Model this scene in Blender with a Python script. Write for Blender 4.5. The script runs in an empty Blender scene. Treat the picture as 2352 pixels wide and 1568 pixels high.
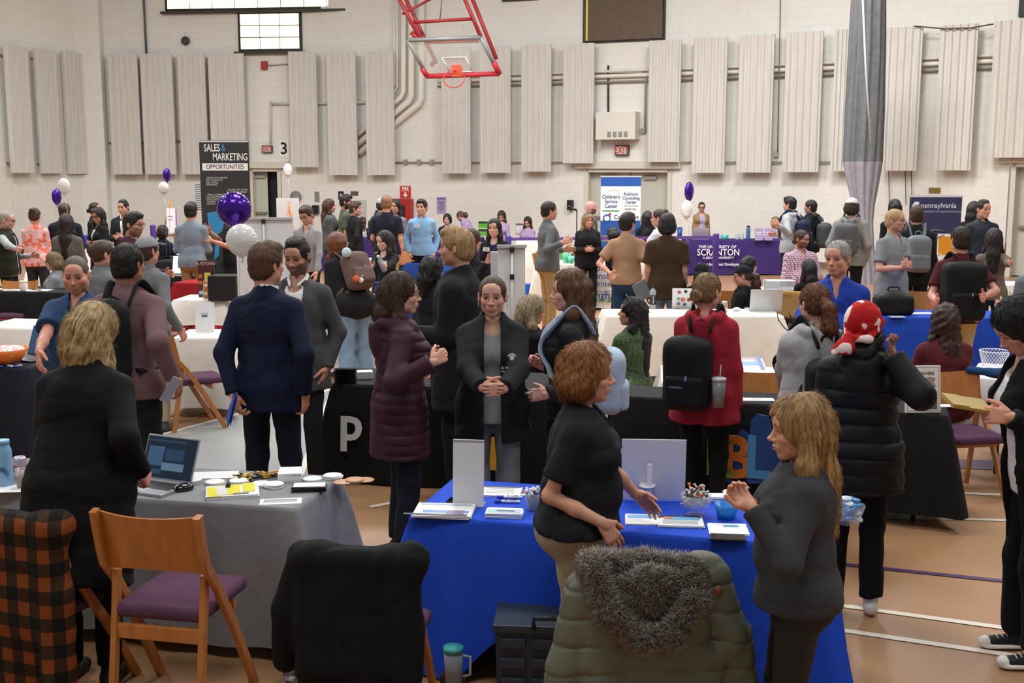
import bpy, math, random
import numpy as np
from mathutils import Vector, Matrix
from mathutils.bvhtree import BVHTree
SC = bpy.context.scene
COL = SC.collection
# ------------------------------------------------------------------ camera, world, exposure, lights
CAMH, PITCH, FPX, CXP, CYP = 2.36, math.radians(8.55), 2700.0, 1176.0, 784.0
DS = 1.2
cp_, sp_ = math.cos(PITCH), math.sin(PITCH)
cam = bpy.data.cameras.new('camera'); camo = bpy.data.objects.new('camera', cam); COL.objects.link(camo)
camo.location = (0, 0, CAMH); camo.rotation_euler = (math.pi/2 - PITCH, 0, 0)
cam.sensor_width = 36.0; cam.lens = 36.0*FPX/2352.0; cam.clip_end = 200; cam.clip_start = .05
SC.camera = camo
SC.view_settings.view_transform = 'Standard'; SC.view_settings.look = 'None'
SC.view_settings.gamma = 1.0; SC.view_settings.exposure = 0.0; SC.view_settings.use_curve_mapping = False
wd = bpy.data.worlds.new('world'); SC.world = wd; wd.use_nodes = True
wd.node_tree.nodes['Background'].inputs[0].default_value = (1.0, .985, .97, 1)
wd.node_tree.nodes['Background'].inputs[1].default_value = 0.24
SC.cycles.use_adaptive_sampling = True; SC.cycles.adaptive_threshold = .02; SC.cycles.max_bounces = 5; SC.cycles.diffuse_bounces = 2; SC.cycles.glossy_bounces = 2
SC.cycles.transmission_bounces = 4; SC.cycles.transparent_max_bounces = 6
SC.cycles.caustics_reflective = False; SC.cycles.caustics_refractive = False
def lamp(x, y, z, sx, sy, e, col=(1, .99, .97)):
    l = bpy.data.lights.new('ceiling_lamp', 'AREA'); l.shape = 'RECTANGLE'; l.size = sx; l.size_y = sy
    l.energy = e; l.color = col
    o = bpy.data.objects.new('ceiling_lamp', l); COL.objects.link(o); o.location = (x, y, z)
    return o
for ly, le in ((2, 225), (9, 300), (16, 370), (20.5, 640)):
    for lx in ((-8.5, 0, 8.5) if ly < 20 else (-9.5, -2, 4.5)):
        lamp(lx, ly, 8.8, 2.8, 1.8, le)
# ------------------------------------------------------------------ picture -> place
def ray(x, y):
    u, v = (x-CXP)/FPX, (y-CYP)/FPX
    return u, cp_ - v*sp_, -sp_ - v*cp_          # per unit of optical depth
def AT(x, y, Y):
    a, b, c = ray(x, y); t = Y/b
    return Vector((a*t, Y, CAMH + c*t))
def AS(x, y, d): return AT(x, y, d*DS)
def WZ(x, y, z=.74):
    a, b, c = ray(x, y); t = (z-CAMH)/c
    return Vector((a*t, b*t, z))
# ------------------------------------------------------------------ colours and materials
def lin(h):
    if not isinstance(h, str): return tuple(h)[:3]
    h = h.lstrip('#'); o = []
    for i in (0, 2, 4):
        c = int(h[i:i+2], 16)/255.0
        o.append(c/12.92 if c <= .04045 else ((c+.055)/1.055)**2.4)
    return tuple(o)
MATS = {}
def nt(name):
    m = bpy.data.materials.new(name); m.use_nodes = True
    return m, m.node_tree.nodes, m.node_tree.links, m.node_tree.nodes['Principled BSDF']
def mat(c, rough=.6, metal=0, bump=0, bscale=40, var=.0, vscale=6, spec=.5, trans=0, emit=0, alpha=1, coat=0, stretch=None, kind=''):
    key = (c if isinstance(c, str) else tuple(c), rough, metal, bump, bscale, var, vscale, spec, trans, emit, alpha, coat, stretch, kind)
    if key in MATS: return MATS[key]
    m, N, L, P = nt((kind or 'surface')+'_'+(c if isinstance(c, str) else 'tone').strip('#'))
    col = lin(c)
    P.inputs['Base Color'].default_value = (*col, 1); P.inputs['Roughness'].default_value = rough
    P.inputs['Metallic'].default_value = metal; P.inputs['Specular IOR Level'].default_value = spec
    P.inputs['Transmission Weight'].default_value = trans; P.inputs['Alpha'].default_value = alpha
    P.inputs['Coat Weight'].default_value = coat
    if emit:
        P.inputs['Emission Color'].default_value = (*col, 1); P.inputs['Emission Strength'].default_value = emit
    if bump or var:
        tc = N.new('ShaderNodeTexCoord'); mp = N.new('ShaderNodeMapping'); L.new(tc.outputs['Object'], mp.inputs[0])
        if stretch: mp.inputs['Scale'].default_value = stretch
        if bump:
            n = N.new('ShaderNodeTexNoise'); n.inputs['Scale'].default_value = bscale; n.inputs['Detail'].default_value = 3
            L.new(mp.outputs[0], n.inputs[0])
            b = N.new('ShaderNodeBump'); b.inputs['Strength'].default_value = min(1, bump); b.inputs['Distance'].default_value = .012
            L.new(n.outputs[0], b.inputs['Height']); L.new(b.outputs[0], P.inputs['Normal'])
        if var:
            n = N.new('ShaderNodeTexNoise'); n.inputs['Scale'].default_value = vscale; n.inputs['Detail'].default_value = 3
            L.new(mp.outputs[0], n.inputs[0])
            r = N.new('ShaderNodeValToRGB'); r.color_ramp.elements[0].position = .3; r.color_ramp.elements[1].position = .7
            r.color_ramp.elements[0].color = (*[k*(1-var) for k in col], 1)
            r.color_ramp.elements[1].color = (*[min(1, k*(1+var)) for k in col], 1)
            L.new(n.outputs[0], r.inputs[0]); L.new(r.outputs[0], P.inputs['Base Color'])
    MATS[key] = m
    return m
def fab(c, rough=.85, bump=.35, bscale=14, var=.08, spec=.25): return mat(c, rough, 0, bump, bscale, var, 9, spec, kind='fabric')
def paint(c, rough=.5, **k): return mat(c, rough, kind='painted', **k)
def hairmat(c, c2=None):
    key = ('hair', c, c2)
    if key in MATS: return MATS[key]
    m, N, L, P = nt('hair_'+c.strip('#')); a = lin(c); b = lin(c2) if c2 else tuple(k*1.7+.004 for k in a)
    at_ = N.new('ShaderNodeAttribute'); at_.attribute_name = 'strand'; mp = N.new('ShaderNodeMapping'); L.new(at_.outputs['Vector'], mp.inputs[0])
    mp.inputs['Scale'].default_value = (22, 22, 5)
    n = N.new('ShaderNodeTexNoise'); n.inputs['Scale'].default_value = 1.0; n.inputs['Detail'].default_value = 3; n.inputs['Distortion'].default_value = .5
    L.new(mp.outputs[0], n.inputs[0])
    r = N.new('ShaderNodeValToRGB'); r.color_ramp.elements[0].position = .3; r.color_ramp.elements[1].position = .72
    r.color_ramp.elements[0].color = (*[k*.6 for k in a], 1); r.color_ramp.elements[1].color = (*b, 1)
    L.new(n.outputs[0], r.inputs[0]); L.new(r.outputs[0], P.inputs['Base Color'])
    bb = N.new('ShaderNodeBump'); bb.inputs['Strength'].default_value = .7; bb.inputs['Distance'].default_value = .006
    L.new(n.outputs[0], bb.inputs['Height']); L.new(bb.outputs[0], P.inputs['Normal'])
    P.inputs['Roughness'].default_value = .5; P.inputs['Specular IOR Level'].default_value = .4
    MATS[key] = m
    return m
def patmat(kind, c1, c2, c3=None):
    """patterned cloth: check, plaid, floral, marl"""
    key = ('pat', kind, c1, c2, c3)
    if key in MATS: return MATS[key]
    m, N, L, P = nt(kind+'_cloth'); a, b = lin(c1), lin(c2); c = lin(c3) if c3 else b
    P.inputs['Roughness'].default_value = .85; P.inputs['Specular IOR Level'].default_value = .25
    tc = N.new('ShaderNodeTexCoord')
    def ramp(src, p0, c0, p1, c1_, interp='CONSTANT'):
        r = N.new('ShaderNodeValToRGB'); r.color_ramp.interpolation = interp
        r.color_ramp.elements[0].position = p0; r.color_ramp.elements[0].color = (*c0, 1)
        r.color_ramp.elements[1].position = p1; r.color_ramp.elements[1].color = (*c1_, 1)
        L.new(src, r.inputs[0]); return r
    if kind in ('check', 'plaid'):
        sx = N.new('ShaderNodeSeparateXYZ'); L.new(tc.outputs['Object'], sx.inputs[0])
        fr, wdt = (8.5, .5) if kind == 'check' else (38, .3)
        outs = []
        ad = N.new('ShaderNodeMath'); ad.operation = 'ADD'; L.new(sx.outputs[0], ad.inputs[0])
        hy = N.new('ShaderNodeMath'); hy.operation = 'MULTIPLY'; hy.inputs[1].default_value = .6; L.new(sx.outputs[1], hy.inputs[0]); L.new(hy.outputs[0], ad.inputs[1])
        for src in (ad.outputs[0], sx.outputs[2]):
            mu = N.new('ShaderNodeMath'); mu.operation = 'MULTIPLY'; mu.inputs[1].default_value = fr; L.new(src, mu.inputs[0])
            f = N.new('ShaderNodeMath'); f.operation = 'FRACT'; L.new(mu.outputs[0], f.inputs[0])
            g = N.new('ShaderNodeMath'); g.operation = 'GREATER_THAN'; g.inputs[1].default_value = 1-wdt; L.new(f.outputs[0], g.inputs[0])
            outs.append(g.outputs[0])
        s = N.new('ShaderNodeMath'); s.operation = 'ADD'; L.new(outs[0], s.inputs[0]); L.new(outs[1], s.inputs[1])
        h = N.new('ShaderNodeMath'); h.operation = 'MULTIPLY'; h.inputs[1].default_value = .5; L.new(s.outputs[0], h.inputs[0])
        r = N.new('ShaderNodeValToRGB'); r.color_ramp.interpolation = 'CONSTANT'
        r.color_ramp.elements[0].color = (*a, 1); r.color_ramp.elements[1].position = .4; r.color_ramp.elements[1].color = (*b, 1)
        e = r.color_ramp.elements.new(.9); e.color = (*c, 1)
        L.new(h.outputs[0], r.inputs[0]); L.new(r.outputs[0], P.inputs['Base Color'])
    elif kind == 'floral':
        n = N.new('ShaderNodeTexNoise'); n.inputs['Scale'].default_value = 16 if c3 != '#efdcd6' else 13; n.inputs['Detail'].default_value = 1; L.new(tc.outputs['Object'], n.inputs[0])
        r = N.new('ShaderNodeValToRGB'); r.color_ramp.interpolation = 'EASE' if c3 != '#efdcd6' else 'CONSTANT'
        r.color_ramp.elements[0].position = .42; r.color_ramp.elements[0].color = (*a, 1); r.color_ramp.elements[1].position = .5; r.color_ramp.elements[1].color = (*b, 1)
        e = r.color_ramp.elements.new(.6 if c3 != '#efdcd6' else .59); e.color = (*c, 1)
        L.new(n.outputs[0], r.inputs[0]); L.new(r.outputs[0], P.inputs['Base Color'])
    else:
        v = N.new('ShaderNodeTexVoronoi'); v.inputs['Scale'].default_value = 55; L.new(tc.outputs['Object'], v.inputs[0])
        r = N.new('ShaderNodeValToRGB'); r.color_ramp.interpolation = 'CONSTANT'
        r.color_ramp.elements[0].color = (*b, 1); r.color_ramp.elements[1].position = .33; r.color_ramp.elements[1].color = (*a, 1)
        n = N.new('ShaderNodeTexNoise'); n.inputs['Scale'].default_value = 12; L.new(tc.outputs['Object'], n.inputs[0])
        r2 = ramp(n.outputs[0], .3, b, .52, c); mx = N.new('ShaderNodeMixRGB')
        L.new(v.outputs['Distance'], r.inputs[0]); L.new(r2.outputs[0], mx.inputs[1]); L.new(r.outputs[0], mx.inputs[2]); mx.inputs[0].default_value = .6
        L.new(mx.outputs[0], P.inputs['Base Color'])
    MATS[key] = m
    return m
def strands(me, H, P, hs):
    """store where each hair point lies around the head, for the strand texture"""
    Q = ((P-H.o) @ H.R)/hs; a = np.arctan2(Q[:, 0], -(Q[:, 1]+.012)); S = np.stack([np.cos(a), np.sin(a), Q[:, 2]], 1).astype(np.float32)
    at_ = me.attributes.new('strand', 'FLOAT_VECTOR', 'POINT'); at_.data.foreach_set('vector', S.ravel())
def wisps(V, Q, H, g, n, ln, seed, r0):
    """loose locks lying along the hair surface"""
    rs = np.random.RandomState(seed); a, b, c = V[Q[:, 0]], V[Q[:, 1]], V[Q[:, 2]]; N = np.cross(b-a, c-a); N /= (np.linalg.norm(N, axis=1)[:, None]+1e-9)
    i = rs.randint(0, len(Q), n); p = a[i]; nn = N[i]; hl = ((p-H.o) @ H.R)/H.s; cr = H((0, -.03, .12)); d = (p-cr); d /= np.linalg.norm(d, axis=1)[:, None]+1e-6; d = d*.7+np.array(g)[None]*.5
    d = d-nn*(d*nn).sum(1)[:, None]; d += rs.normal(size=d.shape)*.13; d /= np.linalg.norm(d, axis=1)[:, None]; L_ = ln*(.6+.7*rs.rand(n))[:, None]; e_ = ((p+d*L_-H.o) @ H.R)/H.s
    ok = ~((e_[:, 1] > .045) & (e_[:, 2] < .07) & (np.abs(e_[:, 0]) < .085) | (hl[:, 1] > .06) & (hl[:, 2] < .085)); p, nn, d, L_ = p[ok], nn[ok], d[ok], L_[ok]; n = len(p); w_ = np.cross(nn, d); r_ = r0
    up_ = .0012+.0022*rs.rand(n)[:, None]
    p0 = p-nn*.003; p1 = p+d*L_*.5+nn*(up_-L_**2*.9); p2 = p+d*L_+nn*(up_-L_**2*4.2)
    VV = np.stack([p0+w_*r_, p0-w_*r_, p1-w_*r_+nn*r_, p1+w_*r_+nn*r_, p1-nn*r_, p2], 1).reshape(-1, 3); k = np.arange(n)*6
    FF = np.concatenate([np.stack(q_, 1) for q_ in ((k, k+1, k+2, k+3), (k, k+3, k+4, k+4), (k+1, k+4, k+2, k+2), (k+3, k+2, k+5, k+5), (k+2, k+4, k+5, k+5), (k+4, k+3, k+5, k+5))])
    F3 = np.concatenate([np.stack(q_, 1) for q_ in ((k, k+1, k+2), (k, k+2, k+3), (k, k+3, k+4), (k+1, k+4, k+2), (k+3, k+2, k+5), (k+2, k+4, k+5), (k+4, k+3, k+5))])
    return VV, F3
def catmull(P, n=5):
    P = [np.array(p, float) for p in P]; P = [2*P[0]-P[1]]+P+[2*P[-1]-P[-2]]; o = []
    for i in range(1, len(P)-2):
        for k in range(n):
            t = k/n; o.append(.5*((2*P[i])+(P[i+1]-P[i-1])*t+(2*P[i-1]-5*P[i]+4*P[i+1]-P[i+2])*t*t+(-P[i-1]+3*P[i]-3*P[i+1]+P[i+2])*t**3))
    o.append(P[-2]); return o
def skinmat():
    if 'skin' in MATS: return MATS['skin']
    m, N, L, P = nt('skin'); a = N.new('ShaderNodeVertexColor'); a.layer_name = 'tone'
    L.new(a.outputs[0], P.inputs['Base Color']); P.inputs['Roughness'].default_value = .48; P.inputs['Specular IOR Level'].default_value = .35
    MATS['skin'] = m
    return m
# ------------------------------------------------------------------ tagging
def tag(o, label=None, cat=None, group=None, kind=None):
    if label: o['label'] = label
    if cat: o['category'] = cat
    if group: o['group'] = group
    if kind: o['kind'] = kind
    return o
def thing(name, label, cat, loc=(0, 0, 0), rz=0, group=None):
    o = bpy.data.objects.new(name, None); COL.objects.link(o); o.location = loc; o.rotation_euler = (0, 0, rz)
    o.empty_display_size = .1
    return tag(o, label, cat, group)
def link(name, me, mats, parent=None):
    o = bpy.data.objects.new(name, me); COL.objects.link(o)
    for m in (mats if isinstance(mats, (list, tuple)) else [mats]): me.materials.append(m)
    if parent: o.parent = parent
    return o
def raw_mesh(name, V, F4, smooth=True):
    me = bpy.data.meshes.new(name); V = np.asarray(V, np.float32); F4 = np.asarray(F4, np.int32)
    me.vertices.add(len(V)); me.vertices.foreach_set('co', V.ravel())
    n = len(F4); k = F4.shape[1]
    me.loops.add(n*k); me.loops.foreach_set('vertex_index', F4.ravel())
    me.polygons.add(n); me.polygons.foreach_set('loop_start', np.arange(0, n*k, k, dtype=np.int32))
    me.polygons.foreach_set('use_smooth', np.full(n, smooth)); me.update(calc_edges=True)
    return me
# ------------------------------------------------------------------ plain mesh builder
class MB:
    def __init__(s): s.v = []; s.f = []; s.m = []; s.sm = []
    def _add(s, V, F, m=0, sm=False):
        b = len(s.v); s.v += [tuple(p) for p in V]
        for f in F: s.f.append([b+i for i in f]); s.m.append(m); s.sm.append(sm)
    def box(s, c, h, R=None, m=0, tw=1, tl=None):
        """box with centre c, half sizes h; tw/tl scale the top face"""
        tl = tw if tl is None else tl
        V = []
        for z in (-1, 1):
            for x, y in ((-1, -1), (1, -1), (1, 1), (-1, 1)):
                k = (tw, tl) if z > 0 else (1, 1)
                p = Vector((x*h[0]*k[0], y*h[1]*k[1], z*h[2]))
                if R is not None: p = R @ p
                V.append(p+Vector(c))
        s._add(V, [(3, 2, 1, 0), (4, 5, 6, 7), (0, 1, 5, 4), (1, 2, 6, 5), (2, 3, 7, 6), (3, 0, 4, 7)], m)
    def tube(s, pts, r, seg=8, m=0, cap=True, flat=1, up=(0, 0, 1)):
        pts = [Vector(p) for p in pts]; n = len(pts); V = []
        rs = r if isinstance(r, (list, tuple)) else [r]*n
        pn = None
        for i, p in enumerate(pts):
            t = (pts[min(i+1, n-1)]-pts[max(i-1, 0)]).normalized()
            if pn is None:
                a = Vector(up)
                if abs(t.dot(a)) > .95: a = Vector((1, 0, 0))
                pn = (a-t*a.dot(t)).normalized()
            else:
                pn = (pn-t*pn.dot(t)).normalized()
            b = t.cross(pn)
            for k in range(seg):
                an = 2*math.pi*k/seg
                V.append(p+pn*math.cos(an)*rs[i]*flat+b*math.sin(an)*rs[i])
        F = [(i*seg+k, i*seg+(k+1) % seg, (i+1)*seg+(k+1) % seg, (i+1)*seg+k) for i in range(n-1) for k in range(seg)]
        if cap: F += [tuple(range(seg))[::-1], tuple((n-1)*seg+k for k in range(seg))]
        s._add(V, F, m, True)
    def lathe(s, prof, c=(0, 0, 0), seg=20, m=0, R=None, sx=1, sy=1):
        V = []
        for r, z in prof:
            for k in range(seg):
                a = 2*math.pi*k/seg; p = Vector((r*math.cos(a)*sx, r*math.sin(a)*sy, z))
                if R is not None: p = R @ p
                V.append(p+Vector(c))
        n = len(prof)
        F = [(i*seg+k, i*seg+(k+1) % seg, (i+1)*seg+(k+1) % seg, (i+1)*seg+k) for i in range(n-1) for k in range(seg)]
        F += [tuple(range(seg))[::-1], tuple((n-1)*seg+k for k in range(seg))]
        s._add(V, F, m, True)
    def prism(s, poly, z0, z1, M=None, m=0):
        n = len(poly); V = [Vector((x, y, z)) for z in (z0, z1) for x, y in poly]
        if M is not None: V = [M @ v for v in V]
        F = [tuple(range(n))[::-1], tuple(range(n, 2*n))]+[(i, (i+1) % n, n+(i+1) % n, n+i) for i in range(n)]
        s._add(V, F, m)
    def grid(s, P, m=0, sm=True, close=False):
        nr, nc = len(P), len(P[0]); V = [p for row in P for p in row]
        F = [(i*nc+j, i*nc+(j+1) % nc, (i+1)*nc+(j+1) % nc, (i+1)*nc+j) for i in range(nr-1) for j in range(nc if close else nc-1)]
        s._add(V, F, m, sm)
    def ball(s, c, r, m=0, seg=14):
        r = r if isinstance(r, (list, tuple)) else (r, r, r); V = []; rings = seg//2
        for i in range(rings+1):
            th = math.pi*(.02+.96*i/rings)
            for k in range(seg):
                a = 2*math.pi*k/seg
                V.append(Vector(c)+Vector((r[0]*math.sin(th)*math.cos(a), r[1]*math.sin(th)*math.sin(a), -r[2]*math.cos(th))))
        F = [(i*seg+k, i*seg+(k+1) % seg, (i+1)*seg+(k+1) % seg, (i+1)*seg+k) for i in range(rings) for k in range(seg)]
        F += [tuple(range(seg))[::-1], tuple(rings*seg+k for k in range(seg))]
        s._add(V, F, m, True)
    def build(s, name, mats, parent=None, bevel=0, origin=None, M=None):
        me = bpy.data.meshes.new(name)
        V = [Vector(p) for p in s.v]
        if M is not None: V = [M @ v for v in V]
        if origin is not None: V = [v-Vector(origin) for v in V]
        me.from_pydata([tuple(v) for v in V], [], s.f); me.validate()
        if len(me.polygons) == len(s.f):
            me.polygons.foreach_set('material_index', s.m); me.polygons.foreach_set('use_smooth', s.sm)
        o = link(name, me, mats, parent)
        if origin is not None: o.location = origin
        if bevel:
            b = o.modifiers.new('bevel', 'BEVEL'); b.width = bevel; b.segments = 2; b.limit_method = 'ANGLE'
        return o
def RZ(a): return Matrix.Rotation(a, 3, 'Z')
def RX(a): return Matrix.Rotation(a, 3, 'X')
def RY(a): return Matrix.Rotation(a, 3, 'Y')
def lettering(txt, size, loc, R, c, parent, name='lettering', sx=1, bold=0, align='CENTER', ext=.0006, emit=0, shear=0, rough=.6, spacing=1):
    cu = bpy.data.curves.new(name, 'FONT'); cu.body = txt; cu.size = size; cu.extrude = ext; cu.offset = bold
    cu.align_x = align; cu.align_y = 'CENTER'; cu.shear = shear; cu.space_line = .9*spacing; cu.resolution_u = 3
    t_ = bpy.data.objects.new(name, cu); COL.objects.link(t_); me = bpy.data.meshes.new_from_object(t_); me.name = name
    bpy.data.objects.remove(t_); bpy.data.curves.remove(cu)
    o = bpy.data.objects.new(name, me); COL.objects.link(o); me.materials.clear(); me.materials.append(mat(c, rough, emit=emit, kind='ink'))
    o.matrix_world = Matrix.Translation(loc) @ R.to_4x4() @ Matrix.Diagonal((sx, 1, 1, 1))
    if parent:
        o.parent = parent
        if parent.parent or parent.rotation_euler.z or parent.location.length: pass
    return o
# ------------------------------------------------------------------ signed-distance modelling
def nrm(v): v = np.asarray(v, float); return v/(np.linalg.norm(v)+1e-12)
def wob(X, Y, Z, f, seed, n=5):
    rs = np.random.RandomState(seed); o = 0
    for i in range(n):
        d = rs.normal(size=3); d /= np.linalg.norm(d); d = d*f*(0.6+.8*rs.rand())
        o = o+np.sin(X*d[0]+Y*d[1]+Z*d[2]+rs.rand()*6.28)
    return o/n
class Fld:
    def __init__(s, lo, hi, r):
        s.r = r; s.o = np.asarray(lo, float); n = np.maximum(4, np.ceil((np.asarray(hi)-s.o)/r).astype(int)+1)
        s.n = n; s.D = np.full(tuple(n), .5, np.float32)
        s.ax = [(s.o[i]+np.arange(n[i])*r).astype(np.float32) for i in range(3)]
    def sub(s, lo, hi):
        a = np.clip(np.floor((np.asarray(lo)-s.o)/s.r).astype(int), 0, s.n); b = np.clip(np.ceil((np.asarray(hi)-s.o)/s.r).astype(int)+1, 0, s.n)
        if (b <= a).any(): return None
        sl = tuple(slice(a[i], b[i]) for i in range(3))
        return sl, s.ax[0][sl[0]][:, None, None], s.ax[1][sl[1]][None, :, None], s.ax[2][sl[2]][None, None, :]
    def put(s, sl, d, k, op):
        D = s.D[sl]; d = d.astype(np.float32)
        if op == 's': d = -d
        if op == 'u':
            if k > 0:
                h = np.clip(.5+.5*(D-d)/k, 0, 1); R = D*(1-h)+d*h-k*h*(1-h)
            else: R = np.minimum(D, d)
        else:
            if k > 0:
                h = np.clip(.5-.5*(D-d)/k, 0, 1); R = D*(1-h)+d*h+k*h*(1-h)
            else: R = np.maximum(D, d)
        s.D[sl] = R
    def cone(s, a, b, ra, rb, k=.02, op='u', fl=None, cut=False, mg=.0):
        """tapered limb from a to b; fl=(dir, factor) squashes along dir"""
        a = np.asarray(a, float); b = np.asarray(b, float); m = max(ra, rb)+k+.02+mg
        q = s.sub(np.minimum(a, b)-m, np.maximum(a, b)+m)
        if q is None: return s
        sl, X, Y, Z = q; ba = b-a; L2 = float(ba @ ba)+1e-12
        px, py, pz = X-a[0], Y-a[1], Z-a[2]
        tt = (px*ba[0]+py*ba[1]+pz*ba[2])/L2; t = np.clip(tt, 0, 1)
        vx, vy, vz = px-t*ba[0], py-t*ba[1], pz-t*ba[2]
        q2 = vx*vx+vy*vy+vz*vz
        if fl is not None:
            n = nrm(fl[0]); w = vx*n[0]+vy*n[1]+vz*n[2]; q2 = q2+(fl[1]**2-1)*w*w
        d = np.sqrt(np.maximum(q2, 0))-(ra+(rb-ra)*t)
        if cut: d = np.maximum(d, (tt-1)*math.sqrt(L2))
        s.put(sl, d, k, op); return s
    def ell(s, c, r, k=.02, op='u', R=None):
        c = np.asarray(c, float); r = np.asarray(r, float); m = max(r)+k+.02
        q = s.sub(c-m, c+m)
        if q is None: return s
        sl, X, Y, Z = q; px, py, pz = X-c[0], Y-c[1], Z-c[2]
        if R is not None:
            px, py, pz = R[0][0]*px+R[1][0]*py+R[2][0]*pz, R[0][1]*px+R[1][1]*py+R[2][1]*pz, R[0][2]*px+R[1][2]*py+R[2][2]*pz
        k0 = np.sqrt((px/r[0])**2+(py/r[1])**2+(pz/r[2])**2); k1 = np.sqrt((px/r[0]**2)**2+(py/r[1]**2)**2+(pz/r[2]**2)**2)+1e-6
        s.put(sl, k0*(k0-1)/k1, k, op); return s
    def box(s, c, h, rd=.01, k=.0, op='u', R=None):
        c = np.asarray(c, float); m = float(np.linalg.norm(h))+k+.02
        q = s.sub(c-m, c+m)
        if q is None: return s
        sl, X, Y, Z = q; px, py, pz = X-c[0], Y-c[1], Z-c[2]
        if R is not None:
            px, py, pz = R[0][0]*px+R[1][0]*py+R[2][0]*pz, R[0][1]*px+R[1][1]*py+R[2][1]*pz, R[0][2]*px+R[1][2]*py+R[2][2]*pz
        qx, qy, qz = np.abs(px)-h[0]+rd, np.abs(py)-h[1]+rd, np.abs(pz)-h[2]+rd
        d = np.sqrt(np.maximum(qx, 0)**2+np.maximum(qy, 0)**2+np.maximum(qz, 0)**2)+np.minimum(np.maximum(qx, np.maximum(qy, qz)), 0)-rd
        s.put(sl, d, k, op); return s
    def half(s, p, n, k=0):
        """keep the side n points away from (cut off what lies beyond p along n)"""
        n = nrm(n); X, Y, Z = s.ax[0][:, None, None], s.ax[1][None, :, None], s.ax[2][None, None, :]
        d = (X-p[0])*n[0]+(Y-p[1])*n[1]+(Z-p[2])*n[2]
        s.put(tuple(slice(None) for _ in range(3)), d, k, 'i'); return s
    def noise(s, amp, f, seed, st=(1, 1, 1)):
        X, Y, Z = s.ax[0][:, None, None]*st[0], s.ax[1][None, :, None]*st[1], s.ax[2][None, None, :]*st[2]
        s.D += (amp*wob(X, Y, Z, f, seed)).astype(np.float32); return s
    def folds(s, amp, f, seed, st=(1, 1, 1)):
        X, Y, Z = s.ax[0][:, None, None]*st[0], s.ax[1][None, :, None]*st[1], s.ax[2][None, None, :]*st[2]
        s.D += (amp*np.exp(-(wob(X, Y, Z, f, seed)/.13)**2)-amp*.35).astype(np.float32); return s
    def mesh(s):
        D = s.D; D[0], D[-1], D[:, 0], D[:, -1], D[:, :, 0], D[:, :, -1] = .1, .1, .1, .1, .1, .1
        I = D < 0; n = D.shape
        c = I[:-1, :-1, :-1].astype(np.int8)
        cs = np.zeros((n[0]-1, n[1]-1, n[2]-1), np.int8)
        for dx in (0, 1):
            for dy in (0, 1):
                for dz in (0, 1):
                    cs += I[dx:n[0]-1+dx, dy:n[1]-1+dy, dz:n[2]-1+dz]
        act = np.argwhere((cs > 0) & (cs < 8))
        if len(act) == 0: return np.zeros((0, 3)), np.zeros((0, 4), int)
        idx = np.full(cs.shape, -1, np.int32); idx[act[:, 0], act[:, 1], act[:, 2]] = np.arange(len(act))
        acc = np.zeros((len(act), 3)); cnt = np.zeros(len(act))
        co = [(0, 0, 0), (1, 0, 0), (0, 1, 0), (1, 1, 0), (0, 0, 1), (1, 0, 1), (0, 1, 1), (1, 1, 1)]
        vals = [D[act[:, 0]+o[0], act[:, 1]+o[1], act[:, 2]+o[2]] for o in co]
        for a, b in ((0, 1), (2, 3), (4, 5), (6, 7), (0, 2), (1, 3), (4, 6), (5, 7), (0, 4), (1, 5), (2, 6), (3, 7)):
            va, vb = vals[a], vals[b]; mk = (va < 0) != (vb < 0)
            t = np.where(mk, va/np.where(va == vb, 1, va-vb), 0)
            for ax in range(3):
                acc[:, ax] += np.where(mk, co[a][ax]+t*(co[b][ax]-co[a][ax]), 0)
            cnt += mk
        V = (act+acc/cnt[:, None])*s.r+s.o
        F = []
        for ax in range(3):
            A = [slice(0, n[i]-1) if i == ax else slice(1, n[i]-1) for i in range(3)]
            B = list(A); B[ax] = slice(1, n[ax])
            Ia, Ib = I[tuple(A)], I[tuple(B)]
            e = np.argwhere(Ia != Ib)
            if len(e) == 0: continue
            fl = Ia[e[:, 0], e[:, 1], e[:, 2]]
            p = e.copy()
            for i in range(3):
                if i != ax: p[:, i] += 1
            u, v = [(1, 2), (2, 0), (0, 1)][ax]
            def g(du, dv):
                q = p.copy(); q[:, u] -= du; q[:, v] -= dv
                return idx[q[:, 0], q[:, 1], q[:, 2]]
            Q = np.stack([g(1, 1), g(0, 1), g(0, 0), g(1, 0)], 1)
            Q[~fl] = Q[~fl][:, ::-1]
            F.append(Q)
        F = np.concatenate(F); F = F[(F >= 0).all(1)]
        return V, F
def fmesh(name, fld, m, parent=None):
    V, F = fld.mesh()
    if len(F) == 0: return None
    return link(name, raw_mesh(name, V, F), m, parent)
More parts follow.
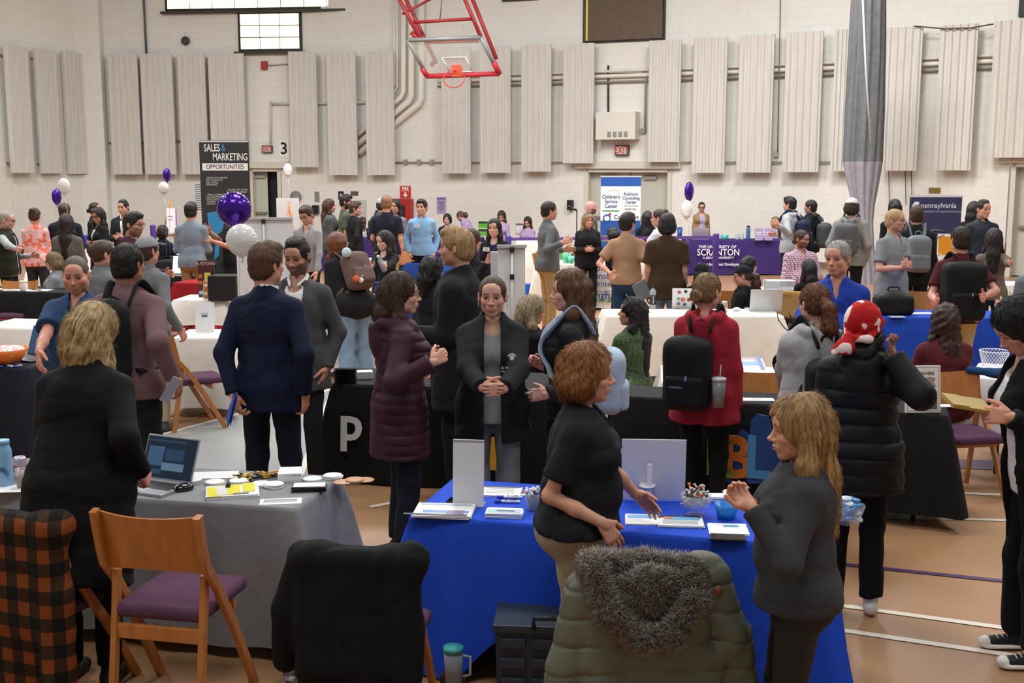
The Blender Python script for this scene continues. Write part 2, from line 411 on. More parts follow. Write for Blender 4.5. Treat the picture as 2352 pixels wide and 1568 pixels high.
# ------------------------------------------------------------------ people
def rot3(yaw=0, pitch=0, roll=0):
    """yaw>0 turns to the person's right, pitch>0 looks down, roll>0 tips to the right"""
    y, p, r = [math.radians(a) for a in (yaw, pitch, roll)]
    return np.array(Matrix.Rotation(-y, 3, 'Z') @ Matrix.Rotation(-p, 3, 'X') @ Matrix.Rotation(r, 3, 'Y'))
PRE = {'down': ((.13, -.05, -1), (.03, .18, -1)), 'pocket': ((.32, -.28, -1), (-.22, .4, -1)), 'clasp': ((.2, .1, -1), (-.62, .72, .1)),
       'cross': ((.28, .25, -1), (-.95, .3, .22)), 'hold': ((.15, .12, -1), (-.2, .95, .05)), 'gest': ((.25, .2, -1), (.15, .9, .35)),
       'table': ((.16, .4, -1), (-.03, .45, -1)), 'desk': ((.22, .4, -1), (-.3, 1, -.12)), 'face': ((.2, .65, -.7), (-.4, .15, 1)),
       'strap': ((.3, .0, -1), (-.35, .55, 1)), 'phone': ((.15, .2, -1), (-.35, .85, .4)), 'back': ((.3, -.4, -1), (-.3, -.3, -1)),
       'hip': ((.5, -.35, -1), (-.75, .3, -.4)), 'low': ((.15, .12, -1), (-.12, .55, -.8))}
#        ease sleeve hem collar open(top,bottom) quilt roughsleeve
KIND = {'tee': (.014, .55, .07, '', None, 0), 'polo': (.016, .6, .1, 'polo', None, 0), 'shirt': (.014, 1, .06, 'polo', None, 0),
        'sweater': (.02, 1, .08, 'crew', None, 0), 'qzip': (.022, 1, .08, 'stand', None, 0), 'hoodie': (.034, 1, .1, 'hood', None, 0),
        'jacket': (.036, 1, .1, 'stand', (.055, .09), 0), 'shut': (.036, 1, .12, 'stand', None, 0), 'suit': (.03, 1, .2, 'lapel', (.085, .0), 0),
        'vest': (.032, 0, .08, 'stand', (.04, .03), 0), 'puffer': (.055, 1, .14, 'hood', None, .02), 'coat': (.045, 1, .46, 'hood', None, .012),
        'cardigan': (.026, 1, .22, '', (.06, .1), 0), 'longcardi': (.034, 1, .5, '', None, 0), 'blouse': (.024, 1, .08, '', None, 0)}
def torso(F, T, s, w, f, e, belly=0, k=.03, top=True):
    fw = .92 if f else 1.0
    for q in (-1, 1): F.ell(T((q*.07, -.05*w, -.01)), np.array([.085*w+e, .075*w+e, .095+e])*s, .05, R=T.R)
    F.ell(T((0, -.012, .01)), np.array([(.168+.012*f)*w+e, (.118)*w+e, .135+e])*s, k, R=T.R)
    F.ell(T((0, .002+belly*.5, .165)), np.array([.137*w*fw+e, (.1+belly)*w+e, .17+e])*s, k, R=T.R)
    if belly > .02: F.ell(T((0, .05+belly, .14)), np.array([.14*w+e, .1+e, .13+e])*s, .06, R=T.R)
    F.ell(T((0, .0, .345)), np.array([.158*fw*(w*.6+.4)+e, .108*(w*.7+.3)+e, .185+e])*s, k, R=T.R)
    sw = (.148 if f else .165)*(.75+.25*w)
    for q in (-1, 1): F.cone(T((0, -.018, .50)), T((q*sw, -.012, .447)), (.048+e*.7)*s, (.036+e*.7)*s, .045)
    F.cone(T((0, -.02, .46)), T((0, -.012, .55)), (.07+e)*s, (.05+min(e, .02))*s, .04)
    if f:
        for q in (-1, 1): F.ell(T((q*.072, .078, .345)), np.array([.062+e, .06+e, .062+e])*s*(w*.5+.5), .045)
class Fr:
    """a frame: origin o, rotation R (columns are its axes), scale s"""
    def __init__(s, o, R, sc): s.o = np.asarray(o, float); s.R = np.asarray(R, float); s.s = sc
    def __call__(s, p, d=False):
        v = s.R @ np.asarray(p, float)
        return v if d else s.o+v*s.s
def smooth(a, b, x): t = np.clip((x-a)/(b-a), 0, 1); return t*t*(3-2*t)
def head_field(r, f, jaw=1.0, full=1.0):
    F = Fld((-.105, -.125, -.165), (.105, .14, .13), r)
    F.ell((0, -.012, .028), (.0745, .094, .087), 0)
    F.ell((0, .026, -.04), ((.053 if f else .057)*full, .062, .07), .03)
    F.ell((0, -.03, -.03), (.064, .07, .07), .03)
    for q in (-1, 1):
        F.ell((q*(.037 if f else .043)*jaw*full, .012, -.066), (.018, .03, .022), .035)
        F.ell((q*.04*full, .058, -.026), (.02, .02, .018), .025)
    F.ell((0, .06, -.098), ((.022 if f else .027)*jaw, .02, .016), .03)
    F.cone((-.034, .072, .02), (.034, .072, .02), .012, .012, .02)
    F.ell((0, .068, .045), (.045, .02, .03), .03)
    for q in (-1, 1):
        F.ell((q*.031, .098, .001), (.018, .017, .013), .012, 's')
        F.ell((q*.031, .0715, .001), (.0145, .0145, .0125), .004)
        if r < .0042:
            F.ell((q*.031, .088, .0005), (.0126, .012, .0050), .001, 's')
        F.cone((q*.012, .085, .021), (q*.043, .071, .02), .006, .004, .01)
    F.cone((0, .081, .01), (0, .104, -.03), .0062, .0098, .012)
    F.ell((0, .107, -.031), (.0105, .0105, .009), .006)
    for q in (-1, 1): F.ell((q*.0125, .093, -.036), (.0075, .0095, .007), .007)
    F.ell((0, .079, -.062), (.026, .016, .018), .015)
    F.cone((-.017, .089, -.0595), (.017, .089, -.0595), .0045, .0045, .004)
    F.ell((0, .0945, -.0595), (.012, .006, .0048), .004)
    F.ell((0, .092, -.0685), (.0165, .007, .0058), .004)
    F.cone((-.021, .0935, -.064), (.021, .0935, -.064), .0022, .0022, .002, 's')
    for q in (-1, 1):
        F.ell((q*.079, -.012, -.008), (.009, .017, .029), .006, R=np.array(Matrix.Rotation(q*.35, 3, 'Z')))
        F.ell((q*.087, -.004, -.006), (.006, .009, .017), .004, 's')
    F.cone((0, -.028, -.06), (0, -.036, -.21), .051 if not f else .045, .054 if not f else .047, .03)
    return F
def groove(F, amp, f, seed):
    X, Y, Z = F.ax[0][:, None, None], F.ax[1][None, :, None]+.012, F.ax[2][None, None, :]; rr = np.sqrt(X*X+Y*Y)+.004
    F.D += (amp*wob(X/rr, Y/rr, Z*5+0*X, f, seed, 6)*np.clip(rr/.03, 0, 1)).astype(np.float32)
def hair_field(st, r, L, g, f, seed):
    """hair in head coordinates; g is 'down' seen from the head"""
    g = nrm(g); lo = np.array([-.13, -.15, -.13]); hi = np.array([.13, .14, .165])
    back = np.array([0, -.085, .0])
    ends = [back+g*L, np.array([.07, -.03, 0])+g*L, np.array([-.07, -.03, 0])+g*L, np.array([0, .05, 0])+g*L]
    if st in ('long', 'bob', 'wavy', 'curly', 'tie'):
        for e_ in ends: lo = np.minimum(lo, e_-.1); hi = np.maximum(hi, e_+.1)
    if st == 'pony': lo = np.minimum(lo, np.array([-.12, -.24, 0])+g*(L+.05)-.03*0); lo[1] = min(lo[1], -.26)
    F = Fld(lo, hi, r); P0 = (0, .088, .066); 
    if st in ('buzz', 'short', 'crop', 'flat'):
        th = {'buzz': .0035, 'short': .011, 'crop': .014, 'flat': .008}[st]
        F.ell((0, -.012, .028), (.0745+th, .094+th, .087+th), 0)
        F.ell((0, -.035, -.03), (.066+th, .066+th, .07), .02)
        if st == 'crop': F.ell((0, .025, .095), (.06, .065, .034), .025); F.ell((0, .07, .088), (.045, .028, .024), .02)
        if st == 'flat': F.ell((0, .0, .1), (.055, .07, .026), .02)
        F.half((0, .098 if st != 'buzz' else .085, .06), (0, .70, -.72), .012)
        for q in (-1, 1): F.ell((q*.088, .062, -.01), (.03, .032, .034), .012, 's'); F.ell((q*.085, -.008, -.012), (.02, .02, .034), .008, 's')
        if st != 'buzz': F.noise(.003, 60, seed); groove(F, .0035, 26, seed)
    elif st in ('pony', 'bun', 'slick', 'clip'):
        th = .0055 if st == 'slick' else .009
        F.ell((0, -.012, .028), (.0745+th, .094+th, .087+th), 0); F.ell((0, -.04, -.02), (.066+th, .062+th, .07), .02)
        F.half((0, .096, .053 if st == 'slick' else .062), (0, .66, -.75), .012)
        for q in (-1, 1): F.ell((q*.092, .056, -.014), (.026, .03, .036), .014, 's'); F.ell((q*.085, -.008, -.012), (.02, .02, .034), .008, 's')
        if st == 'pony':
            p = np.array([0, -.112, .0 if L < .3 else -.01]); F.ell(p, (.026, .026, .026), .015)
            q1 = p+np.array([0, -.045, -.03]); q2 = q1+g*L*.45+np.array([0, -.01, 0]); q3 = p+g*L+np.array([0, -.01, 0])
            F.cone(p, q1, .026, .038, .02); F.cone(q1, q2, .04, .046, .02); F.cone(q2, q3, .044, .018, .02)
        if st == 'bun': F.ell((0, -.095, .085) if L > .1 else (0, -.13, -.02), (.042, .04, .038), .012)
        if st == 'clip': F.ell((0, -.11, .03), (.034, .028, .055), .015)
        groove(F, .0035, 30, seed); F.noise(.002, 60, seed)
    else:
        th = {'long': .014, 'bob': .02, 'wavy': .022, 'curly': .024, 'tie': .012}[st]
        F.ell((0, -.012, .03), (.0745+th, .094+th, .087+th), 0)
        F.ell((0, -.045, -.03), (.075+th*.8, .062+th, .085), .03)
        wd_ = .058 if st == 'long' else .066
        if st == 'bob':
            F.ell((0, -.055, -.035), (.095, .07, .07), .03)
            for q in (-1, 1): F.ell((q*.07, -.02, -.03), (.03, .05, .06), .025)
        else:
            e0 = back+g*L; F.cone(back, back+g*L*.5, .07, .075, .03, fl=((0, 1, 0), 1.3)); F.cone(back+g*L*.5+np.array([0, -.02, 0]), e0+np.array([0, -.02, 0]), .08, .045 if st == 'long' else .06, .03, fl=((0, 1, 0), 1.5))
            for q in (-1, 1):
                a = np.array([q*.066, -.025, .02]); b = np.array([q*wd_*1.35, -.01, 0])+g*.13; c = np.array([q*wd_*1.4, .0, 0])+g*min(L, .36)*.92
                F.cone(a, b, .032, .036, .025, fl=((1, 0, 0), 1.15)); F.cone(b, c, .036, .02, .025)
        F.ell((0, .108, -.028), (.056, .075, .088), .014, 's')
        F.ell((0, -.03, -.20) if st != 'bob' else (0, -.01, -.15), (.05, .06, .08), .02, 's') if L < .2 else None
        F.noise(.004 if st in ('long', 'bob') else .011, 30, seed, (1, 1, .5 if st != 'long' else .25))
        if st == 'curly': F.noise(.008, 110, seed+5)
        groove(F, .006 if st != 'bob' else .005, 16, seed+3); groove(F, .003, 34, seed+4)
    return F
def tones(P, skin, hc, f, beard, q, seed):
    """skin colour per point of the head, P in head coordinates"""
    n = len(P); x, y, z = np.abs(P[:, 0]), P[:, 1], P[:, 2]; c = np.tile(np.array(skin), (n, 1)); front = smooth(.03, .06, y)
    def mix(m, t, a=1): 
        mm = (m*a)[:, None]; c[:] = c*(1-mm)+np.array(t)*mm
    red = np.array(skin)*[1.12, .78, .74]
    mix(np.exp(-((x-.045)/.02)**2-((z+.03)/.02)**2)*front, red, .45)
    mix(np.exp(-(x/.014)**2-((z+.034)/.012)**2)*smooth(.09, .1, y), red, .5)
    mix(smooth(.074, .08, x)*smooth(.04, .02, np.abs(z+.01)), red, .4)
    hcol = np.array(lin(hc[0]) if isinstance(hc, tuple) else lin(hc))
    if beard:
        bcol = np.array(lin(beard[0])); 
        m = smooth(-.028, -.048, z-.35*(x-.03))*smooth(-.03, .0, y)*smooth(-.14, -.118, z)
        m = np.maximum(m, np.exp(-((z+.05)/.007)**2)*smooth(.032, .024, x)*front)
        mix(m, bcol, beard[1])
    lip = smooth(.0235, .0195, x)*smooth(.0095, .0075, np.abs(z+.0645)+x*.18)*smooth(.08, .088, y)
    mix(lip, np.array(skin)*([.95, .5, .5] if f else [.85, .55, .52]), .8)
    bz = .0245-.006*smooth(.03, .046, x)+.002*smooth(.012, .028, x)
    brow = smooth(.0045, .0028, np.abs(z-bz))*smooth(.009, .013, x)*smooth(.048, .042, x)*smooth(.055, .065, y)
    mix(brow, hcol*.55+.002, .85 if not f else .75)
    er = np.sqrt(((x-.031)/.015)**2+((z-.001)/.0075)**2)
    ring = smooth(1.5, 1.0, er)*smooth(.055, .065, y)
    mix(ring, np.array(skin)*[.45, .33, .3], .6 if q > 1 else .8)
    if q < 2:
        mix(smooth(1.05, .8, np.sqrt(((x-.031)/.013)**2+((z-.001)/.0065)**2))*smooth(.055, .065, y), (.02, .014, .012), .85)
    return c
def hand_field(r, wr, fd, td, n, s, curl, spread=1.0, point=False):
    """fd finger direction, td thumb side, n palm normal; all unit vectors"""
    m = .215*s; F = Fld(wr-m, wr+m, r)
    kn = []
    for i, (o, l) in enumerate(((.031, .074), (.0105, .083), (-.0105, .077), (-.031, .06))):
        base = wr+(fd*.012+td*o*.55)*s; k = wr+(fd*(.096-.004*abs(i-1.2))+td*o)*s; kn.append((k, l, o))
        F.cone(base, k, .0155*s, .0125*s, .014*s, fl=(n, 1.15))
    F.ell(wr+(fd*.035+td*.026+n*.008)*s, np.array([.019, .019, .019])*s, .015*s)
    for i, (k, l, o) in enumerate(kn):
        cu = curl*(1+.12*i); 
        if point and i == 0: cu = .1
        d = nrm(fd+td*o*2.2*spread); ang = 0; p = k; rr = (.0098 if i < 3 else .0085)*s
        for sg, bend in ((.46, .75), (.3, .95), (.24, .65)):
            ang += bend*cu; v = d*math.cos(ang)+n*math.sin(ang); p2 = p+v*l*sg*s
            F.cone(p, p2, rr, rr*.9, .004*s); p = p2; rr *= .9
    t0 = wr+(fd*.022+td*.026)*s; a = nrm(fd*.62+td*.75+n*.3); t1 = t0+a*.042*s; b = nrm(fd*.85+td*.35+n*.45*min(1, curl+.3)); t2 = t1+b*.034*s; t3 = t2+nrm(b+n*.3*curl)*.026*s
    F.cone(t0, t1, .0165*s, .0125*s, .012*s); F.cone(t1, t2, .0118*s, .0105*s, .004); F.cone(t2, t3, .0105*s, .0085*s, .004)
    return F
def person(label, x, yt, d, face, sex='m', w=1.0, top=('sweater', '#888888'), pants='#222530', hair=('short', '#2b1d14'), skin='#c9957a',
           head=(0, 0, 0), lean=0, arms=('down', 'down'), sit=False, beard=None, glasses=None, tag_=False, inner=None, belly=0, shoes='#1c1a19',
           hem=None, hood=None, L=.4, seed=None, group=None, full=1, jaw=1, stance=(0, 0), roll=0, extra=None, curl=.45, hat=None, tz=None, legs=True, sw_=0, hdir=None, cat='person', eye='#4a3324', H=None, thumb=None):
    f = 1 if sex == 'f' else 0; seed = seed or int(x*7+yt*3) % 9973
    skin = lin(skin); hc = hair[1] if hair else '#2b1d14'
    q = 2 if d < 6.3 else 1 if d < 9.6 else 0; dq = d; d = d*DS
    ztop = AT(x, yt, d).z-.012
    lr = math.radians(lean); cl = math.cos(lr)
    HIP = .93
    if sit: H = H or max((ztop-.56)/(1.75-HIP)/cl*1.75, 1.6)
    else: H = H or ztop/(HIP/1.75+(1-HIP/1.75)*cl)
    s = H/1.75
    if sit: hz = ztop-(1.75-HIP)*s*cl
    else: hz = ztop-(1.75-HIP)*s*cl
    th = math.radians(face)
    Rw = np.array(Matrix.Rotation(-th, 3, 'Z'))
    Rt = np.array(Matrix.Rotation(-lr, 3, 'X') @ Matrix.Rotation(math.radians(roll), 3, 'Y'))
    Tf = Fr((0, 0, hz), Rt, s)
    hsz = (.45+.55*s)*1.05
    neck = Tf((0, -.015, .55)); hpos0 = Tf((0, .012, .82-.115*hsz/s))
    Rh = Rt*.0+np.array(Matrix.Rotation(-lr*.5, 3, 'X'))@rot3(*head); Hf = Fr(hpos0, Rh, hsz)
    # the head stands where the photo shows it; the feet follow
    tgt = AT(x, yt, d); off = Rw @ hpos0; root = np.array([tgt.x-off[0], d-off[1], 0.0])
    def loc(P): return Rw.T @ (np.array(P)-root)
    rt = thing('person', label, cat, tuple(root), -th, group)
    SWd = (.148 if f else .165)*(.75+.25*w)
    J = []
    for sg, a in ((-1, arms[0]), (1, arms[1])):
        S = Tf((sg*SWd, -.008, .445)); la, lf = .285*s, .255*s; fdir = None; cu = curl
        if isinstance(a, dict):
            if 'c' in a: cu = a['c']
            t_ = loc(AS(*a['t'])) if 't' in a else Tf(a['l'])
            v = t_-S; D = np.linalg.norm(v); D2 = min(D, (la+lf)*.995); v = v/D
            hint = np.array(a.get('e', (sg*.5, -.5, -1.0))); hint = nrm(hint-v*(hint @ v))
            ca = (la*la+D2*D2-lf*lf)/(2*la*D2); ca = max(-1, min(1, ca)); E = S+v*la*ca+hint*la*math.sqrt(1-ca*ca); W = S+v*D2
            if 'f' in a: fdir = nrm(a['f'])
            tdh = a.get('th')
        else:
            u, fo = PRE[a]; u = nrm(Rt @ np.array([u[0]*sg, u[1], u[2]])); fo = nrm(Rt @ np.array([fo[0]*sg, fo[1], fo[2]])); E = S+u*la; W = E+fo*lf; tdh = None
        fd = nrm(W-E)
        if fdir is None: fdir = fd
        if tdh is None: tdh = (0, 1, .1) if abs(fd[2]) > .72 else (-.3*sg, .1, 1)
        td = np.array(tdh, float); td = nrm(td-fdir*(td @ fdir)); n = -np.cross(fdir, td)*sg
        J.append((sg, S, E, W, fdir, td, n, cu))
    kd, tc = top[0], top[1]; e, slv, hm, colr, opn, quilt = KIND[kd]; opt = top[2] if len(top) > 2 else {}
    e = opt.get('e', e); hm = opt.get('hem', hm) if hem is None else hem; opn = opt.get('open', opn); colr = opt.get('col', colr); quilt = opt.get('q', quilt); slv = opt.get('s', slv)
    rb = (.015, .011, .009)[q]; rc = (.016, .012, .010)[q]
    # ---- legs
    feet = []; knee = []; hp = []
    for sg in (-1, 1):
        h = Tf((sg*.088*(w*.5+.5), -.005, -.03)); hp.append(h)
        if sit:
            kx = np.array([sg*.12, .40*s, .49*s+.02]); ft = np.array([sg*.13, .42*s+stance[0]*sg, .06])
            if hz < .9: kx[2] = max(.45, hz-.06)
        else:
            ft = np.array([sg*(.10+abs(sw_)), stance[0]*sg, .075]); kx = (h+ft)/2+np.array([0, .03+stance[1]*0, 0])
        knee.append(kx); feet.append(ft)
    # ---- body mesh (torso, arms, hands, head) as one mesh
    Vs, Fs, Cs = [], [], []; nb = 0
    def addp(V, F, c):
        nonlocal nb
        Vs.append(V); Fs.append(F+nb); Cs.append(c); nb += len(V)
    B = [Tf((0, 0, -.18)), Tf((0, 0, .6))]+[j[i] for j in J for i in (1, 2, 3)]
    lo = np.min(B, 0)-.2*s; hi = np.max(B, 0)+.2*s
    F = Fld(lo, hi, rb); torso(F, Tf, s, w, f, -.012, belly*.8)
    F.cone(neck-np.array([0, 0, .02]), Hf((0, -.034, -.135)), .05*hsz, .046*hsz, .02)
    fat = .9+.5*(w-1)
    for sg, S, E, W, *_ in J:
        k_ = (.82 if f else 1)*fat*s; F.cone(S, E, .046*k_, .037*k_, .03); F.cone(E, (E+W)/2, .037*k_, .036*k_, .02); F.cone((E+W)/2, W, .036*k_, .0245*s, .02); F.cone(W, W+_[0]*.02, .0245*s, .024*s, .01)
    V, Q = F.mesh(); addp(V, Q, np.tile(np.array(skin), (len(V), 1)))
    rh = (.0072, .0050, .0034)[q] if dq > 5.0 else .0028
    F = head_field(rh, f, jaw, full); V, Q = F.mesh(); addp((Hf.R @ (V.T*hsz)).T+Hf.o, Q, tones(V, skin, hc, f, beard, q, seed))
    for sg, S, E, W, fd, td, n, cu in J:
        if dq > 17:
            rhd = .009
        else: rhd = (.0075, .0055, .0042)[q]
        F = hand_field(rhd, W, fd, td, n, s*(.94 if f else 1), cu); V, Q = F.mesh(); addp(V, Q, np.tile(np.array(skin)*[1.03, .93, .92], (len(V), 1)))
    V = np.concatenate(Vs); Q = np.concatenate(Fs); C = np.concatenate(Cs)
    me = raw_mesh('body', V, Q); ca = me.color_attributes.new('tone', 'FLOAT_COLOR', 'POINT')
    ca.data.foreach_set('color', np.concatenate([C, np.ones((len(C), 1))], 1).astype(np.float32).ravel())
    link('body', me, skinmat(), rt)
    # ---- eyes
    if q == 2 and abs(((face+head[0]) % 360)-0) > 45 and abs(((face+head[0]) % 360)-360) > 45:
        for sg in (-1, 1):
            m = MB(); c = Hf((sg*.031, .0712, .001)); rr = .0128*hsz
            m.ball((0, 0, 0), 1, 0, 20)
            o = m.build('eye', [mat('#e9e4de', .25), mat(eye, .2), mat('#0a0808', .15)], rt)
            gy = Hf.R @ np.array([0, 1, 0]); gq = Vector(gy).to_track_quat('Z', 'Y')
            o.matrix_local = Matrix.Translation(c) @ gq.to_matrix().to_4x4() @ Matrix.Diagonal((rr, rr, rr, 1))
            for p in o.data.polygons:
                z = p.center.normalized().z; p.material_index = 2 if z > .97 else 1 if z > .87 else 0
    # ---- hair
    g = Hf.R.T @ np.array([0, -.04 if lean < 10 else .0, -1.0])
    if hair and hair[0] != 'bald':
        rr = (.0085, .006, .0044)[q]
        if hat and hair[0] in ('short', 'crop', 'buzz'): pass
        F = hair_field(hair[0], rr, L, g, f, seed); 
        if hat == 'cap': F.half((0, 0, .05), (0, .15, 1), .01)
        if hat == 'scarf': F.half((0, .09, .03), (0, -.496, .868), .01)
        V, Q = F.mesh()
        if len(Q):
            V = (Hf.R @ (V.T*hsz)).T+Hf.o; hm_ = hairmat(hair[1], hair[2] if len(hair) > 2 else None); me = raw_mesh('hair', V, Q); strands(me, Hf, V, hsz); ho = link('hair', me, hm_, rt)
            if q > 0 and hair[0] not in ('buzz', 'slick', 'clip'):
                sh = hair[0] in ('short', 'crop', 'flat'); Vw, Fw = wisps(V, Q, Hf, (0, 0, -1), (5200 if not sh else 2600) if q == 2 else 1000, .016 if sh or hair[0] in ('pony', 'bun') else .042, seed, .0007 if q == 2 else .0013)
                me = raw_mesh('loose_strands', Vw, Fw); strands(me, Hf, np.repeat(Vw[::6], 6, 0), hsz); link('loose_strands', me, hm_, ho)['kind'] = 'stuff'
    if hat == 'cap':
        cc = extra.get('cap', '#15151a') if extra else '#15151a'
        F = Fld((-.11, -.13, -.01), (.11, .19, .15), (.008, .006, .004)[q]); F.ell((0, -.012, .032), (.087, .107, .098), 0); F.half((0, 0, .04), (0, .1, -1), .004)
        F.ell((0, .11, .055), (.066, .075, .008), .006, R=np.array(RX(-.18))); F.ell((0, -.01, .131), (.008, .008, .004), .003)
        V, Q = F.mesh(); link('cap', raw_mesh('cap', (Hf.R @ (V.T*hsz)).T+Hf.o, Q), fab(cc), rt)
    # ---- glasses
    if glasses:
        m = MB()
        for sg in (-1, 1):
            pts = [Hf((sg*.032+.0215*math.cos(a)*1.02, .101-abs(.0215*math.cos(a)*sg+0)*.15, .0+.0175*math.sin(a))) for a in np.linspace(0, 2*math.pi, 17)]
            m.tube([Vector(p) for p in pts], .0016*(1 if q > 0 else 1.7), 6, cap=False)
            m.tube([Vector(Hf(p)) for p in ((sg*.053, .096, .006), (sg*.07, .06, .006), (sg*.081, .0, .004), (sg*.082, -.02, -.01))], .0015*(1 if q > 0 else 1.6), 6)
        m.tube([Vector(Hf(p)) for p in ((-.011, .1, .003), (0, .103, .007), (.011, .1, .003))], .0016, 6)
        m.build('glasses', mat(glasses, .3, .3), rt)
    if extra and extra.get('hoop'):
        for sg in (-1, 1): m = MB(); c_ = Hf((sg*.084, -.012, -.052)); m.tube([Vector(c_)+Vector((0, .014*math.cos(a), .016*math.sin(a))) for a in np.linspace(0, 6.283, 15)], .0016, 6, cap=False); m.build('earring', mat('#d9c9a0', .2, .9), rt)
    # ---- inner shirt seen through an open front
    if inner:
        F = Fld(Tf.o-np.array([.34, .4, .16])*s, Tf.o+np.array([.34, .5, .64])*s, rc); torso(F, Tf, s, w, f, .012, belly); F.cone(Tf((0, -.008, .12)), Tf((0, -.008, -.12)), (.145*w+.012)*s, (.168*w+.016)*s, .04, fl=(Tf((0, 1, 0), d=True), 1.38)); F.half(Tf((0, 0, -.09)), Tf((0, 0, -1), d=True))
        F.cone(Tf((0, .05, .50)), Tf((0, .02, .64)), .052*s, .085*s, .01, 's'); 
        if not f: 
            for a0, a1 in (((-.066, -.01, .568), (-.03, .075, .51)), ((.066, -.01, .568), (.03, .075, .51)), ((-.066, -.01, .568), (0, -.068, .585)), ((.066, -.01, .568), (0, -.068, .585))): F.cone(Tf(a0), Tf(a1), .012*s, .011*s, .01)
        fmesh('shirt', F, fab(inner), rt)
    # ---- top garment
    hemz = -hm; pts = [Tf((0, 0, .62)), Tf((0, 0, hemz-.02)), np.array([0, 0, Tf.o[2]+hemz*s])]+[j[i] for j in J for i in (1, 2, 3)]
    mg = .2*s+.06+e+max(0, w-1)*.15; lo = np.min(pts, 0)-mg; hi = np.max(pts, 0)+mg; hi[2] -= .05
    F = Fld(lo, hi, rc); torso(F, Tf, s, w, f, e, belly)
    if not sit and lean < 15:
        F.cone(Tf((0, -.008, .12)), Tf((0, -.008+.3*belly, -min(hm, .14)-.02)), (.145*w+e)*s, ((.168+.012*f)*w+e+.008)*s, .04, fl=(Tf((0, 1, 0), d=True), 1.38))
    if hm > .12:
        Tt = (0, -.01, -hm); wd = .19*w+e*.6+.02*f
        F.cone(Tf((0, 0, .0)), Tf(Tt) if lean < 15 else Tf.o-np.array([0, 0, hm*s]), (.165*w+e)*s, wd*s, .03, fl=(Tf((0, 1, 0), d=True), 1.3))
    if sit and hm > .05: F.half(Tf((0, 0, -.10)), (0, 0, -1))
    elif lean < 15: F.half(Tf((0, 0, hemz)), Tf((0, 0, -1), d=True), .004)
    else: F.half(Tf.o+np.array([0, 0, hemz*s]), (0, .25, -1), .004)
    F.noise(.0035 if kd != 'puffer' else .006, 17, seed)
    F.noise(.003, 38, seed+1, (1, 1, .8)); F.folds(.0065 if kd not in ('puffer', 'coat') else .004, 11, seed+2, (1, 1, 1.5)); F.folds(.004, 24, seed+6, (1, 1, 1.7)) if q else None
    if opn:
        nf = 15; z0, z1 = .56, hemz-.05
        if colr == 'lapel': z1 = opt.get('z1', .1)
        for i in range(nf):
            t = i/(nf-1); zz = z0+(z1-z0)*t; wdt = (opn[0]*(1-t)+opn[1]*t)
            if wdt > .006: F.box(Tf((0, .2+belly, zz)), np.array([wdt, .2, abs(z1-z0)/(nf-1)*.62])*s, .005, .006, 's', R=Tf.R)
    F.cone(Tf((0, .02, .50)), Tf((0, -.0, .66)), .050*s, .088*s, .01, 's')
    if colr in ('polo', 'lapel') or opt.get('v'):
        vd = opt.get('v', .13 if colr == 'polo' else 0)
        if vd and not opn:
            for i in range(5): F.box(Tf((0, .15, .55-vd*i/4)), np.array([.045*(1-i/4.6), .12, vd/7])*s, .004, .006, 's', R=Tf.R)
    if quilt:
        Z = F.ax[2][None, None, :]; zz = (Z-Tf.o[2]); per = .085 if kd == 'puffer' else .06
        sn = np.abs(np.sin(math.pi*zz/per+.5*wob(F.ax[0][:, None, None], F.ax[1][None, :, None], Z, 12, seed))); F.D -= (quilt*.6*(np.sqrt(sn)-.75)).astype(np.float32); F.D += (.35*quilt*np.exp(-(sn/.16)**2)).astype(np.float32)
    for sg, S, E, W, *_ in J:
        k_ = (.84 if f else 1)*(.9+.5*(w-1)); ee = e*.8
        if slv >= 1:
            F.cone(S, E, (.046*k_+ee)*s, (.038*k_+ee*.9)*s, .035); fdv = nrm(W-E)
            F.cone(E, W-fdv*.005, (.038*k_+ee*.9)*s, (.029+ee*.6)*s, .03, cut=True)
            if q > 0: F.cone(W-fdv*.012, W-fdv*.004, (.031+ee*.62)*s, (.031+ee*.62)*s, .008, cut=True)
        elif slv > 0:
            P = S+(E-S)*(.3+slv*.75); F.cone(S, P, (.052*k_+ee)*s, (.052*k_+ee+.008)*s, .035, cut=True)
        else: F.cone(S, S+(E-S)*.1, .001, .001, .0)
    if colr in ('stand', 'polo', 'crew', 'lapel'):
        hh = {'stand': .05, 'polo': .032, 'crew': .014, 'lapel': .012}[colr]; rr_ = .066 if colr != 'lapel' else .074
        if opn and colr == 'stand': rr_ = .08
        pts = []
        for a in np.linspace(-2.35, 2.35, 9):
            pts.append((rr_*math.sin(a), -rr_*.95*math.cos(a)+.0, .545+.022*math.cos(a)-(.012 if colr == 'lapel' else 0)))
        for i in range(8):
            F.cone(Tf(pts[i]), Tf(pts[i+1]), .011*s, .011*s, .006)
            if hh > .02:
                up = lambda p: (p[0]*.93, p[1]*.93-.004, p[2]+hh-.02)
                F.cone(Tf(up(pts[i])), Tf(up(pts[i+1])), .009*s, .009*s, .012)
        if colr == 'polo' and q > 0:
            for sg in (-1, 1): F.cone(Tf((sg*.055, .045, .538)), Tf((sg*.022, .088, .49)), .013*s, .008*s, .01)
        if colr == 'lapel' and q > 0:
            for sg in (-1, 1): F.cone(Tf((sg*.078, .045, .53)), Tf((sg*.085, .105, .42)), .02*s, .016*s, .012, fl=(Tf((0, 1, 0), d=True), 2.0)); F.cone(Tf((sg*.085, .105, .42)), Tf((sg*.03, .13, .2)), .018*s, .006*s, .012, fl=(Tf((0, 1, 0), d=True), 2.0))
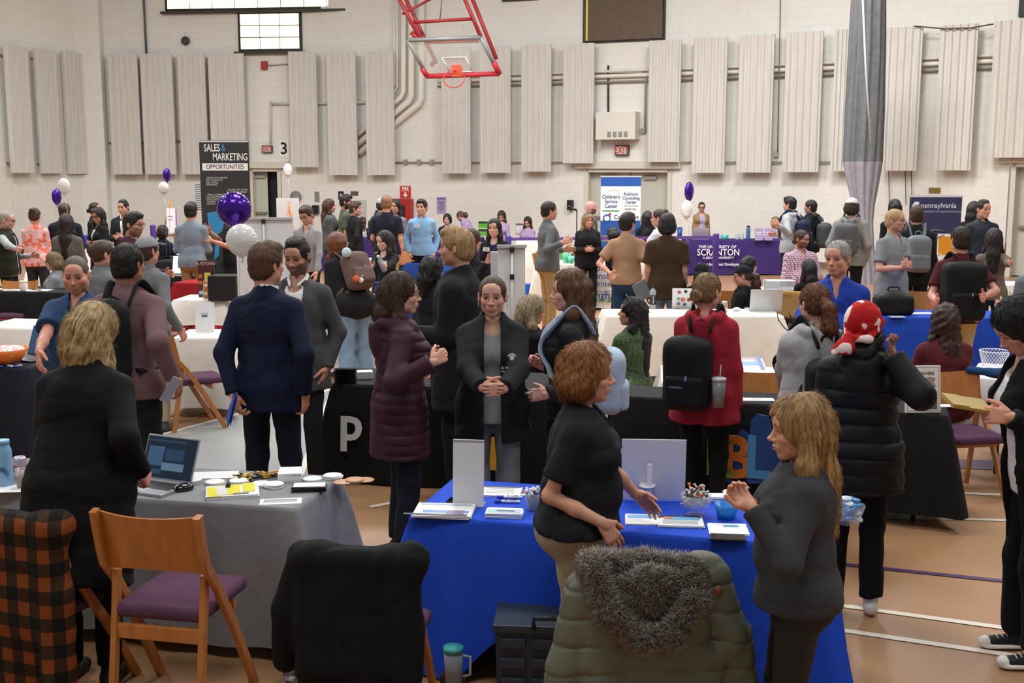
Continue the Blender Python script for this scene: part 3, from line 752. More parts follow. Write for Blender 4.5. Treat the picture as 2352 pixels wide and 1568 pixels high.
    if colr == 'hood':
        pr = [(-.085, .06, .5), (-.10, -.03, .53), (-.07, -.11, .53), (0, -.14, .50), (.07, -.11, .53), (.10, -.03, .53), (.085, .06, .5)]
        for i in range(6): F.cone(Tf(pr[i]), Tf(pr[i+1]), .04*s, .04*s, .02)
        F.ell(Tf((0, -.135, .43)), np.array([.1, .05, .1])*s, .03, R=Tf.R); F.ell(Tf((0, -.10, .55)), np.array([.05, .04, .04])*s, .03, 's', R=Tf.R)
        F.cone(Tf((0, .0, .50)), Tf((0, -.0, .66)), .054*s, .075*s, .01, 's')
    M_ = patmat(*tc) if isinstance(tc, tuple) else fab(tc, bump=.5 if not quilt else .3, rough=.6 if quilt else .85)
    nm = {'tee': 'tshirt', 'polo': 'polo_shirt', 'shirt': 'shirt', 'sweater': 'sweater', 'qzip': 'pullover', 'hoodie': 'hoodie', 'jacket': 'jacket', 'shut': 'jacket', 'suit': 'suit_jacket', 'vest': 'vest', 'puffer': 'puffer_jacket', 'coat': 'coat', 'cardigan': 'cardigan', 'longcardi': 'cardigan', 'blouse': 'blouse'}[kd]
    tobj = fmesh(nm, F, M_, rt)
    if kd == 'vest' or (inner and slv == 0):
        F = Fld(lo, hi, rc)
        for sg, S, E, W, *_ in J: F.cone(S, E, .062*s, .052*s, .03); F.cone(E, W, .05*s, .036*s, .03, cut=True)
        fmesh('sleeves', F, fab(inner or tc), rt)
    # ---- trousers
    if pants and legs:
        lo = np.min([Tf((0, 0, .05))]+hp+knee+feet, 0)-.2*s-.05*max(0, w-1); hi = np.max([Tf((0, 0, .05))]+hp+knee+feet, 0)+.2*s; lo[2] = .02; hi[2] = hz+.16*s
        F = Fld(lo, hi, rc*1.15); ew = .012; pk = pants if isinstance(pants, str) else pants[0]; wide = 0 if isinstance(pants, str) else pants[1]
        F.ell(Tf((0, -.012, .01)), np.array([(.168+.012*f)*w+ew, .118*w+ew, .135+ew])*s, .03, R=Tf.R)
        for q_ in (-1, 1): F.ell(Tf((q_*.07, -.05*w, -.02)), np.array([.086*w+ew, .076*w+ew, .1+ew])*s, .05, R=Tf.R)
        F.half(Tf((0, 0, min(.1, .05-hm) if not sit else .1)), Tf((0, 0, 1), d=True))
        for i in (0, 1):
            a = np.array(feet[i])+np.array([0, 0, .02]); kk = w*.5+.5
            F.cone(hp[i], knee[i], .09*s*kk, (.062+wide*.4)*s*kk, .03); F.cone(knee[i], a, (.062+wide*.4)*s*kk, (.052+wide)*s*kk, .03, cut=True)
        F.noise(.0045, 16, seed+3); F.folds(.006, 15, seed+8, (1, 1, 1.4)); fmesh('trousers', F, fab(pk), rt)
    if legs:
        for i in (0, 1):
            ft = feet[i]; F = Fld(ft-np.array([.08, .13, .09]), ft+np.array([.08, .22, .09]), .009 if q else .014)
            F.cone(ft+np.array([0, -.03, -.035]), ft+np.array([0, .13, -.045]), .038*s, .034*s, .02); F.cone(ft+np.array([0, 0, .03]), ft+np.array([0, .0, -.02]), .042*s, .042*s, .02); F.half((0, 0, .004), (0, 0, -1))
            fmesh('shoe', F, mat(shoes, .6, kind='leather'), rt)
    # ---- badge
    if tag_ and tobj is not None:
        bv = BVHTree.FromObject(tobj, bpy.context.evaluated_depsgraph_get()) if False else None
        px = {1: (.075, .40), 2: (-.075, .40), 3: (0, .36)}[tag_ if tag_ in (1, 2, 3) else 1]
        P = Tf((px[0], .3, px[1])); dr = Tf((0, -1, 0), d=True)
        hit = surf(tobj, P, dr)
        if hit is not None:
            m = MB(); m.box((0, 0, 0), (.042, .0015, .026)); o = m.build('name_badge', paint('#f2f2f0'), rt)
            o.matrix_local = Matrix.Translation(Vector(hit)+Vector(Tf((0, .004, 0), d=True))*.9) @ Matrix(Rt.tolist()).to_4x4()
            m = MB(); m.box((0, .002, .008), (.022, .0008, .003)); m.box((0, .002, -.004), (.03, .0008, .0018)); m.box((0, .002, -.012), (.026, .0008, .0018)); m.build('badge_print', paint('#55585c'), o)
    return dict(o=rt, T=Tf, H=Hf, J=J, Rw=Rw, root=root, s=s, top=tobj, e=e, w=w, loc=loc, f=f, rc=rc)
def surf(o, P, dr):
    """first point of mesh o met from P along dr, in o's own coordinates"""
    me = o.data; V = np.empty(len(me.vertices)*3, np.float32); me.vertices.foreach_get('co', V); V = V.reshape(-1, 3)
    v = V-np.asarray(P, np.float32); t = v @ dr; r = np.linalg.norm(v-t[:, None]*dr, axis=1); ok = (r < .02) & (t > 0)
    if not ok.any(): return None
    i = np.argmin(np.where(ok, t, 1e9)); return np.asarray(P)+dr*t[i]
def w2(p, pt): return Vector(p['root'])+Vector((p['Rw'] @ np.asarray(pt)).tolist())
def own(o, p):
    """place an object built in a person's coordinates into the hall"""
    o.location = p['root']; o.rotation_euler = p['o'].rotation_euler
    return o
def backpack(p, label, c, size=(.15, .09, .22), zc=.30, c2=None, details=True, low=0, group=None, y0=None, xo=0):
    T, s, e = p['T'], p['s'], p['e']; rc = p['rc']; yb = -(.118+e+size[1]*.8) if y0 is None else y0
    rt = thing('backpack', label, 'backpack', tuple(p['root']), p['o'].rotation_euler.z, group)
    m_ = fab(c, rough=.7)
    cz = zc-low; F = Fld(np.min([T((-.25, -.45, cz-.4)), T((.25, 0, cz+.4))], 0)-.12, np.max([T((-.25, -.45, cz-.4)), T((.25, 0, cz+.4))], 0)+.12, rc)
    F.box(T((xo, yb, cz)), np.array(size)*s, .075*s, 0, R=T.R); F.ell(T((xo, yb-.01, cz+size[2]*.5)), np.array([size[0]*.92, size[1]*.95, size[2]*.55])*s, .03, R=T.R)
    F.noise(.004, 20, 5); fmesh('main_pouch', F, m_, rt)
    F = Fld(np.min([T((-.25, -.5, cz-.35)), T((.25, 0, cz+.2))], 0)-.1, np.max([T((-.25, -.5, cz-.35)), T((.25, 0, cz+.2))], 0)+.1, rc)
    F.box(T((xo, yb-size[1]*.95, cz-size[2]*.42)), np.array([size[0]*.8, .035, size[2]*.42])*s, .03*s, 0, R=T.R); F.noise(.004, 20, 6); fmesh('front_pocket', F, fab(c2 or c, rough=.7), rt)
    for sg in (-1, 1):
        m = MB(); ex = .05+e
        W_ = p['w']; L_ = []
        for (x_, z_, dr_) in ((.06, .44, 'b'), (.075, .49, 'b'), (.085, .5, 't'), (.095, .5, 'u'), (.10, .48, 'f'), (.105, .42, 'f'), (.112, .34, 'f'), (.12, .25, 'f'), (.13, .18, 's')):
            if dr_ == 'b': P_, D_ = T((sg*x_, -.6, z_)), T((0, 1, 0), d=True)
            elif dr_ in 'tu': P_, D_ = T((sg*x_, -.04 if dr_ == 't' else .01, 1.0)), T((0, 0, -1), d=True)
            elif dr_ == 'f': P_, D_ = T((sg*x_, .7, z_)), T((0, -1, 0), d=True)
            else: P_, D_ = T((sg*x_, .1, z_)), T((0, -1, 0), d=True)
            h_ = surf(p['top'], P_, D_)
            if h_ is not None: L_.append(np.array(h_)-np.array(D_)*.008)
        L_.append(T((sg*.165*W_, -.02, .1))); L_.append(T((sg*.12, -.11-e, .08)))
        m.tube([Vector(q) for q in catmull(L_)], .03*s, 8, flat=.3, up=tuple(T((0, 0, 1), d=True))); m.build('strap', m_, rt)
    m = MB(); m.tube([Vector(T(q)) for q in ((-.035, -.12-e, .47), (-.03, -.13-e, .51), (0, -.135-e, .525), (.03, -.13-e, .51), (.035, -.12-e, .47))], .009, 6); m.build('carry_loop', m_, rt)
    if details:
        m = MB(); m.tube([Vector(T((xo+size[0]*.93*math.sin(a), yb-size[1]*.55, cz+size[2]*.35+size[2]*.62*math.cos(a)))) for a in np.linspace(-1.5, 1.5, 13)], .005, 5)
        m.build('zipper', mat('#0d0d0f' if lin(c)[0] < .1 else '#4a3c36', .4), rt)
        m = MB(); m.box(T((xo+.02, yb-size[1]*.95-.04, cz-.01)), (.006, .003, .016)); m.build('zip_pull', mat('#c8c8c8', .3, .8), rt)
    return rt, yb, cz
# ------------------------------------------------------------------ the hall
PL = [(-15.7, 19.1), (-11.6, 27.0), (-10.7, 27.05), (-5.4, 26.5), (.26, 25.1), (4.73, 23.4), (8.36, 21.7), (9.8, 20.9), (14.5, 18.2)]
PL = [(a, b*DS) for a, b in PL]
def WX(x, z, off=0.0):
    """the point of the curved wall's plane (off metres behind the panels) that the picture column x meets at height z"""
    u = (x-CXP)/FPX; best = None
    for i in range(len(PL)-1):
        a, b = Vector(PL[i]), Vector(PL[i+1]); t = (b-a).normalized(); n = Vector((-t.y, t.x)); a = a+n*off; b = b+n*off
        # X = u*(Y cos + (CAMH-z) sin)
        k = (CAMH-z)*sp_; den = (b.x-a.x)-u*cp_*(b.y-a.y)
        if abs(den) < 1e-9: continue
        s = (u*(a.y*cp_+k)-a.x)/den
        p = a+(b-a)*s; v = max(0, -s, s-1)*(b-a).length
        if (i == 0 and s < 0) or (i == len(PL)-2 and s > 1): v = .001
        if p.y > 8 and (best is None or v < best[2]): best = (Vector((p.x, p.y, z)), Vector((t.x, t.y, 0)), v)
    return best[0], best[1]
def ZY(y, Y): return AT(CXP, y, Y).z
def WPX(x, y, off=0.0):
    p, t = WX(x, 3, off)
    for _ in range(3): p, t = WX(x, ZY(y, p.y), off)
    return Vector((p.x, p.y, ZY(y, p.y))), t
OFF = .30
wallm, N_, L_, P_ = nt('painted_block'); tc = N_.new('ShaderNodeTexCoord'); sx = N_.new('ShaderNodeSeparateXYZ'); cx = N_.new('ShaderNodeCombineXYZ')
L_.new(tc.outputs['Object'], sx.inputs[0]); L_.new(sx.outputs[0], cx.inputs[0]); L_.new(sx.outputs[2], cx.inputs[1])
br = N_.new('ShaderNodeTexBrick'); L_.new(cx.outputs[0], br.inputs[0]); br.inputs['Scale'].default_value = 1
br.inputs['Brick Width'].default_value = .42; br.inputs['Row Height'].default_value = .21; br.inputs['Mortar Size'].default_value = .006
br.inputs['Color1'].default_value = (*lin('#f0eee8'), 1); br.inputs['Color2'].default_value = (*lin('#edeae3'), 1); br.inputs['Mortar'].default_value = (*lin('#e4e1d8'), 1)
nz = N_.new('ShaderNodeTexNoise'); nz.inputs['Scale'].default_value = .8; L_.new(tc.outputs['Object'], nz.inputs[0])
mx = N_.new('ShaderNodeMixRGB'); mx.blend_type = 'MULTIPLY'; mx.inputs[0].default_value = .05; L_.new(br.outputs[0], mx.inputs[1]); L_.new(nz.outputs[0], mx.inputs[2]); L_.new(mx.outputs[0], P_.inputs['Base Color'])
P_.inputs['Roughness'].default_value = .6
def struct(o): o['kind'] = 'structure'; return o
DOORS = [(577, 646, 387), (1345, 1540, 388), (2318, 2520, 375)]
def wallgrid(name, xs, zt, doors=()):
    m = MB()
    for xa, xb in zip(xs[:-1], xs[1:]):
        z0 = 0
        for dx0, dx1, dy in doors:
            if xa >= dx0-.1 and xb <= dx1+.1: z0 = WPX((dx0+dx1)/2, dy, OFF)[0].z
        a, b = WX(xa, 2.2, OFF)[0], WX(xb, 2.2, OFF)[0]
        m._add([(a.x, a.y, z0), (b.x, b.y, z0), (b.x, b.y, zt), (a.x, a.y, zt)], [(0, 1, 2, 3)])
    return struct(m.build(name, wallm))
wallgrid('wall_back', [217]+[250+i*40 for i in range(8)]+[577, 646]+[690+i*45 for i in range(14)]+[1345, 1540]+[1580+i*40 for i in range(18)]+[2318, 2520, 2900], 9, DOORS)
wallgrid('wall_left', [-900, -300, -100, 50, 216], 9)
m = MB(); a = WX(217, 2, OFF)[0]; m.box((a.x+.1, a.y-.1, 4.5), (.34, .25, 4.5)); struct(m.build('wall_corner_pier', wallm, bevel=.04))
# floor
fm, N_, L_, P_ = nt('court_floor'); tc = N_.new('ShaderNodeTexCoord'); nz = N_.new('ShaderNodeTexNoise'); nz.inputs['Scale'].default_value = .35; nz.inputs['Detail'].default_value = 4; L_.new(tc.outputs['Object'], nz.inputs[0])
r = N_.new('ShaderNodeValToRGB'); r.color_ramp.elements[0].position = .3; r.color_ramp.elements[1].position = .75; r.color_ramp.elements[0].color = (*lin('#a67d59'), 1); r.color_ramp.elements[1].color = (*lin('#ae8560'), 1)
L_.new(nz.outputs[0], r.inputs[0]); L_.new(r.outputs[0], P_.inputs['Base Color']); P_.inputs['Roughness'].default_value = .33
m = MB(); m.box((0, 16, -.05), (24, 20, .05)); struct(m.build('floor', fm))
def decal(name, pts, c, z=.002, h=.0015):
    m = MB(); m.prism([(p[0], p[1]) for p in pts], z-h, z); o = m.build(name, mat(c, .33, kind='court_paint')); struct(o); return o
def fline(name, a, b, w, c, z=.0045):
    a, b = WZ(*a, 0), WZ(*b, 0); d = (b-a).normalized(); n = Vector((-d.y, d.x, 0))*w/2
    return decal(name, [a-n, b-n, b+n, a+n], c, z)
g = [WZ(250, 1030, 0), WZ(760, 895, 0), WZ(672, 1150, 0), WZ(500, 1400, 0), WZ(100, 1400, 0)]
decal('floor_key_area', [g[0], g[4], g[3], g[2], g[1]], '#9a9b9a')
fline('floor_line', (240, 1033), (765, 893), .05, '#e8e4da'); fline('floor_line', (765, 893), (650, 1200), .05, '#e8e4da')
for a, b, w_, c in (((1900, 1120), (2420, 1142), .05, '#ded8cc'), ((1900, 1185), (2420, 1198), .045, '#d2c8b8'), ((1930, 1296), (2420, 1347), .05, '#4b3157'),
                    ((1900, 1387), (2420, 1458), .05, '#e8dfd0'), ((1900, 1443), (2420, 1520), .05, '#e8dfd0'), ((2080, 1060), (2420, 1075), .3, '#6d5f78'),
                    ((250, 990), (480, 945), .045, '#dccdb8'), ((740, 868), (800, 850), .04, '#e8dccb'), ((1050, 730), (1420, 728), .05, '#d8cbb8'),
                    ((850, 1165), (925, 1150), .05, '#e0d6c8'), ((1780, 655), (1900, 655), .5, '#8f8d8a')): fline('floor_line', a, b, w_, c)
# doors
def wbox(name, label, cat, x0, x1, y0, y1, dep, c, off=OFF, rough=.5, mat_=None, bevel=.004, parent=None, metal=0):
    """a box on the wall, given by its corners in the picture"""
    p, t = WPX((x0+x1)/2, (y0+y1)/2, off); a, _ = WPX(x0, (y0+y1)/2, off); b, _ = WPX(x1, (y0+y1)/2, off)
    hw = (b-a).length/2; zt, zb = ZY(y0, p.y), ZY(y1, p.y); n = Vector((t.y, -t.x, 0)); R = Matrix((t, -n, (0, 0, 1))).transposed()
    m = MB(); m.box((0, 0, 0), (hw, dep/2, (zt-zb)/2)); o = m.build(name, mat_ or mat(c, rough, metal, kind='painted'), parent, bevel=bevel)
    M = Matrix.Translation(Vector((p.x, p.y, (zt+zb)/2))+n*dep/2) @ R.to_4x4()
    if parent is None: o.matrix_world = M; tag(o, label, cat)
    else: o.matrix_world = parent.matrix_world.inverted() @ M
    return o, M, hw, (zt-zb)/2, dep
def door(i, x0, x1, ytop, leaves, c='#cfcfc0', dark=False):
    zt = WPX((x0+x1)/2, ytop, OFF)[0].z; a, t = WX(x0, 1.2, OFF); b, _ = WX(x1, 1.2, OFF); t = (b-a); W = t.length; t.normalize(); n = Vector((t.y, -t.x, 0))
    M = Matrix.Translation((a.x, a.y, 0)) @ Matrix((t, -n, (0, 0, 1))).transposed().to_4x4()
    e = bpy.data.objects.new('door_%d' % i, None); COL.objects.link(e); e.matrix_world = M; e['kind'] = 'structure'
    m = MB(); 
    for x in (.03, W-.03): m.box((x, .12, zt/2), (.05, .16, zt/2))
    m.box((W/2, .12, zt-.03), (W/2, .16, .05)); m.box((W/2, -.05, zt+.1), (W/2+.25, .07, .09)); m.build('door_frame', paint('#dcd7c9'), e)
    for l in leaves:
        m = MB(); m.box((l[0]*W+(l[1]-l[0])*W/2, .22, zt/2-.03), ((l[1]-l[0])*W/2-.012, .025, zt/2-.05)); m.build('door_leaf', paint(c), e, bevel=.004)
        m = MB(); m.box((l[0]*W+(l[1]-l[0])*W*.5, .16, zt-.22), (.16, .035, .035)); m.box((l[0]*W+(l[1]-l[0])*W*.5, .1, zt-.12), (.14, .02, .01)); m.build('door_closer', paint('#a9a9a4', metal=.5), e)
        m = MB(); m.box((l[0]*W+(l[1]-l[0])*W*.5, .15, 1.05), ((l[1]-l[0])*W*.42, .03, .03)); m.build('push_bar', paint('#8f9089', metal=.7), e)
    m = MB(); m.box((W/2, 1.6, zt/2), (W/2+.1, 1.2, zt/2)); m.build('room_shade_box', paint('#0d0e1a' if dark else '#55554f'), e)  # solid box behind the doorway; the room's darkness is put into its colour
    return e
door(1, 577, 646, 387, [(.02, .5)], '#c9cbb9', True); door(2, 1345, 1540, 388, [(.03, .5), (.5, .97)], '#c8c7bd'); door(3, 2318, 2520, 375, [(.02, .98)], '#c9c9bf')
# baseboard
m = MB(); xs = [217]+list(range(250, 577, 40))+[577]; prev = None
for xa, xb in [(217, 400), (400, 577), (646, 900), (900, 1345), (1540, 1800), (1800, 2080), (2080, 2318)]:
    a, b = WX(xa, .1, OFF-.01)[0], WX(xb, .1, OFF-.01)[0]; m._add([(a.x, a.y, 0), (b.x, b.y, 0), (b.x, b.y, .14), (a.x, a.y, .14)], [(0, 1, 2, 3)])
struct(m.build('baseboard_back', paint('#6f6a64')))
# acoustic panels
panm = mat('#dbd7d0', .75, var=.07, vscale=2.5, stretch=(6, 6, .5), bump=.2, bscale=8, kind='fibre_panel')
def panel(i, x0, x1, y0, y1, ordinal, where):
    ym = (y0+y1)/2; a, _ = WPX(x0, ym); b, _ = WPX(x1, ym); c = (a+b)/2; t = b-a; t.z = 0; W = t.length; t.normalize(); n = Vector((t.y, -t.x, 0))
    zt, zb = ZY(y0, c.y), ZY(y1, c.y); m = MB(); P = []; k = 5; f_ = []
    for j in range(k):
        u0 = j/k*W; f_ += [(u0+.02, .0), (u0+W/k*.18, -.035), (u0+W/k*.62, -.035), (u0+W/k*.8, .0)]
    poly = [(-W/2+.0, .07), (W/2, .07), (W/2, .0)]+[(u-W/2, v) for u, v in f_[::-1]]+[(-W/2, .0)]
    m.prism([(p[0], p[1]) for p in poly[::-1]], zb-zb, zt-zb)
    o = m.build('acoustic_panel', panm); tag(o, 'pale corrugated acoustic panel on the %s wall, %s' % (where, ordinal), 'wall panel', 'corrugated acoustic panels')
    o.matrix_world = Matrix.Translation((c.x, c.y, zb)) @ Matrix((t, -n, (0, 0, 1))).transposed().to_4x4()
    for z in (.25, zt-zb-.25):
        for q in (-1, 1): m = MB(); m.box((q*W*.35, .18, z), (.02, .115, .02)); m.build('bracket', paint('#77716a'), o)
ordn = ['first', 'second', 'third', 'fourth', 'fifth', 'sixth', 'seventh', 'eighth', 'ninth', 'tenth', 'eleventh', 'twelfth', 'thirteenth', 'fourteenth', 'fifteenth', 'sixteenth', 'seventeenth', 'eighteenth', 'nineteenth']
for i, (a, b, c, d) in enumerate([(12, 72, 105, 397), (80, 137, 113, 398), (143, 197, 120, 399)]): panel(i, a+8, b, c, d, ordn[i]+' from the frame edge', 'angled left')
for i, (a, b, c, d) in enumerate([(252, 320, 125, 400), (327, 399, 124, 400), (412, 474, 124, 400), (482, 562, 123, 400), (665, 728, 118, 384), (752, 818, 120, 402), (840, 904, 118, 402), (1014, 1080, 108, 398), (1102, 1172, 106, 397), (1197, 1265, 103, 394), (1293, 1363, 100, 375),
                                   (1489, 1562, 92, 372), (1591, 1667, 86, 397), (1695, 1774, 80, 396), (1801, 1885, 73, 395), (1913, 1962, 67, 393), (2029, 2112, 62, 392), (2152, 2238, 56, 391), (2276, 2390, 45, 362)]):
    panel(i, a, b, c, d, ordn[i]+' counting from the corner', 'back')
# windows
gb = mat('#fff6cf', .3, emit=1.15, kind='glass_block'); 
def gwin(n, x0, x1, y0, y1, nx, ny):
    wx, M, hw, hh, dp = wbox('window_%d' % n, None, None, x0, x1, y0, y1, .05, '#151515', off=OFF+.0); wx['kind'] = 'structure'
    gx = MB()
    for i in range(nx):
        for j in range(ny): gx.box((-hw+.06+(2*hw-.12)*(i+.5)/nx, -.03, -hh+.06+(2*hh-.12)*(j+.5)/ny), ((2*hw-.12)/nx/2-.012, .03, (2*hh-.12)/ny/2-.012))
    gx.build('glass_blocks', gb, wx, bevel=.008)
    s_ = MB(); s_.box((0, -.04, -hh-.03), (hw+.1, .1, .03)); s_.build('window_sill', paint('#3a352c'), wx)
gwin(1, 380, 858, -75, 24, 9, 2); gwin(2, 548, 694, 26, 119, 3, 3)
wx, M, hw, hh, dp = wbox('window_3', None, None, 1340, 1528, -60, 96, .06, '#1b1714'); wx['kind'] = 'structure'
s_ = MB(); s_.grid([[Vector((-hw+.05+(2*hw-.1)*i/12, -.06-.012*math.sin(i*1.3+j), -hh+.04+(2*hh-.08)*j/8)) for i in range(13)] for j in range(9)]); s_.build('window_blind', fab('#6a5d50', .8), wx)
s_ = MB(); s_.box((-hw+.12, -.07, 0), (.02, .01, hh-.05)); s_.build('window_glow_strip', mat('#c9b34a', .4, emit=.4), wx)  # yellow strip along the blind, given a glow of its own
wx, M, hw, hh, dp = wbox('window_4', None, None, 1155, 1260, -40, 2, .06, '#1b1714'); wx['kind'] = 'structure'
wx, M, hw, hh, dp = wbox('window_5', None, None, 2343, 2420, -60, 37, .06, '#16201c'); wx['kind'] = 'structure'
# pipes and conduits
def wtube(name, label, pts, r, c, off=OFF-.06, cat='pipe', group=None):
    m = MB(); m.tube([WPX(x, y, off)[0] for x, y in pts], r, 10); o = m.build(name, paint(c)); return tag(o, label, cat, group)
def ztube(name, label, x0, x1, z, r, c, off=OFF-.06, cat='pipe'):
    n = max(2, int(abs(x1-x0)/60)+1); m = MB(); m.tube([WX(x0+(x1-x0)*i/(n-1), z, off)[0] for i in range(n)], r, 8); return tag(m.build(name, paint(c)), label, cat)
for i, (z, r_, c, w_) in enumerate([(4.62, .035, '#e2dccf', 'highest'), (4.50, .05, '#ece6da', 'middle'), (4.36, .028, '#8d8880', 'lowest')]):
    ztube('wall_pipe', '%s of the three long horizontal pipes behind the upper panels' % w_, 1005, 1945, z, r_, c)
    ztube('wall_pipe', '%s of three horizontal pipes right of the grey curtain' % w_, 2020, 2345, z, r_, c)
ztube('wall_conduit', 'thin grey conduit crossing the wall below panel bottoms', 905, 1600, 2.42, .018, '#9d978c', cat='conduit')
ztube('wall_conduit', 'thin conduit low behind the rightmost panels', 1600, 1960, 2.42, .018, '#9d978c', cat='conduit')
ztube('wall_conduit', 'thin dark conduit by the left corner', 200, 345, 2.95, .02, '#7d776f', cat='conduit')
ztube('wall_conduit', 'pale conduit between the panels beside the tall black banner', 400, 520, 3.0, .03, '#bdb7ab', cat='conduit')
ztube('wall_pipe', 'pale horizontal pipe left of the downpipes, beyond the third exit sign', 622, 845, 3.98, .035, '#dad4c8')
wtube('wall_pipe', 'slim vertical pipe above the number 3 sign', [(622, 232), (622, 330)], .025, '#d6d0c4')
for i, (x, yb, ex, ey, r_, w_) in enumerate([(968, 232, 825, 352, .085, 'rightmost fat'), (945, 226, 818, 335, .085, 'middle fat'), (927, 216, 815, 316, .07, 'third fat'), (912, 205, 870, 245, .025, 'thin left'), (906, 200, 868, 236, .02, 'thinnest')]):
    wtube('downpipe', '%s cream downpipe that bends left behind the panel' % w_, [(x, -60), (x, yb-6), (x-5, yb+6), (ex, ey)], r_, '#f2ecdf', off=OFF-.11)
wtube('hanging_cable', 'black cable running down to the white heater cabinet', [(1397, 150), (1397, 258)], .022, '#2a2826', cat='cable')
wtube('wall_conduit', 'grey conduit bending down to the heater switch', [(1330, 168), (1475, 166), (1483, 175), (1481, 300)], .02, '#aaa498', cat='conduit')
wtube('hanging_cable', 'blue grey cable high on the wall near the left corner', [(329, -20), (332, 40), (336, 122)], .03, '#59626e', cat='cable')
wtube('hanging_cable', 'long thin wire hanging to an outlet between panels', [(1793, -20), (1786, 350)], .012, '#6d675c', cat='cable', off=OFF-.2)
for i, x in enumerate((2041, 2079, 2093)): wtube('hanging_cable', 'thin black cable dangling under the panel, %s beside the transport banner' % ('leftmost', 'middle', 'rightmost')[i], [(x, 392), (x+2, 470)], .008, '#2b2926', cat='cable')
wtube('hanging_cable', 'dark swagged cable across the rightmost panels', [(2100, 60), (2170, 66), (2230, 64), (2282, 55)], .015, '#5a5248', cat='cable', off=-.08)
# heater
h, M, hw, hh, dp = wbox('wall_heater', 'white heater cabinet over the double door', 'heater', 1380, 1470, 258, 321, .38, '#e6e2d8')
g_ = MB()
for i in range(4): g_.box((-hw*.3+i*hw*.28, -dp/2-.003, -hh*.63), (hw*.09, .005, hh*.2))
g_.build('vent', paint('#98948c'), h)
o, *_ = wbox('outlet_box', 'small grey switch box at the right of the heater', 'switch box', 1474, 1484, 294, 306, .08, '#9f9b94')
wbox('outlet_box', 'grey outlet box under the long wire between panels', 'switch box', 1779, 1789, 345, 360, .06, '#c8c2b6')
for i, x in enumerate((932, 963, 993)): wbox('outlet_box', 'grey junction box on the thin conduit, %s of three' % ('left', 'middle', 'right')[i], 'switch box', x-4, x+4, 366, 378, .07, '#a39d93')
# exit signs, number card
def flat(M): return M @ Matrix.Rotation(math.pi/2, 4, 'X')
def textat(parent, txt, size, x, z, dep, c, **k):
    """writing on the front of a wall box"""
    k.setdefault('name', 'lettering'); o = lettering(txt, size, Vector((x, -dep/2-.0025, z)), RX(math.pi/2), c, None, **k); o.parent = parent; return o
for nm, x0, x1, y0, y1, wh in (('exit_sign', 604, 627, 334, 351, 'beside the number 3 card'), ('exit_sign', 1415, 1446, 333, 357, 'under the white heater cabinet')):
    s_, M, hw, hh, dp = wbox(nm, 'dark framed EXIT sign %s' % wh, 'exit sign', x0, x1, y0, y1, .09, '#3b3733')
    q_ = MB(); q_.box((0, -dp/2-.003, 0), (hw*.86, .004, hh*.78)); q_.build('sign_face', paint('#cfc6bb'), s_)
    o = textat(s_, 'EXIT', hh*2.0, 0, 0, dp+.012, '#c8323a', sx=.72, bold=.004)
s_, M, hw, hh, dp = wbox('number_card', 'white card with a black number 3 above the left doorway', 'sign', 641, 664, 322, 362, .012, '#f2f2ee'); textat(s_, '3', hh*1.9, 0, 0, dp, '#15151c', bold=.008)
wbox('fire_alarm', 'red fire alarm sounder high on the wall beneath the windows', 'alarm', 602, 615, 141, 160, .1, '#b0302a')
wtube('wall_conduit', 'thin conduit from the red alarm to the next panel', [(615, 150), (664, 147)], .012, '#a9a398', cat='conduit')
s_, M, hw, hh, dp = wbox('fire_sign', 'red FIRE sign with white arrow over the extinguisher cabinet', 'sign', 919, 944, 427, 455, .015, '#c93a34')
textat(s_, 'FIRE', hh*.62, 0, hh*.58, dp, '#ffffff', bold=.003); textat(s_, 'EXTINGUISHER', hh*.2, 0, hh*.22, dp, '#ffffff')
a_ = MB(); a_.prism([(-hw*.14, 0), (hw*.14, 0), (hw*.14, -hh*.4), (hw*.42, -hh*.4), (0, -hh*.88), (-hw*.42, -hh*.4), (-hw*.14, -hh*.4)], 0, .004, M=RX(math.pi/2).to_4x4())
o = a_.build('arrow', paint('#ffffff'), s_); o.location = (0, -dp/2, .0)
s_, M, hw, hh, dp = wbox('extinguisher_cabinet', 'red fire extinguisher cabinet with a window on the back wall', 'cabinet', 903, 950, 456, 523, .28, '#b01f22')
q_ = MB(); q_.box((0, -dp/2-.003, -.04), (hw*.55, .006, hh*.66)); q_.build('cabinet_door', paint('#3a1a1a', rough=.2), s_)
e_ = MB(); e_.lathe([(.05, -.22), (.06, -.2), (.06, .1), (.03, .16), (.02, .2)], (0, -dp/2-.01, -.08), 12); e_.build('extinguisher_bottle', paint('#b8b0ac', rough=.3), s_)
s_, M, hw, hh, dp = wbox('notice_poster', 'lilac notice poster right of the extinguisher cabinet', 'poster', 1003, 1025, 452, 491, .008, '#b9a0cb')
q_ = MB(); q_.box((0, -dp/2-.002, hh*.78), (hw*.8, .001, hh*.08))
for j in range(6): q_.box((0, -dp/2-.002, hh*.4-j*hh*.2), (hw*(.7-.1*(j % 3)), .001, hh*.04))
q_.build('print', paint('#6b4e86'), s_)
wbox('wall_plate', 'grey metal access plate left of the black dispenser', 'wall plate', 718, 734, 440, 464, .02, '#8c8b88', rough=.4)
wbox('soap_dispenser', 'black hand sanitiser dispenser on the back wall', 'dispenser', 721, 734, 471, 491, .12, '#1c1c1e', rough=.3)
s_, M, hw, hh, dp = wbox('wall_sign', 'small navy wall sign above the bearded man', 'sign', 777, 790, 439, 458, .01, '#2b2a45'); q_ = MB(); q_.ball((0, -dp/2, 0), (hw*.4, .003, hh*.4), 0, 10); q_.build('symbol', paint('#dddddd'), s_)
wbox('wall_plate', 'small dark brass plate on the wall near the bearded man', 'wall plate', 806, 823, 439, 449, .02, '#5d584a')
wbox('notice_board', 'pale notice board behind the man in black polo', 'notice board', 822, 842, 459, 499, .03, '#c4c4c2')
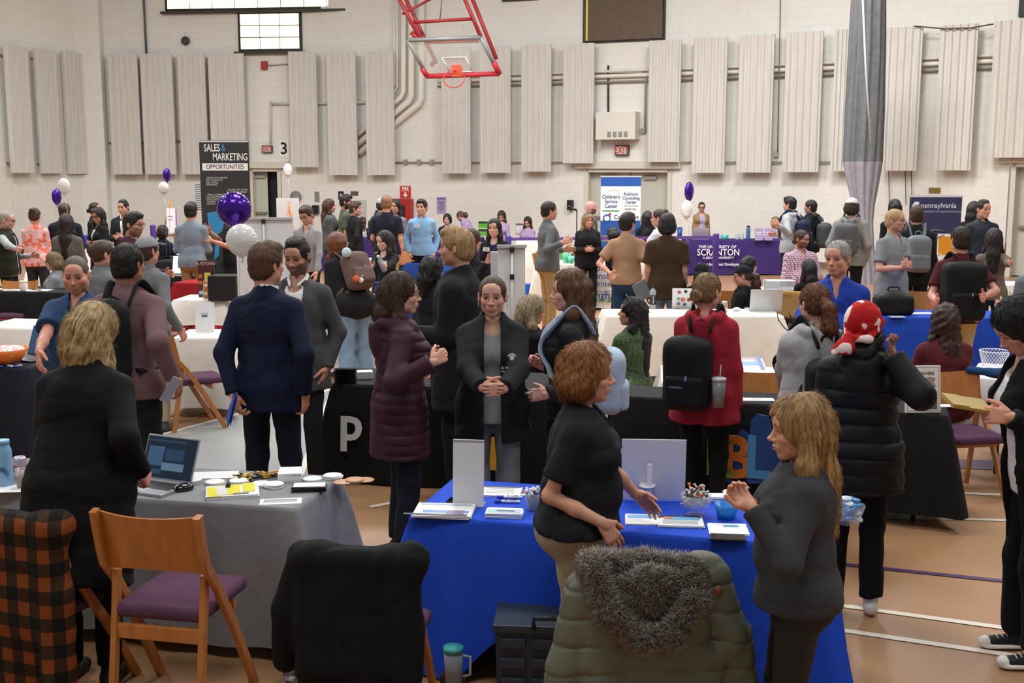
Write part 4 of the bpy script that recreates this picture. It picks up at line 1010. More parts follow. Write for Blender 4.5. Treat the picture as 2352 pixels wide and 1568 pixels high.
wbox('wall_plate', 'gold plate on the wall over the transport banner', 'wall plate', 2134, 2160, 431, 443, .03, '#8a6f3d', metal=.4)
wbox('wall_speaker', 'small black loudspeaker on the wall left of the double door', 'speaker', 1307, 1318, 459, 482, .15, '#151516')
wbox('thermostat', 'small yellow and black box under the second panel', 'wall box', 321, 334, 387, 399, .05, '#a89a4a')
m = MB(); m.lathe([(.0, 0), (.13, 0), (.15, .03), (.15, .08), (.0, .1)], seg=20, R=RX(math.pi/2)); p_, t_ = WPX(680, 451, OFF); o = m.build('round_wall_vent', paint('#8d8c88'), origin=None); o.location = p_; tag(o, 'round grey wall vent beside the flip chart easel', 'vent')
m = MB(); m.lathe([(.0, 0), (.09, 0), (.12, .05), (.1, .12), (.0, .14)], seg=14, R=RX(math.pi/2)); p_, t_ = WPX(427, 94, OFF); o = m.build('wall_horn', paint('#4a4744')); o.location = p_; tag(o, 'small dark round horn high on the upper left wall', 'alarm horn')
s_, M, hw, hh, dp = wbox('wall_notice', 'white printed notice sheet left of the tall black banner', 'notice', 446, 470, 419, 490, .006, '#e8e8ea')
q_ = MB()
for j in range(12): q_.box((0, -dp/2-.002, hh*.85-j*hh*.145), (hw*.75, .001, hh*.03))
q_.build('print', paint('#80808c'), s_)
# grey gathered curtain
def curtain():
    rows = [(-40, 1966, 2036), (120, 1958, 2034), (250, 1950, 2030), (371, 1943, 2024)]; rows2 = [(371, 1943, 2024), (420, 1951, 2017), (470, 1962, 2009), (510, 1969, 2006), (560, 1968, 2008), (640, 1962, 2014), (662, 1960, 2016)]
    def skin_(rows, c, nm, par):
        P = []; Yc = 23.4
        for y, xa, xb in rows:
            row = []
            for k in range(72):
                a = 2*math.pi*k/72; a0 = AT(xa, y, Yc); b0 = AT(xb, y, Yc); c0 = (a0+b0)/2; hw_ = (b0-a0).x/2
                rr = 1+.13*math.sin(a*11+.004*y)+.07*math.sin(a*19+1)
                row.append(Vector((c0.x+hw_*math.cos(a)*rr, c0.y+.5*hw_*math.sin(a)*rr+.1, max(.0, c0.z))))
            P.append(row)
        m_ = MB(); m_.grid(P, close=True); return m_.build(nm, fab(c, .7, var=.1), par)
    e = thing('divider_curtain', 'tall gathered grey divider curtain hanging by the back wall', 'curtain', (0, 0, 0))
    skin_(rows, '#6e7072', 'mesh_curtain', e); skin_(rows2, '#9b98a3', 'vinyl_curtain', e)
    m_ = MB(); m_.tube([AT(1980, -40, 23.05), AT(1988, 150, 23.0), AT(2000, 330, 22.95)], .02, 6); m_.build('pull_cord', paint('#c9cbd0'), e)
curtain()
# basketball hoop, folded up
def hoop():
    Yh = 25.9; e = thing('basketball_hoop', 'glass basketball backboard with orange rim on a red ceiling frame', 'basketball hoop', tuple(AT(1045, 130, Yh)))
    O = AT(1045, 130, Yh); tl, tr = AT(936, 92, Yh-.2), AT(1104, 86, Yh-.2); bl, brr = AT(977, 172, Yh+.32), AT(1150, 170, Yh+.32)
    X = ((tr-tl)+(brr-bl)).normalized(); Dn = ((bl-tl)+(brr-tr)); Dn = (Dn-X*Dn.dot(X)).normalized(); 
    skew = ((bl-tl)+(brr-tr))/2; Nn = X.cross(Dn).normalized()
    if Nn.y > 0: Nn = -Nn
    c = (tl+tr+bl+brr)/4; hx = (tr-tl)/2; hd = skew/2
    def Q(u, v, w=0): return c+hx*u+hd*v+Nn*w-O
    def bar(a, b, r, m_): m_.tube([a, b], r, 8)
    m = MB(); V = [Q(-1, -1, 0), Q(1, -1, 0), Q(1, 1, 0), Q(-1, 1, 0), Q(-1, -1, .02), Q(1, -1, .02), Q(1, 1, .02), Q(-1, 1, .02)]
    m._add(V, [(0, 1, 2, 3), (7, 6, 5, 4), (0, 4, 5, 1), (1, 5, 6, 2), (2, 6, 7, 3), (3, 7, 4, 0)])
    gl = mat('#dfe9e6', .08, alpha=.28, spec=.8, kind='glass'); m.build('glass_board', gl, e)
    m = MB()
    for a, b in (((-1, -1), (1, -1)), ((1, -1), (1, 1)), ((1, 1), (-1, 1)), ((-1, 1), (-1, -1))): bar(Q(*a), Q(*b), .045, m)
    m.build('board_frame', paint('#9a9d9e', metal=.4), e)
    m = MB()
    for a, b in (((-.32, .82), (.32, .82)), ((-.32, .82), (-.32, -.0)), ((.32, .82), (.32, 0)), ((-.32, 0), (.32, 0))): bar(Q(a[0], a[1], .025), Q(b[0], b[1], .025), .012, m)
    m.build('target_square', paint('#e5e5e5'), e)
    m = MB(); bar(Q(-1.02, 1.0, .02), Q(1.02, 1.0, .02), .055, m); bar(Q(-1.03, .55, .02), Q(-1.0, 1.0, .02), .055, m); bar(Q(1.02, .35, .02), Q(1.02, 1.0, .02), .06, m); m.build('edge_padding', paint('#c4303a'), e)
    rc_ = AT(1043, 181, Yh-.15)-O; m = MB(); R_ = .225; ax, ay = X, Vector((0, -.45, -.75)).normalized()
    m.tube([rc_+ax*R_*math.cos(a)+ay*R_*math.sin(a)*.98 for a in np.linspace(0, 2*math.pi, 25)], .013, 8, cap=False)
    m.build('rim', paint('#d9433a'), e)
    m = MB(); pa = AT(1049, 163, Yh+.1)-O; m.box(pa, (.11, .06, .12)); bar(pa, rc_-ay*R_, .02, m); m.build('rim_bracket', paint('#e0502f'), e)
    m = MB(); P = lambda x, y, dy=0: AT(x, y, Yh+dy)-O
    for a, b, r_ in ((P(896, -40, .3), P(966, 90, .1), .045), (P(905, -60, .9), P(1002, 145, .4), .045), (P(1051, -40, .3), P(1105, 86, .1), .045), (P(1070, -40, .9), P(1140, 135, .4), .045), (P(940, 52, .2), P(1090, 43, .2), .035), (P(925, 32, .3), P(995, -5, .7), .028), (P(975, 98, .2), P(1100, 95, .2), .03), (P(945, 75, .15), P(960, 90, .1), .05), (P(1000, 140, .4), P(990, 150, .35), .05)): bar(a, b, r_, m)
    m.build('support_frame', paint('#a3262c'), e)
    m = MB(); m.tube([P(1017, -40, .2), P(1013, 20, .2), P(1010, 48, .2)], .012, 6); m.build('lift_cable', paint('#5d5a55'), e)
hoop()
# ------------------------------------------------------------------ tables, cloths, chairs
def cloth(label, A, B, wid, c, z=.745, hem=.06, hemf=None, fold=.022, flare=.05, rough=.8, group=None, n=260, table=False, over=.02):
    """tablecloth over a table whose front top edge runs from A to B (on the floor plan)"""
    A, B = Vector((A[0], A[1], 0)), Vector((B[0], B[1], 0)); t = (B-A).normalized(); nn = Vector((-t.y, t.x, 0)); Lx = (B-A).length
    M = Matrix.Translation(A) @ Matrix((t, nn, (0, 0, 1))).transposed().to_4x4()
    rnd = random.Random(int(abs(A.x*100)+abs(A.y*77))); ph = [rnd.random()*6.28 for _ in range(6)]
    per = 2*(Lx+wid); P = []
    def peri(u):
        u = u % per
        if u < Lx: return Vector((u, 0, 0)), Vector((0, -1, 0)), u/Lx, 0
        if u < Lx+wid: return Vector((Lx, u-Lx, 0)), Vector((1, 0, 0)), (u-Lx)/wid, 1
        if u < 2*Lx+wid: return Vector((Lx-(u-Lx-wid), wid, 0)), Vector((0, 1, 0)), 0, 2
        return Vector((0, wid-(u-2*Lx-wid), 0)), Vector((-1, 0, 0)), 0, 3
    levels = [(-.03, 0), (0, .006), (.006, .03), (.012, .1), (.03, .3), (.06, .55), (.09, .8), (.12, 1)]
    rows = [[] for _ in levels]
    for k in range(n):
        u = per*k/n; p, o, tt, side = peri(u)
        dc = min([abs((u-c_+per/2) % per-per/2) for c_ in (0, Lx, Lx+wid, 2*Lx+wid)]); cn = math.exp(-(dc/.09)**2)
        if dc < .14:
            c0 = min([(abs((u-c_+per/2) % per-per/2), c_) for c_ in (0, Lx, Lx+wid, 2*Lx+wid)])[1]
            dg = {0: (-1, -1), 1: (1, -1), 2: (1, 1), 3: (-1, 1)}[[0, Lx, Lx+wid, 2*Lx+wid].index(c0)]; o = (o*(1-cn*.7)+Vector((dg[0], dg[1], 0))*.7*cn)
        fd = math.sin(u*7+ph[0])*.6+math.sin(u*13+ph[1])*.4+math.sin(u*23+ph[2])*.25
        hz = hem+.01*math.sin(u*5+ph[3]) if hemf is None else hemf(side, tt, hem)
        for i, (_, l) in enumerate(levels):
            off = l*(flare+fold*fd)+cn*l*.10+over*min(1, l*6)
            zz = z-(z-hz)*l
            q = p+o*off
            if i == 0: q = p+(Vector((Lx/2, wid/2, 0))-p)*.05; zz = z+.003
            elif i == 1: zz = z+.002
            q.z = max(.012, zz); rows[i].append(q)
    m = MB(); m._add(rows[0], [tuple(range(n))[::1]]); m.grid([r_ for r_ in rows], close=True)
    m.f = [f_[::1] for f_ in m.f]
    o = m.build('tablecloth', fab(c, rough, .25, 20, .04), None); o.matrix_world = M; o.data.flip_normals()
    tag(o, label, 'tablecloth', group)
    if table:
        e = thing('folding_table', 'folding table under the '+table, 'table', A); e.matrix_world = M
        m = MB(); m.box((Lx/2, wid/2, z-.02), (Lx/2-.01, wid/2-.01, .014)); m.build('tabletop', paint('#c9c6bf'), e, bevel=.004)
        for x in (.18, Lx-.18):
            for y in (.06, wid-.06): m = MB(); m.tube([(x, y, 0), (x, y, z-.035)], .014, 8); m.build('leg', paint('#3c3a38', metal=.5), e)
            m = MB(); m.tube([(x, .06, .12), (x, wid-.06, .12)], .011, 8); m.build('crossbar', paint('#3c3a38', metal=.5), e)
    return M, Lx
def line2(x0, y0, x1, y1, z=.745): return WZ(x0, y0, z), WZ(x1, y1, z)
def rowtable(label, x0, y0, x1, y1, wid, c, **k):
    a, b = line2(x0, y0, x1, y1); return cloth(label, a, b, wid, c, **k)
T = {}
def hem1(side, t, h):
    if side == 0:
        if t < .15: return h*.3
        if t < .42: return h+(.32*math.sin((t-.15)/.27*math.pi/2)**.8)
        if t < .6: return h+.32*(1-(t-.42)/.18)
    return h*.4
T['blue'] = rowtable('bright blue tablecloth on the foreground table, gathered up at its left', 942, 1183, 1890, 1258, .66, '#1c49c6', hem=.03, hemf=hem1, flare=.07, fold=.05, table='bright blue cloth')
T['grey'] = rowtable('grey tablecloth on the foreground table with laptop and coasters', -120, 1117, 680, 1169, .60, '#85868a', hem=.07, table='grey cloth')
T['blackL'] = rowtable('black tablecloth with white letters behind the maroon coat', 762, 882, 1250, 896, .7, '#121214', hem=.01)
T['blackR'] = rowtable('black tablecloth with the puzzle banner behind the parka woman', 1420, 909, 2178, 955, .42, '#161618', hem=.1, fold=.03, table='black cloth with puzzle banner')
T['whiteM'] = rowtable('long white tablecloth behind the red hoodie with two laptops', 1392, 727, 1800, 727, .66, '#eee9e0', hem=.12)
T['whiteN'] = rowtable('white tablecloth with a poster sheet between red hoodie and grey sweatshirt', 1520, 877, 1860, 884, .75, '#ebe6dc', hem=.1)
T['robin'] = rowtable('white tablecloth with counselling centre lettering in the mid distance', 1232, 605, 1394, 607, .7, '#ece6dd', hem=.03)
T['robin2'] = rowtable('white tablecloth right of the tan shirted man', 1422, 607, 1500, 605, .7, '#ebe6de', hem=.05)
T['scran'] = rowtable('purple university tablecloth by the back wall', 1577, 552, 1806, 552, .7, '#3a2766', hem=.02, flare=.09)
T['blueR'] = rowtable('blue tablecloth behind the seated woman in maroon', 1990, 727, 2420, 733, .66, '#1a45b4', hem=.08)
T['whiteR'] = rowtable('white tablecloth with the wire basket at right', 2240, 868, 2420, 880, .75, '#eceaea', hem=.35, table='white cloth with the wire basket')
T['valley'] = rowtable('white tablecloth with health network lettering and blue runner', 738, 712, 1015, 715, .62, '#e9e9ea', hem=.06)
T['blackF'] = rowtable('black tablecloth with papers at the left, behind the bald man', -60, 669, 150, 672, .7, '#17161a', hem=.06)
T['whiteL'] = rowtable('white tablecloth at the left edge in front of the black one', -60, 752, 98, 756, .7, '#e9e7e4', hem=.06)
T['navyL'] = rowtable('dark navy tablecloth with orange bowl at the left edge', -80, 843, 68, 846, .7, '#181d2c', hem=.05)
T['whiteK'] = rowtable('white tablecloth under the orange framed sign', 398, 689, 512, 690, .6, '#eae6df', hem=.45, table='white cloth with the orange sign')
T['whiteC'] = rowtable('white tablecloth behind the wooden chair beside the navy suit', 395, 777, 512, 777, .62, '#ebe7df', hem=.09)
T['red'] = rowtable('dark red tablecloth near the maroon campus banner', 398, 649, 470, 651, .5, '#8e141b', hem=.07)
T['blackK'] = rowtable('black tablecloth behind the open laptop near the tall banner', 352, 600, 500, 602, .7, '#131318', hem=.05)
T['whiteF'] = rowtable('white tablecloth with round blue logo by the floral jacket', 70, 584, 108, 584, .6, '#ece9e4', hem=.03)
T['whiteF2'] = rowtable('white tablecloth far left under a blue box', 188, 566, 236, 566, .6, '#e9e6e0', hem=.1)
T['purpF'] = rowtable('long purple tablecloth by the back wall under the students', 748, 548, 1110, 548, .6, '#33205a', hem=.05, group=None)
T['whiteG'] = rowtable('small white tablecloth beside the seated lilac girls', 1187, 552, 1238, 552, .5, '#e6e0d7', hem=.07)
T['whiteH'] = rowtable('white tablecloth left of the grey pullover man', 1200, 586, 1240, 586, .5, '#e9e4da', hem=.03)
T['blueM'] = rowtable('blue tablecloth behind the woman holding a water bottle', 930, 604, 1010, 607, .5, '#23479a', hem=.07)
T['whiteP'] = rowtable('white tablecloth behind the redhead with orange top edge', 798, 597, 870, 598, .5, '#e9e2d6', hem=.1)
T['blueP'] = rowtable('small blue tablecloth beside the plaid shirted man', 1808, 612, 1870, 614, .5, '#1f48b4', hem=.04)
T['whiteQ'] = rowtable('white tablecloth under the clear crate of leaflets', 1760, 668, 1850, 668, .5, '#e5e8ec', hem=.07)
T['whiteS'] = rowtable('white tablecloth beyond the maroon polo at right', 2130, 650, 2400, 655, .5, '#e9e4dc', hem=.07)
# ---- folding chairs
WOOD = mat('#b06f33', .42, var=.16, vscale=3, stretch=(9, 9, 1.2), coat=.2, kind='oak')
PLUM = mat('#5a3a52', .9, bump=.5, bscale=160, var=.12, vscale=120, spec=.2, kind='woven_seat')
def chair_proto():
    e = thing('folding_chair', 'x', 'chair')
    m = MB(); P = []
    n = 14
    for zz, dy in ((.615, .0), (.86, -.055)):
        P.append([Vector((.205*math.sin(a)/math.sin(.62), -.155+dy-.17*(math.cos(a)-math.cos(.62)), zz+.012*math.cos(a*2.4)*(1 if zz < .7 else -1))) for a in np.linspace(-.62, .62, n)])
    Q = [[p+Vector((0, .014, 0)) for p in r] for r in P]
    m.grid(P); m.grid([r[::-1] for r in Q]); m.grid([P[0][::-1], Q[0][::-1]]); m.grid([P[1], Q[1]])
    m.build('backrest', WOOD, e)
    for s in (-1, 1):
        def stave(pts, w_, d_, nm):
            m = MB(); V = []
            for i, (y, z) in enumerate(pts):
                a = pts[max(0, i-1)]; b = pts[min(len(pts)-1, i+1)]; tx, tz = b[0]-a[0], b[1]-a[1]; L = math.hypot(tx, tz); ny, nz_ = -tz/L, tx/L
                V.append([Vector((s*.215-w_, y-ny*d_, z-nz_*d_)), Vector((s*.215+w_, y-ny*d_, z-nz_*d_)), Vector((s*.215+w_, y+ny*d_, z+nz_*d_)), Vector((s*.215-w_, y+ny*d_, z+nz_*d_))])
            m.grid(V, sm=False, close=True); k = len(V)*4; m._add(V[0], [(3, 2, 1, 0)]); m._add(V[-1], [(0, 1, 2, 3)]); return m.build(nm, WOOD, e, bevel=.005)
        stave([(-.225, .865), (-.19, .70), (-.17, .64), (-.135, .60), (-.10, .56), (.05, .33), (.235, .0)], .014, .021, 'leg')
        o = stave([(-.13, .60), (-.15, .45), (-.225, 0)], .013, .02, 'leg'); o.location.x = -s*.029
    m = MB(); m.box((0, -.163, .36), (.19, .012, .03)); m.build('rail', WOOD, e, bevel=.004)
    m = MB(); m.box((0, .13, .385), (.19, .012, .02)); m.build('rail', WOOD, e, bevel=.004)
    F = Fld((-.25, -.22, .38), (.25, .31, .52), .011); F.box((0, .045, .44), (.195, .215, .03), .028); F.ell((0, .045, .45), (.19, .2, .035), .02)
    fmesh('seat', F, PLUM, e)
    return e
def copy_tree(o, parent=None):
    c = o.copy(); COL.objects.link(c); c.parent = parent
    for ch in o.children: copy_tree(ch, c)
    return c
CH0 = None
def chair(label, p, rz, group='wooden folding chairs with plum seats'):
    global CH0
    if CH0 is None: CH0 = o = chair_proto()
    else: o = copy_tree(CH0); o.scale = (1, 1, 1)
    o['label'] = label; o['group'] = group; o.location = (p[0], p[1], 0); o.rotation_euler = (0, 0, -math.radians(rz)); return o
def cpos(x, y, z=.85, back=.22, rz=0):
    """stand a chair so the middle of its top rail shows at pixel x, y"""
    p = WZ(x, y, z); a = math.radians(rz); return p.x+math.sin(a)*back, p.y+math.cos(a)*back
chair('empty wooden folding chair with plum seat facing the grey table', cpos(333, 1182, .93, .24, 12), 12).scale = (1.09, 1.05, 1.08)
chair('wooden folding chair under the orange and black checked jacket', cpos(38, 1190, .86, .22, 22), 22)
chair('wooden folding chair under the black coat', cpos(822, 1272, .86, .22, 8), 8)
chair('wooden folding chair under the olive parka', cpos(1485, 1318, .86, .22, -8), -8)
chair('wooden folding chair in front of the white cloth, left of the navy suit', cpos(385, 768, .86, .2, 60), 60)
chair('wooden folding chair with blue cloth draped over it near the seated woman', cpos(2185, 852, .86, .2, 170), 170)
chair('wooden folding chair behind the red hoodie, partly under the white cloth', cpos(1740, 860, .84, .2, 190), 190)
chair('wooden folding chair between the two laptop users', cpos(1685, 666, .86, .2, 180), 180)
chair('wooden folding chair with tan jacket beside the silver laptop', cpos(1812, 672, .86, .2, 190), 190)
chair('wooden folding chair beside the grey pullover man', cpos(1232, 580, .86, .2, 100), 100)
chair('wooden folding chair left of the white QR card', cpos(937, 577, .86, .2, 200), 200)
chair('wooden folding chair near the blue duffel at right', cpos(2120, 672, .84, .2, 200), 200)
chair('wooden folding chair by the paper cup at the left', cpos(45, 648, .84, .2, 180), 180)
chair('small far wooden chair beside the laptop and tall banner', cpos(365, 570, .86, .2, 200), 200)
# ---- coats thrown over chairs
def draped(name, label, M, body, fc, sleeves, extra=None, r=.01, q=0):
    e = thing(name, label, 'jacket'); e.matrix_world = M
    F = Fld((-.55, -.42, -.02), (.55, .3, 1.05), r)
    body(F)
    for s in sleeves:
        for i in range(len(s)-1): F.cone(s[i][0], s[i+1][0], s[i][1], s[i+1][1], .03)
    F.noise(.006, 20, 3); F.noise(.004, 45, 4, (1, 1, .5))
    F.folds(.008, 12, 7, (1, 1, .7)); F.folds(.004, 26, 8, (1, 1, .6))
    if q:
        sn = np.abs(np.sin(math.pi*(F.ax[2][None, None, :]+.10*np.abs(F.ax[0][:, None, None]))/.105+.35*wob(F.ax[0][:, None, None], F.ax[1][None, :, None], F.ax[2][None, None, :], 7, 2)))
        F.D += (q*(1.1*np.exp(-(sn/.17)**2)-.6*np.sqrt(sn))).astype(np.float32)
    fmesh('body', F, fc, e)
    return e
def CM(x, y, z, rz): p = cpos(x, y, z, .22, rz); return Matrix.Translation((p[0], p[1], 0)) @ Matrix.Rotation(-math.radians(rz), 4, 'Z')
def b1(F):
    F.box((0, -.225, .62), (.245, .07, .27), .06, .02); F.box((0, -.235, .30), (.24, .03, .30), .03, .08)
    F.ell((-.19, -.19, .83), (.08, .07, .06), .07); F.ell((.19, -.19, .835), (.08, .07, .06), .07); F.cone((0, -.27, .6), (.1, -.3, .02), .02, .04, .04); F.cone((.16, -.25, .75), (.22, -.3, .02), .03, .05, .04)
draped('draped_jacket', 'black coat draped over a folding chair in the foreground', CM(822, 1272, .86, 8), b1, mat('#101012', .85, bump=.3, bscale=18, spec=.2, kind='wool'), [[((-.24, -.18, .82), .055), ((-.30, -.19, .6), .062), ((-.33, -.15, .38), .058)]])
m = MB(); p = WZ(668, 1530, .1); m.grid([[p+Vector((.03*math.sin(i*2+j), .02*math.cos(j*3), 0))+Vector((-.05+.1*i/6+.02*(7-j)/7, 0, -.09+.03*j)) for i in range(7)] for j in range(9)]); tag(m.build('scarf', fab('#b9b7bd')), 'pale grey scarf end hanging beside the black coat to the floor', 'scarf')
def b2(F):
    F.box((0, -.225, .60), (.235, .07, .26), .06, .02); F.box((.02, -.235, .28), (.28, .04, .28), .035, .08)
    F.ell((.215, -.18, .83), (.1, .07, .09), .05); F.ell((-.2, -.18, .8), (.08, .06, .08), .05)
OL = mat('#5d6150', .6, bump=.4, bscale=26, var=.06, kind='nylon')
M2 = CM(1485, 1318, .86, -8)
pk = draped('draped_parka', 'olive quilted parka with grey fur hood draped over a chair', M2, b2, OL, [[((-.24, -.19, .78), .06), ((-.30, -.2, .5), .068), ((-.35, -.2, .2), .068), ((-.37, -.2, .0), .06)], [((.26, -.19, .82), .065), ((.33, -.2, .6), .075), ((.38, -.2, .35), .075), ((.42, -.19, .12), .07)]], r=.008, q=.0055)
F = Fld((-.3, -.42, .5), (.3, .1, 1.1), .009)
for a, b in zip([(-.2, -.24, .90), (-.16, -.31, .76), (-.05, -.345, .66), (.06, -.345, .67), (.15, -.32, .78), (.17, -.24, .87)], [(-.16, -.31, .76), (-.05, -.345, .66), (.06, -.345, .67), (.15, -.32, .78), (.17, -.24, .87), (.05, -.16, .87)]): F.cone(a, b, .045, .045, .02)
F.cone((-.2, -.2, .90), (.02, -.16, .88), .05, .045, .03); F.ell((0, -.27, .8), (.15, .05, .1), .03); F.noise(.008, 60, 9); F.noise(.006, 130, 11)
V, Q = F.mesh(); FUR = hairmat('#5b5650', '#a8a39b'); fur = link('fur_trim', raw_mesh('fur_trim', V, Q), mat('#4d4843', .95, bump=.9, bscale=90, var=.4, vscale=70, kind='fur'), pk)
def tufts(V, Q, n, ln, seed, r0=.0016):
    """short hair tufts standing on a surface, as thin pyramids"""
    rs = np.random.RandomState(seed); a, b, c = V[Q[:, 0]], V[Q[:, 1]], V[Q[:, 2]]; N = np.cross(b-a, c-a); N /= (np.linalg.norm(N, axis=1)[:, None]+1e-9)
    i = rs.randint(0, len(Q), n); p = a[i]; nn = N[i]; d = nn+rs.normal(size=(n, 3))*.45+np.array([0, 0, -.45]); d /= np.linalg.norm(d, axis=1)[:, None]
    t = p+d*(ln*(.6+.8*rs.rand(n)))[:, None]; u = np.cross(d, rs.normal(size=(n, 3))); u /= np.linalg.norm(u, axis=1)[:, None]; w_ = np.cross(d, u)
    VV = np.stack([p+u*r0*1.6, p-u*r0+w_*r0*1.5, p-u*r0-w_*r0*1.5, t], 1).reshape(-1, 3); k = np.arange(n)*4
    FF = np.concatenate([np.stack([k, k+1, k+3], 1), np.stack([k+1, k+2, k+3], 1), np.stack([k+2, k, k+3], 1)])
    return VV, FF
VV, FF = tufts(V, Q, 16000, .026, 5, .0011); o = link('fur_pile', raw_mesh('fur_pile', VV, FF), mat('#857c72', .8, var=.6, vscale=45, kind='fur'), fur)
o['kind'] = 'stuff'
m = MB(); m.lathe([(.0, -.002), (.02, -.002), (.022, .002), (.0, .003)], seg=14, sx=.8); o = m.build('leather_patch', paint('#8a5440'), pk); o.location = (.26, -.268, .80); o.rotation_euler = (math.pi/2, 0, 0)
def b3(F):
    F.box((0, -.225, .62), (.245, .07, .27), .06, .02); F.box((.03, -.235, .28), (.25, .04, .30), .035, .08); F.ell((.18, -.19, .84), (.08, .07, .06), .07); F.cone((.14, -.25, .8), (.22, -.29, .05), .035, .05, .03)
draped('draped_jacket', 'orange and black buffalo check jacket draped over a chair', CM(38, 1190, .86, 22), b3, patmat('check', '#7a3d16', '#33200f', '#0d0c0c'), [[((-.24, -.19, .8), .06), ((-.32, -.2, .5), .065), ((-.34, -.2, .25), .065)]])
def b4(F): F.box((0, -.2, .72), (.23, .035, .16), .03, .02); F.cone((.22, -.2, .8), (.3, -.18, .35), .05, .06, .04); F.ell((.1, -.2, .86), (.14, .05, .03), .03)
M4 = CM(2235, 850, .86, 170)
draped('draped_shawl', 'blue cloth draped over the chair behind the easel sign', Matrix.Translation(M4.translation) @ Matrix.Rotation(math.radians(-10), 4, 'Z'), lambda F: (F.cone((-.1, .2, .86), (.2, .19, .84), .03, .04, .02), F.cone((.2, .19, .84), (.33, .16, .55), .04, .07, .04), F.cone((.33, .16, .55), (.34, .14, .08), .07, .06, .04)), fab('#234a78'), [])
draped('draped_jacket', 'tan jacket over the chair beside the silver laptop', CM(1812, 672, .86, 190), b4, fab('#b18a4e'), [])
# ------------------------------------------------------------------ the people (picture column and top of head, distance)
PP = {}
def P(k, label, *a, **kw): PP[k] = person(label, *a, **kw); return PP[k]
def A_(x, y, d, **k): return dict(t=(x, y, d), **k)
# foreground
P('polo', 'woman with short copper hair in dark navy polo and khakis, gesturing', 1350, 788, 3.98, 98, 'f', 1.34, ('polo', '#17171d', {'hem': .0, 'e': .022}), '#a39680', ('bob', '#7a4722', '#b07a45'), '#d09a80', head=(-6, 0, 0),
  arms=(A_(1472, 1152, 4.3, f=(.1, .75, -.6), c=.25), A_(1383, 1200, 3.8, f=(-.1, .6, -.85), th=(-.5, .6, .5), c=.35, e=(.2, -.6, -1))), belly=.02, L=.1, full=1.1, lean=2, extra={'hoop': 1})
P('fleece', 'woman with long wavy blonde hair in charcoal fleece jacket, hands clasped', 1838, 906, 3.45, -84, 'f', 1.14, ('shut', '#38393d', {'hem': .05, 'e': .034}), '#2d2b2a', ('wavy', '#7a5634', '#c29a62'), '#d09c84', head=(-4, 4, 0),
  arms=(A_(1728, 1166, 3.32, f=(.5, .6, .55), c=.9), A_(1732, 1160, 3.48, f=(-.5, .6, .5), c=.9)), belly=.02, L=.38)
P('cardi', 'woman with blonde bob in long black cardigan leaning over the laptop', 207, 700, 4.42, 8, 'f', 1.2, ('longcardi', '#08080a', {'hem': .42, 'e': .04, 'col': 'crew'}), '#0b0b0d', ('wavy', '#8c6c40', '#dcc08c'), '#d8a08c', head=(12, 22, 8), lean=14,
  arms=('low', A_(322, 1082, 4.3, f=(.05, .7, -.6), c=.9, e=(.5, -1, -.5))), L=.22, shoes='#111111', inner='#1d4a44')
P('envel', 'person with black fringe in black cardigan reading a yellow envelope', 2345, 684, 4.5, -88, 'f', 1.0, ('longcardi', '#0c0c0e', {'hem': .4, 'open': (.05, .1)}), ('#0a0a0c', .02), ('bob', '#0a0908'), '#cf9c84', head=(0, 32, 0), lean=10,
  arms=(A_(2322, 958, 4.25, f=(.0, 1, .1), c=.8), A_(2318, 950, 4.5, f=(0, 1, .1), c=.8)), inner='#d9d6d2', L=.15, sw_=.02, shoes='#0e0e10')
# second row
P('navy', 'tall man with brown hair in navy blue suit seen from behind', 612, 556, 6.1, 14, 'm', 1.08, ('suit', '#101a31', {'open': None, 'hem': .14, 'e': .026}), '#0f1626', ('crop', '#4f3420'), '#d39a80', head=(24, 0, 0),
  arms=(A_(536, 905, 5.95, c=.7), A_(701, 903, 6.0, c=.5)), inner='#e8e8ea', shoes='#191312', sw_=.03)
P('greysuit', 'dark bearded man in grey suit and open white shirt', 680, 544, 6.95, 192, 'm', 1.0, ('suit', '#4b4b4d', {'hem': .2, 'open': (.085, .035), 'z1': -.25}), '#1d1d20', ('flat', '#1f1612'), '#c08f78', head=(0, 14, 0), arms=('pocket', 'down'), inner='#ececec', beard=('#2a1a12', .75), shoes='#15110f')
P('maroon', 'woman in glasses and long maroon quilted coat, seen in profile', 920, 624, 5.75, 74, 'f', 1.0, ('coat', '#3b1a2c', {'hem': .27, 'e': .045}), ('#141b2a', .02), ('long', '#3a261b'), '#d5a18b', head=(8, 0, 0), glasses='#7c6236',
  arms=(A_(985, 822, 5.9, f=(.3, .9, .3), c=.8), A_(992, 832, 5.5, f=(-.3, .9, .4), c=.8)), L=.24, shoes='#141214')
P('blond', 'tall man with strawberry blond hair in black jacket, profile to the left', 1047, 521, 6.75, -78, 'm', 1.08, ('shut', '#1b1b1d', {'hem': .3, 'e': .045}), '#17181c', ('crop', '#a8814f', '#c9a878'), '#d8a48c', arms=('hold', 'low'), beard=('#a06a42', .45))
P('paw', 'woman with slicked back hair in black fleece jacket over grey top', 1131, 630, 5.85, 180, 'f', 1.02, ('jacket', '#1f2024', {'hem': .2, 'e': .05, 'open': (.05, .055)}), ('#767b82', .018), ('slick', '#3f2c20'), '#d0a088', head=(4, 2, 0),
  arms=(A_(1158, 893, 5.5, f=(.85, .5, .0), c=.8, e=(-.9, -.4, -.8)), A_(1108, 890, 5.5, f=(-.85, .5, -.05), c=.8, e=(.9, -.4, -.8))), inner='#8f8f8e', tag_=3, extra={'hoop': 1})
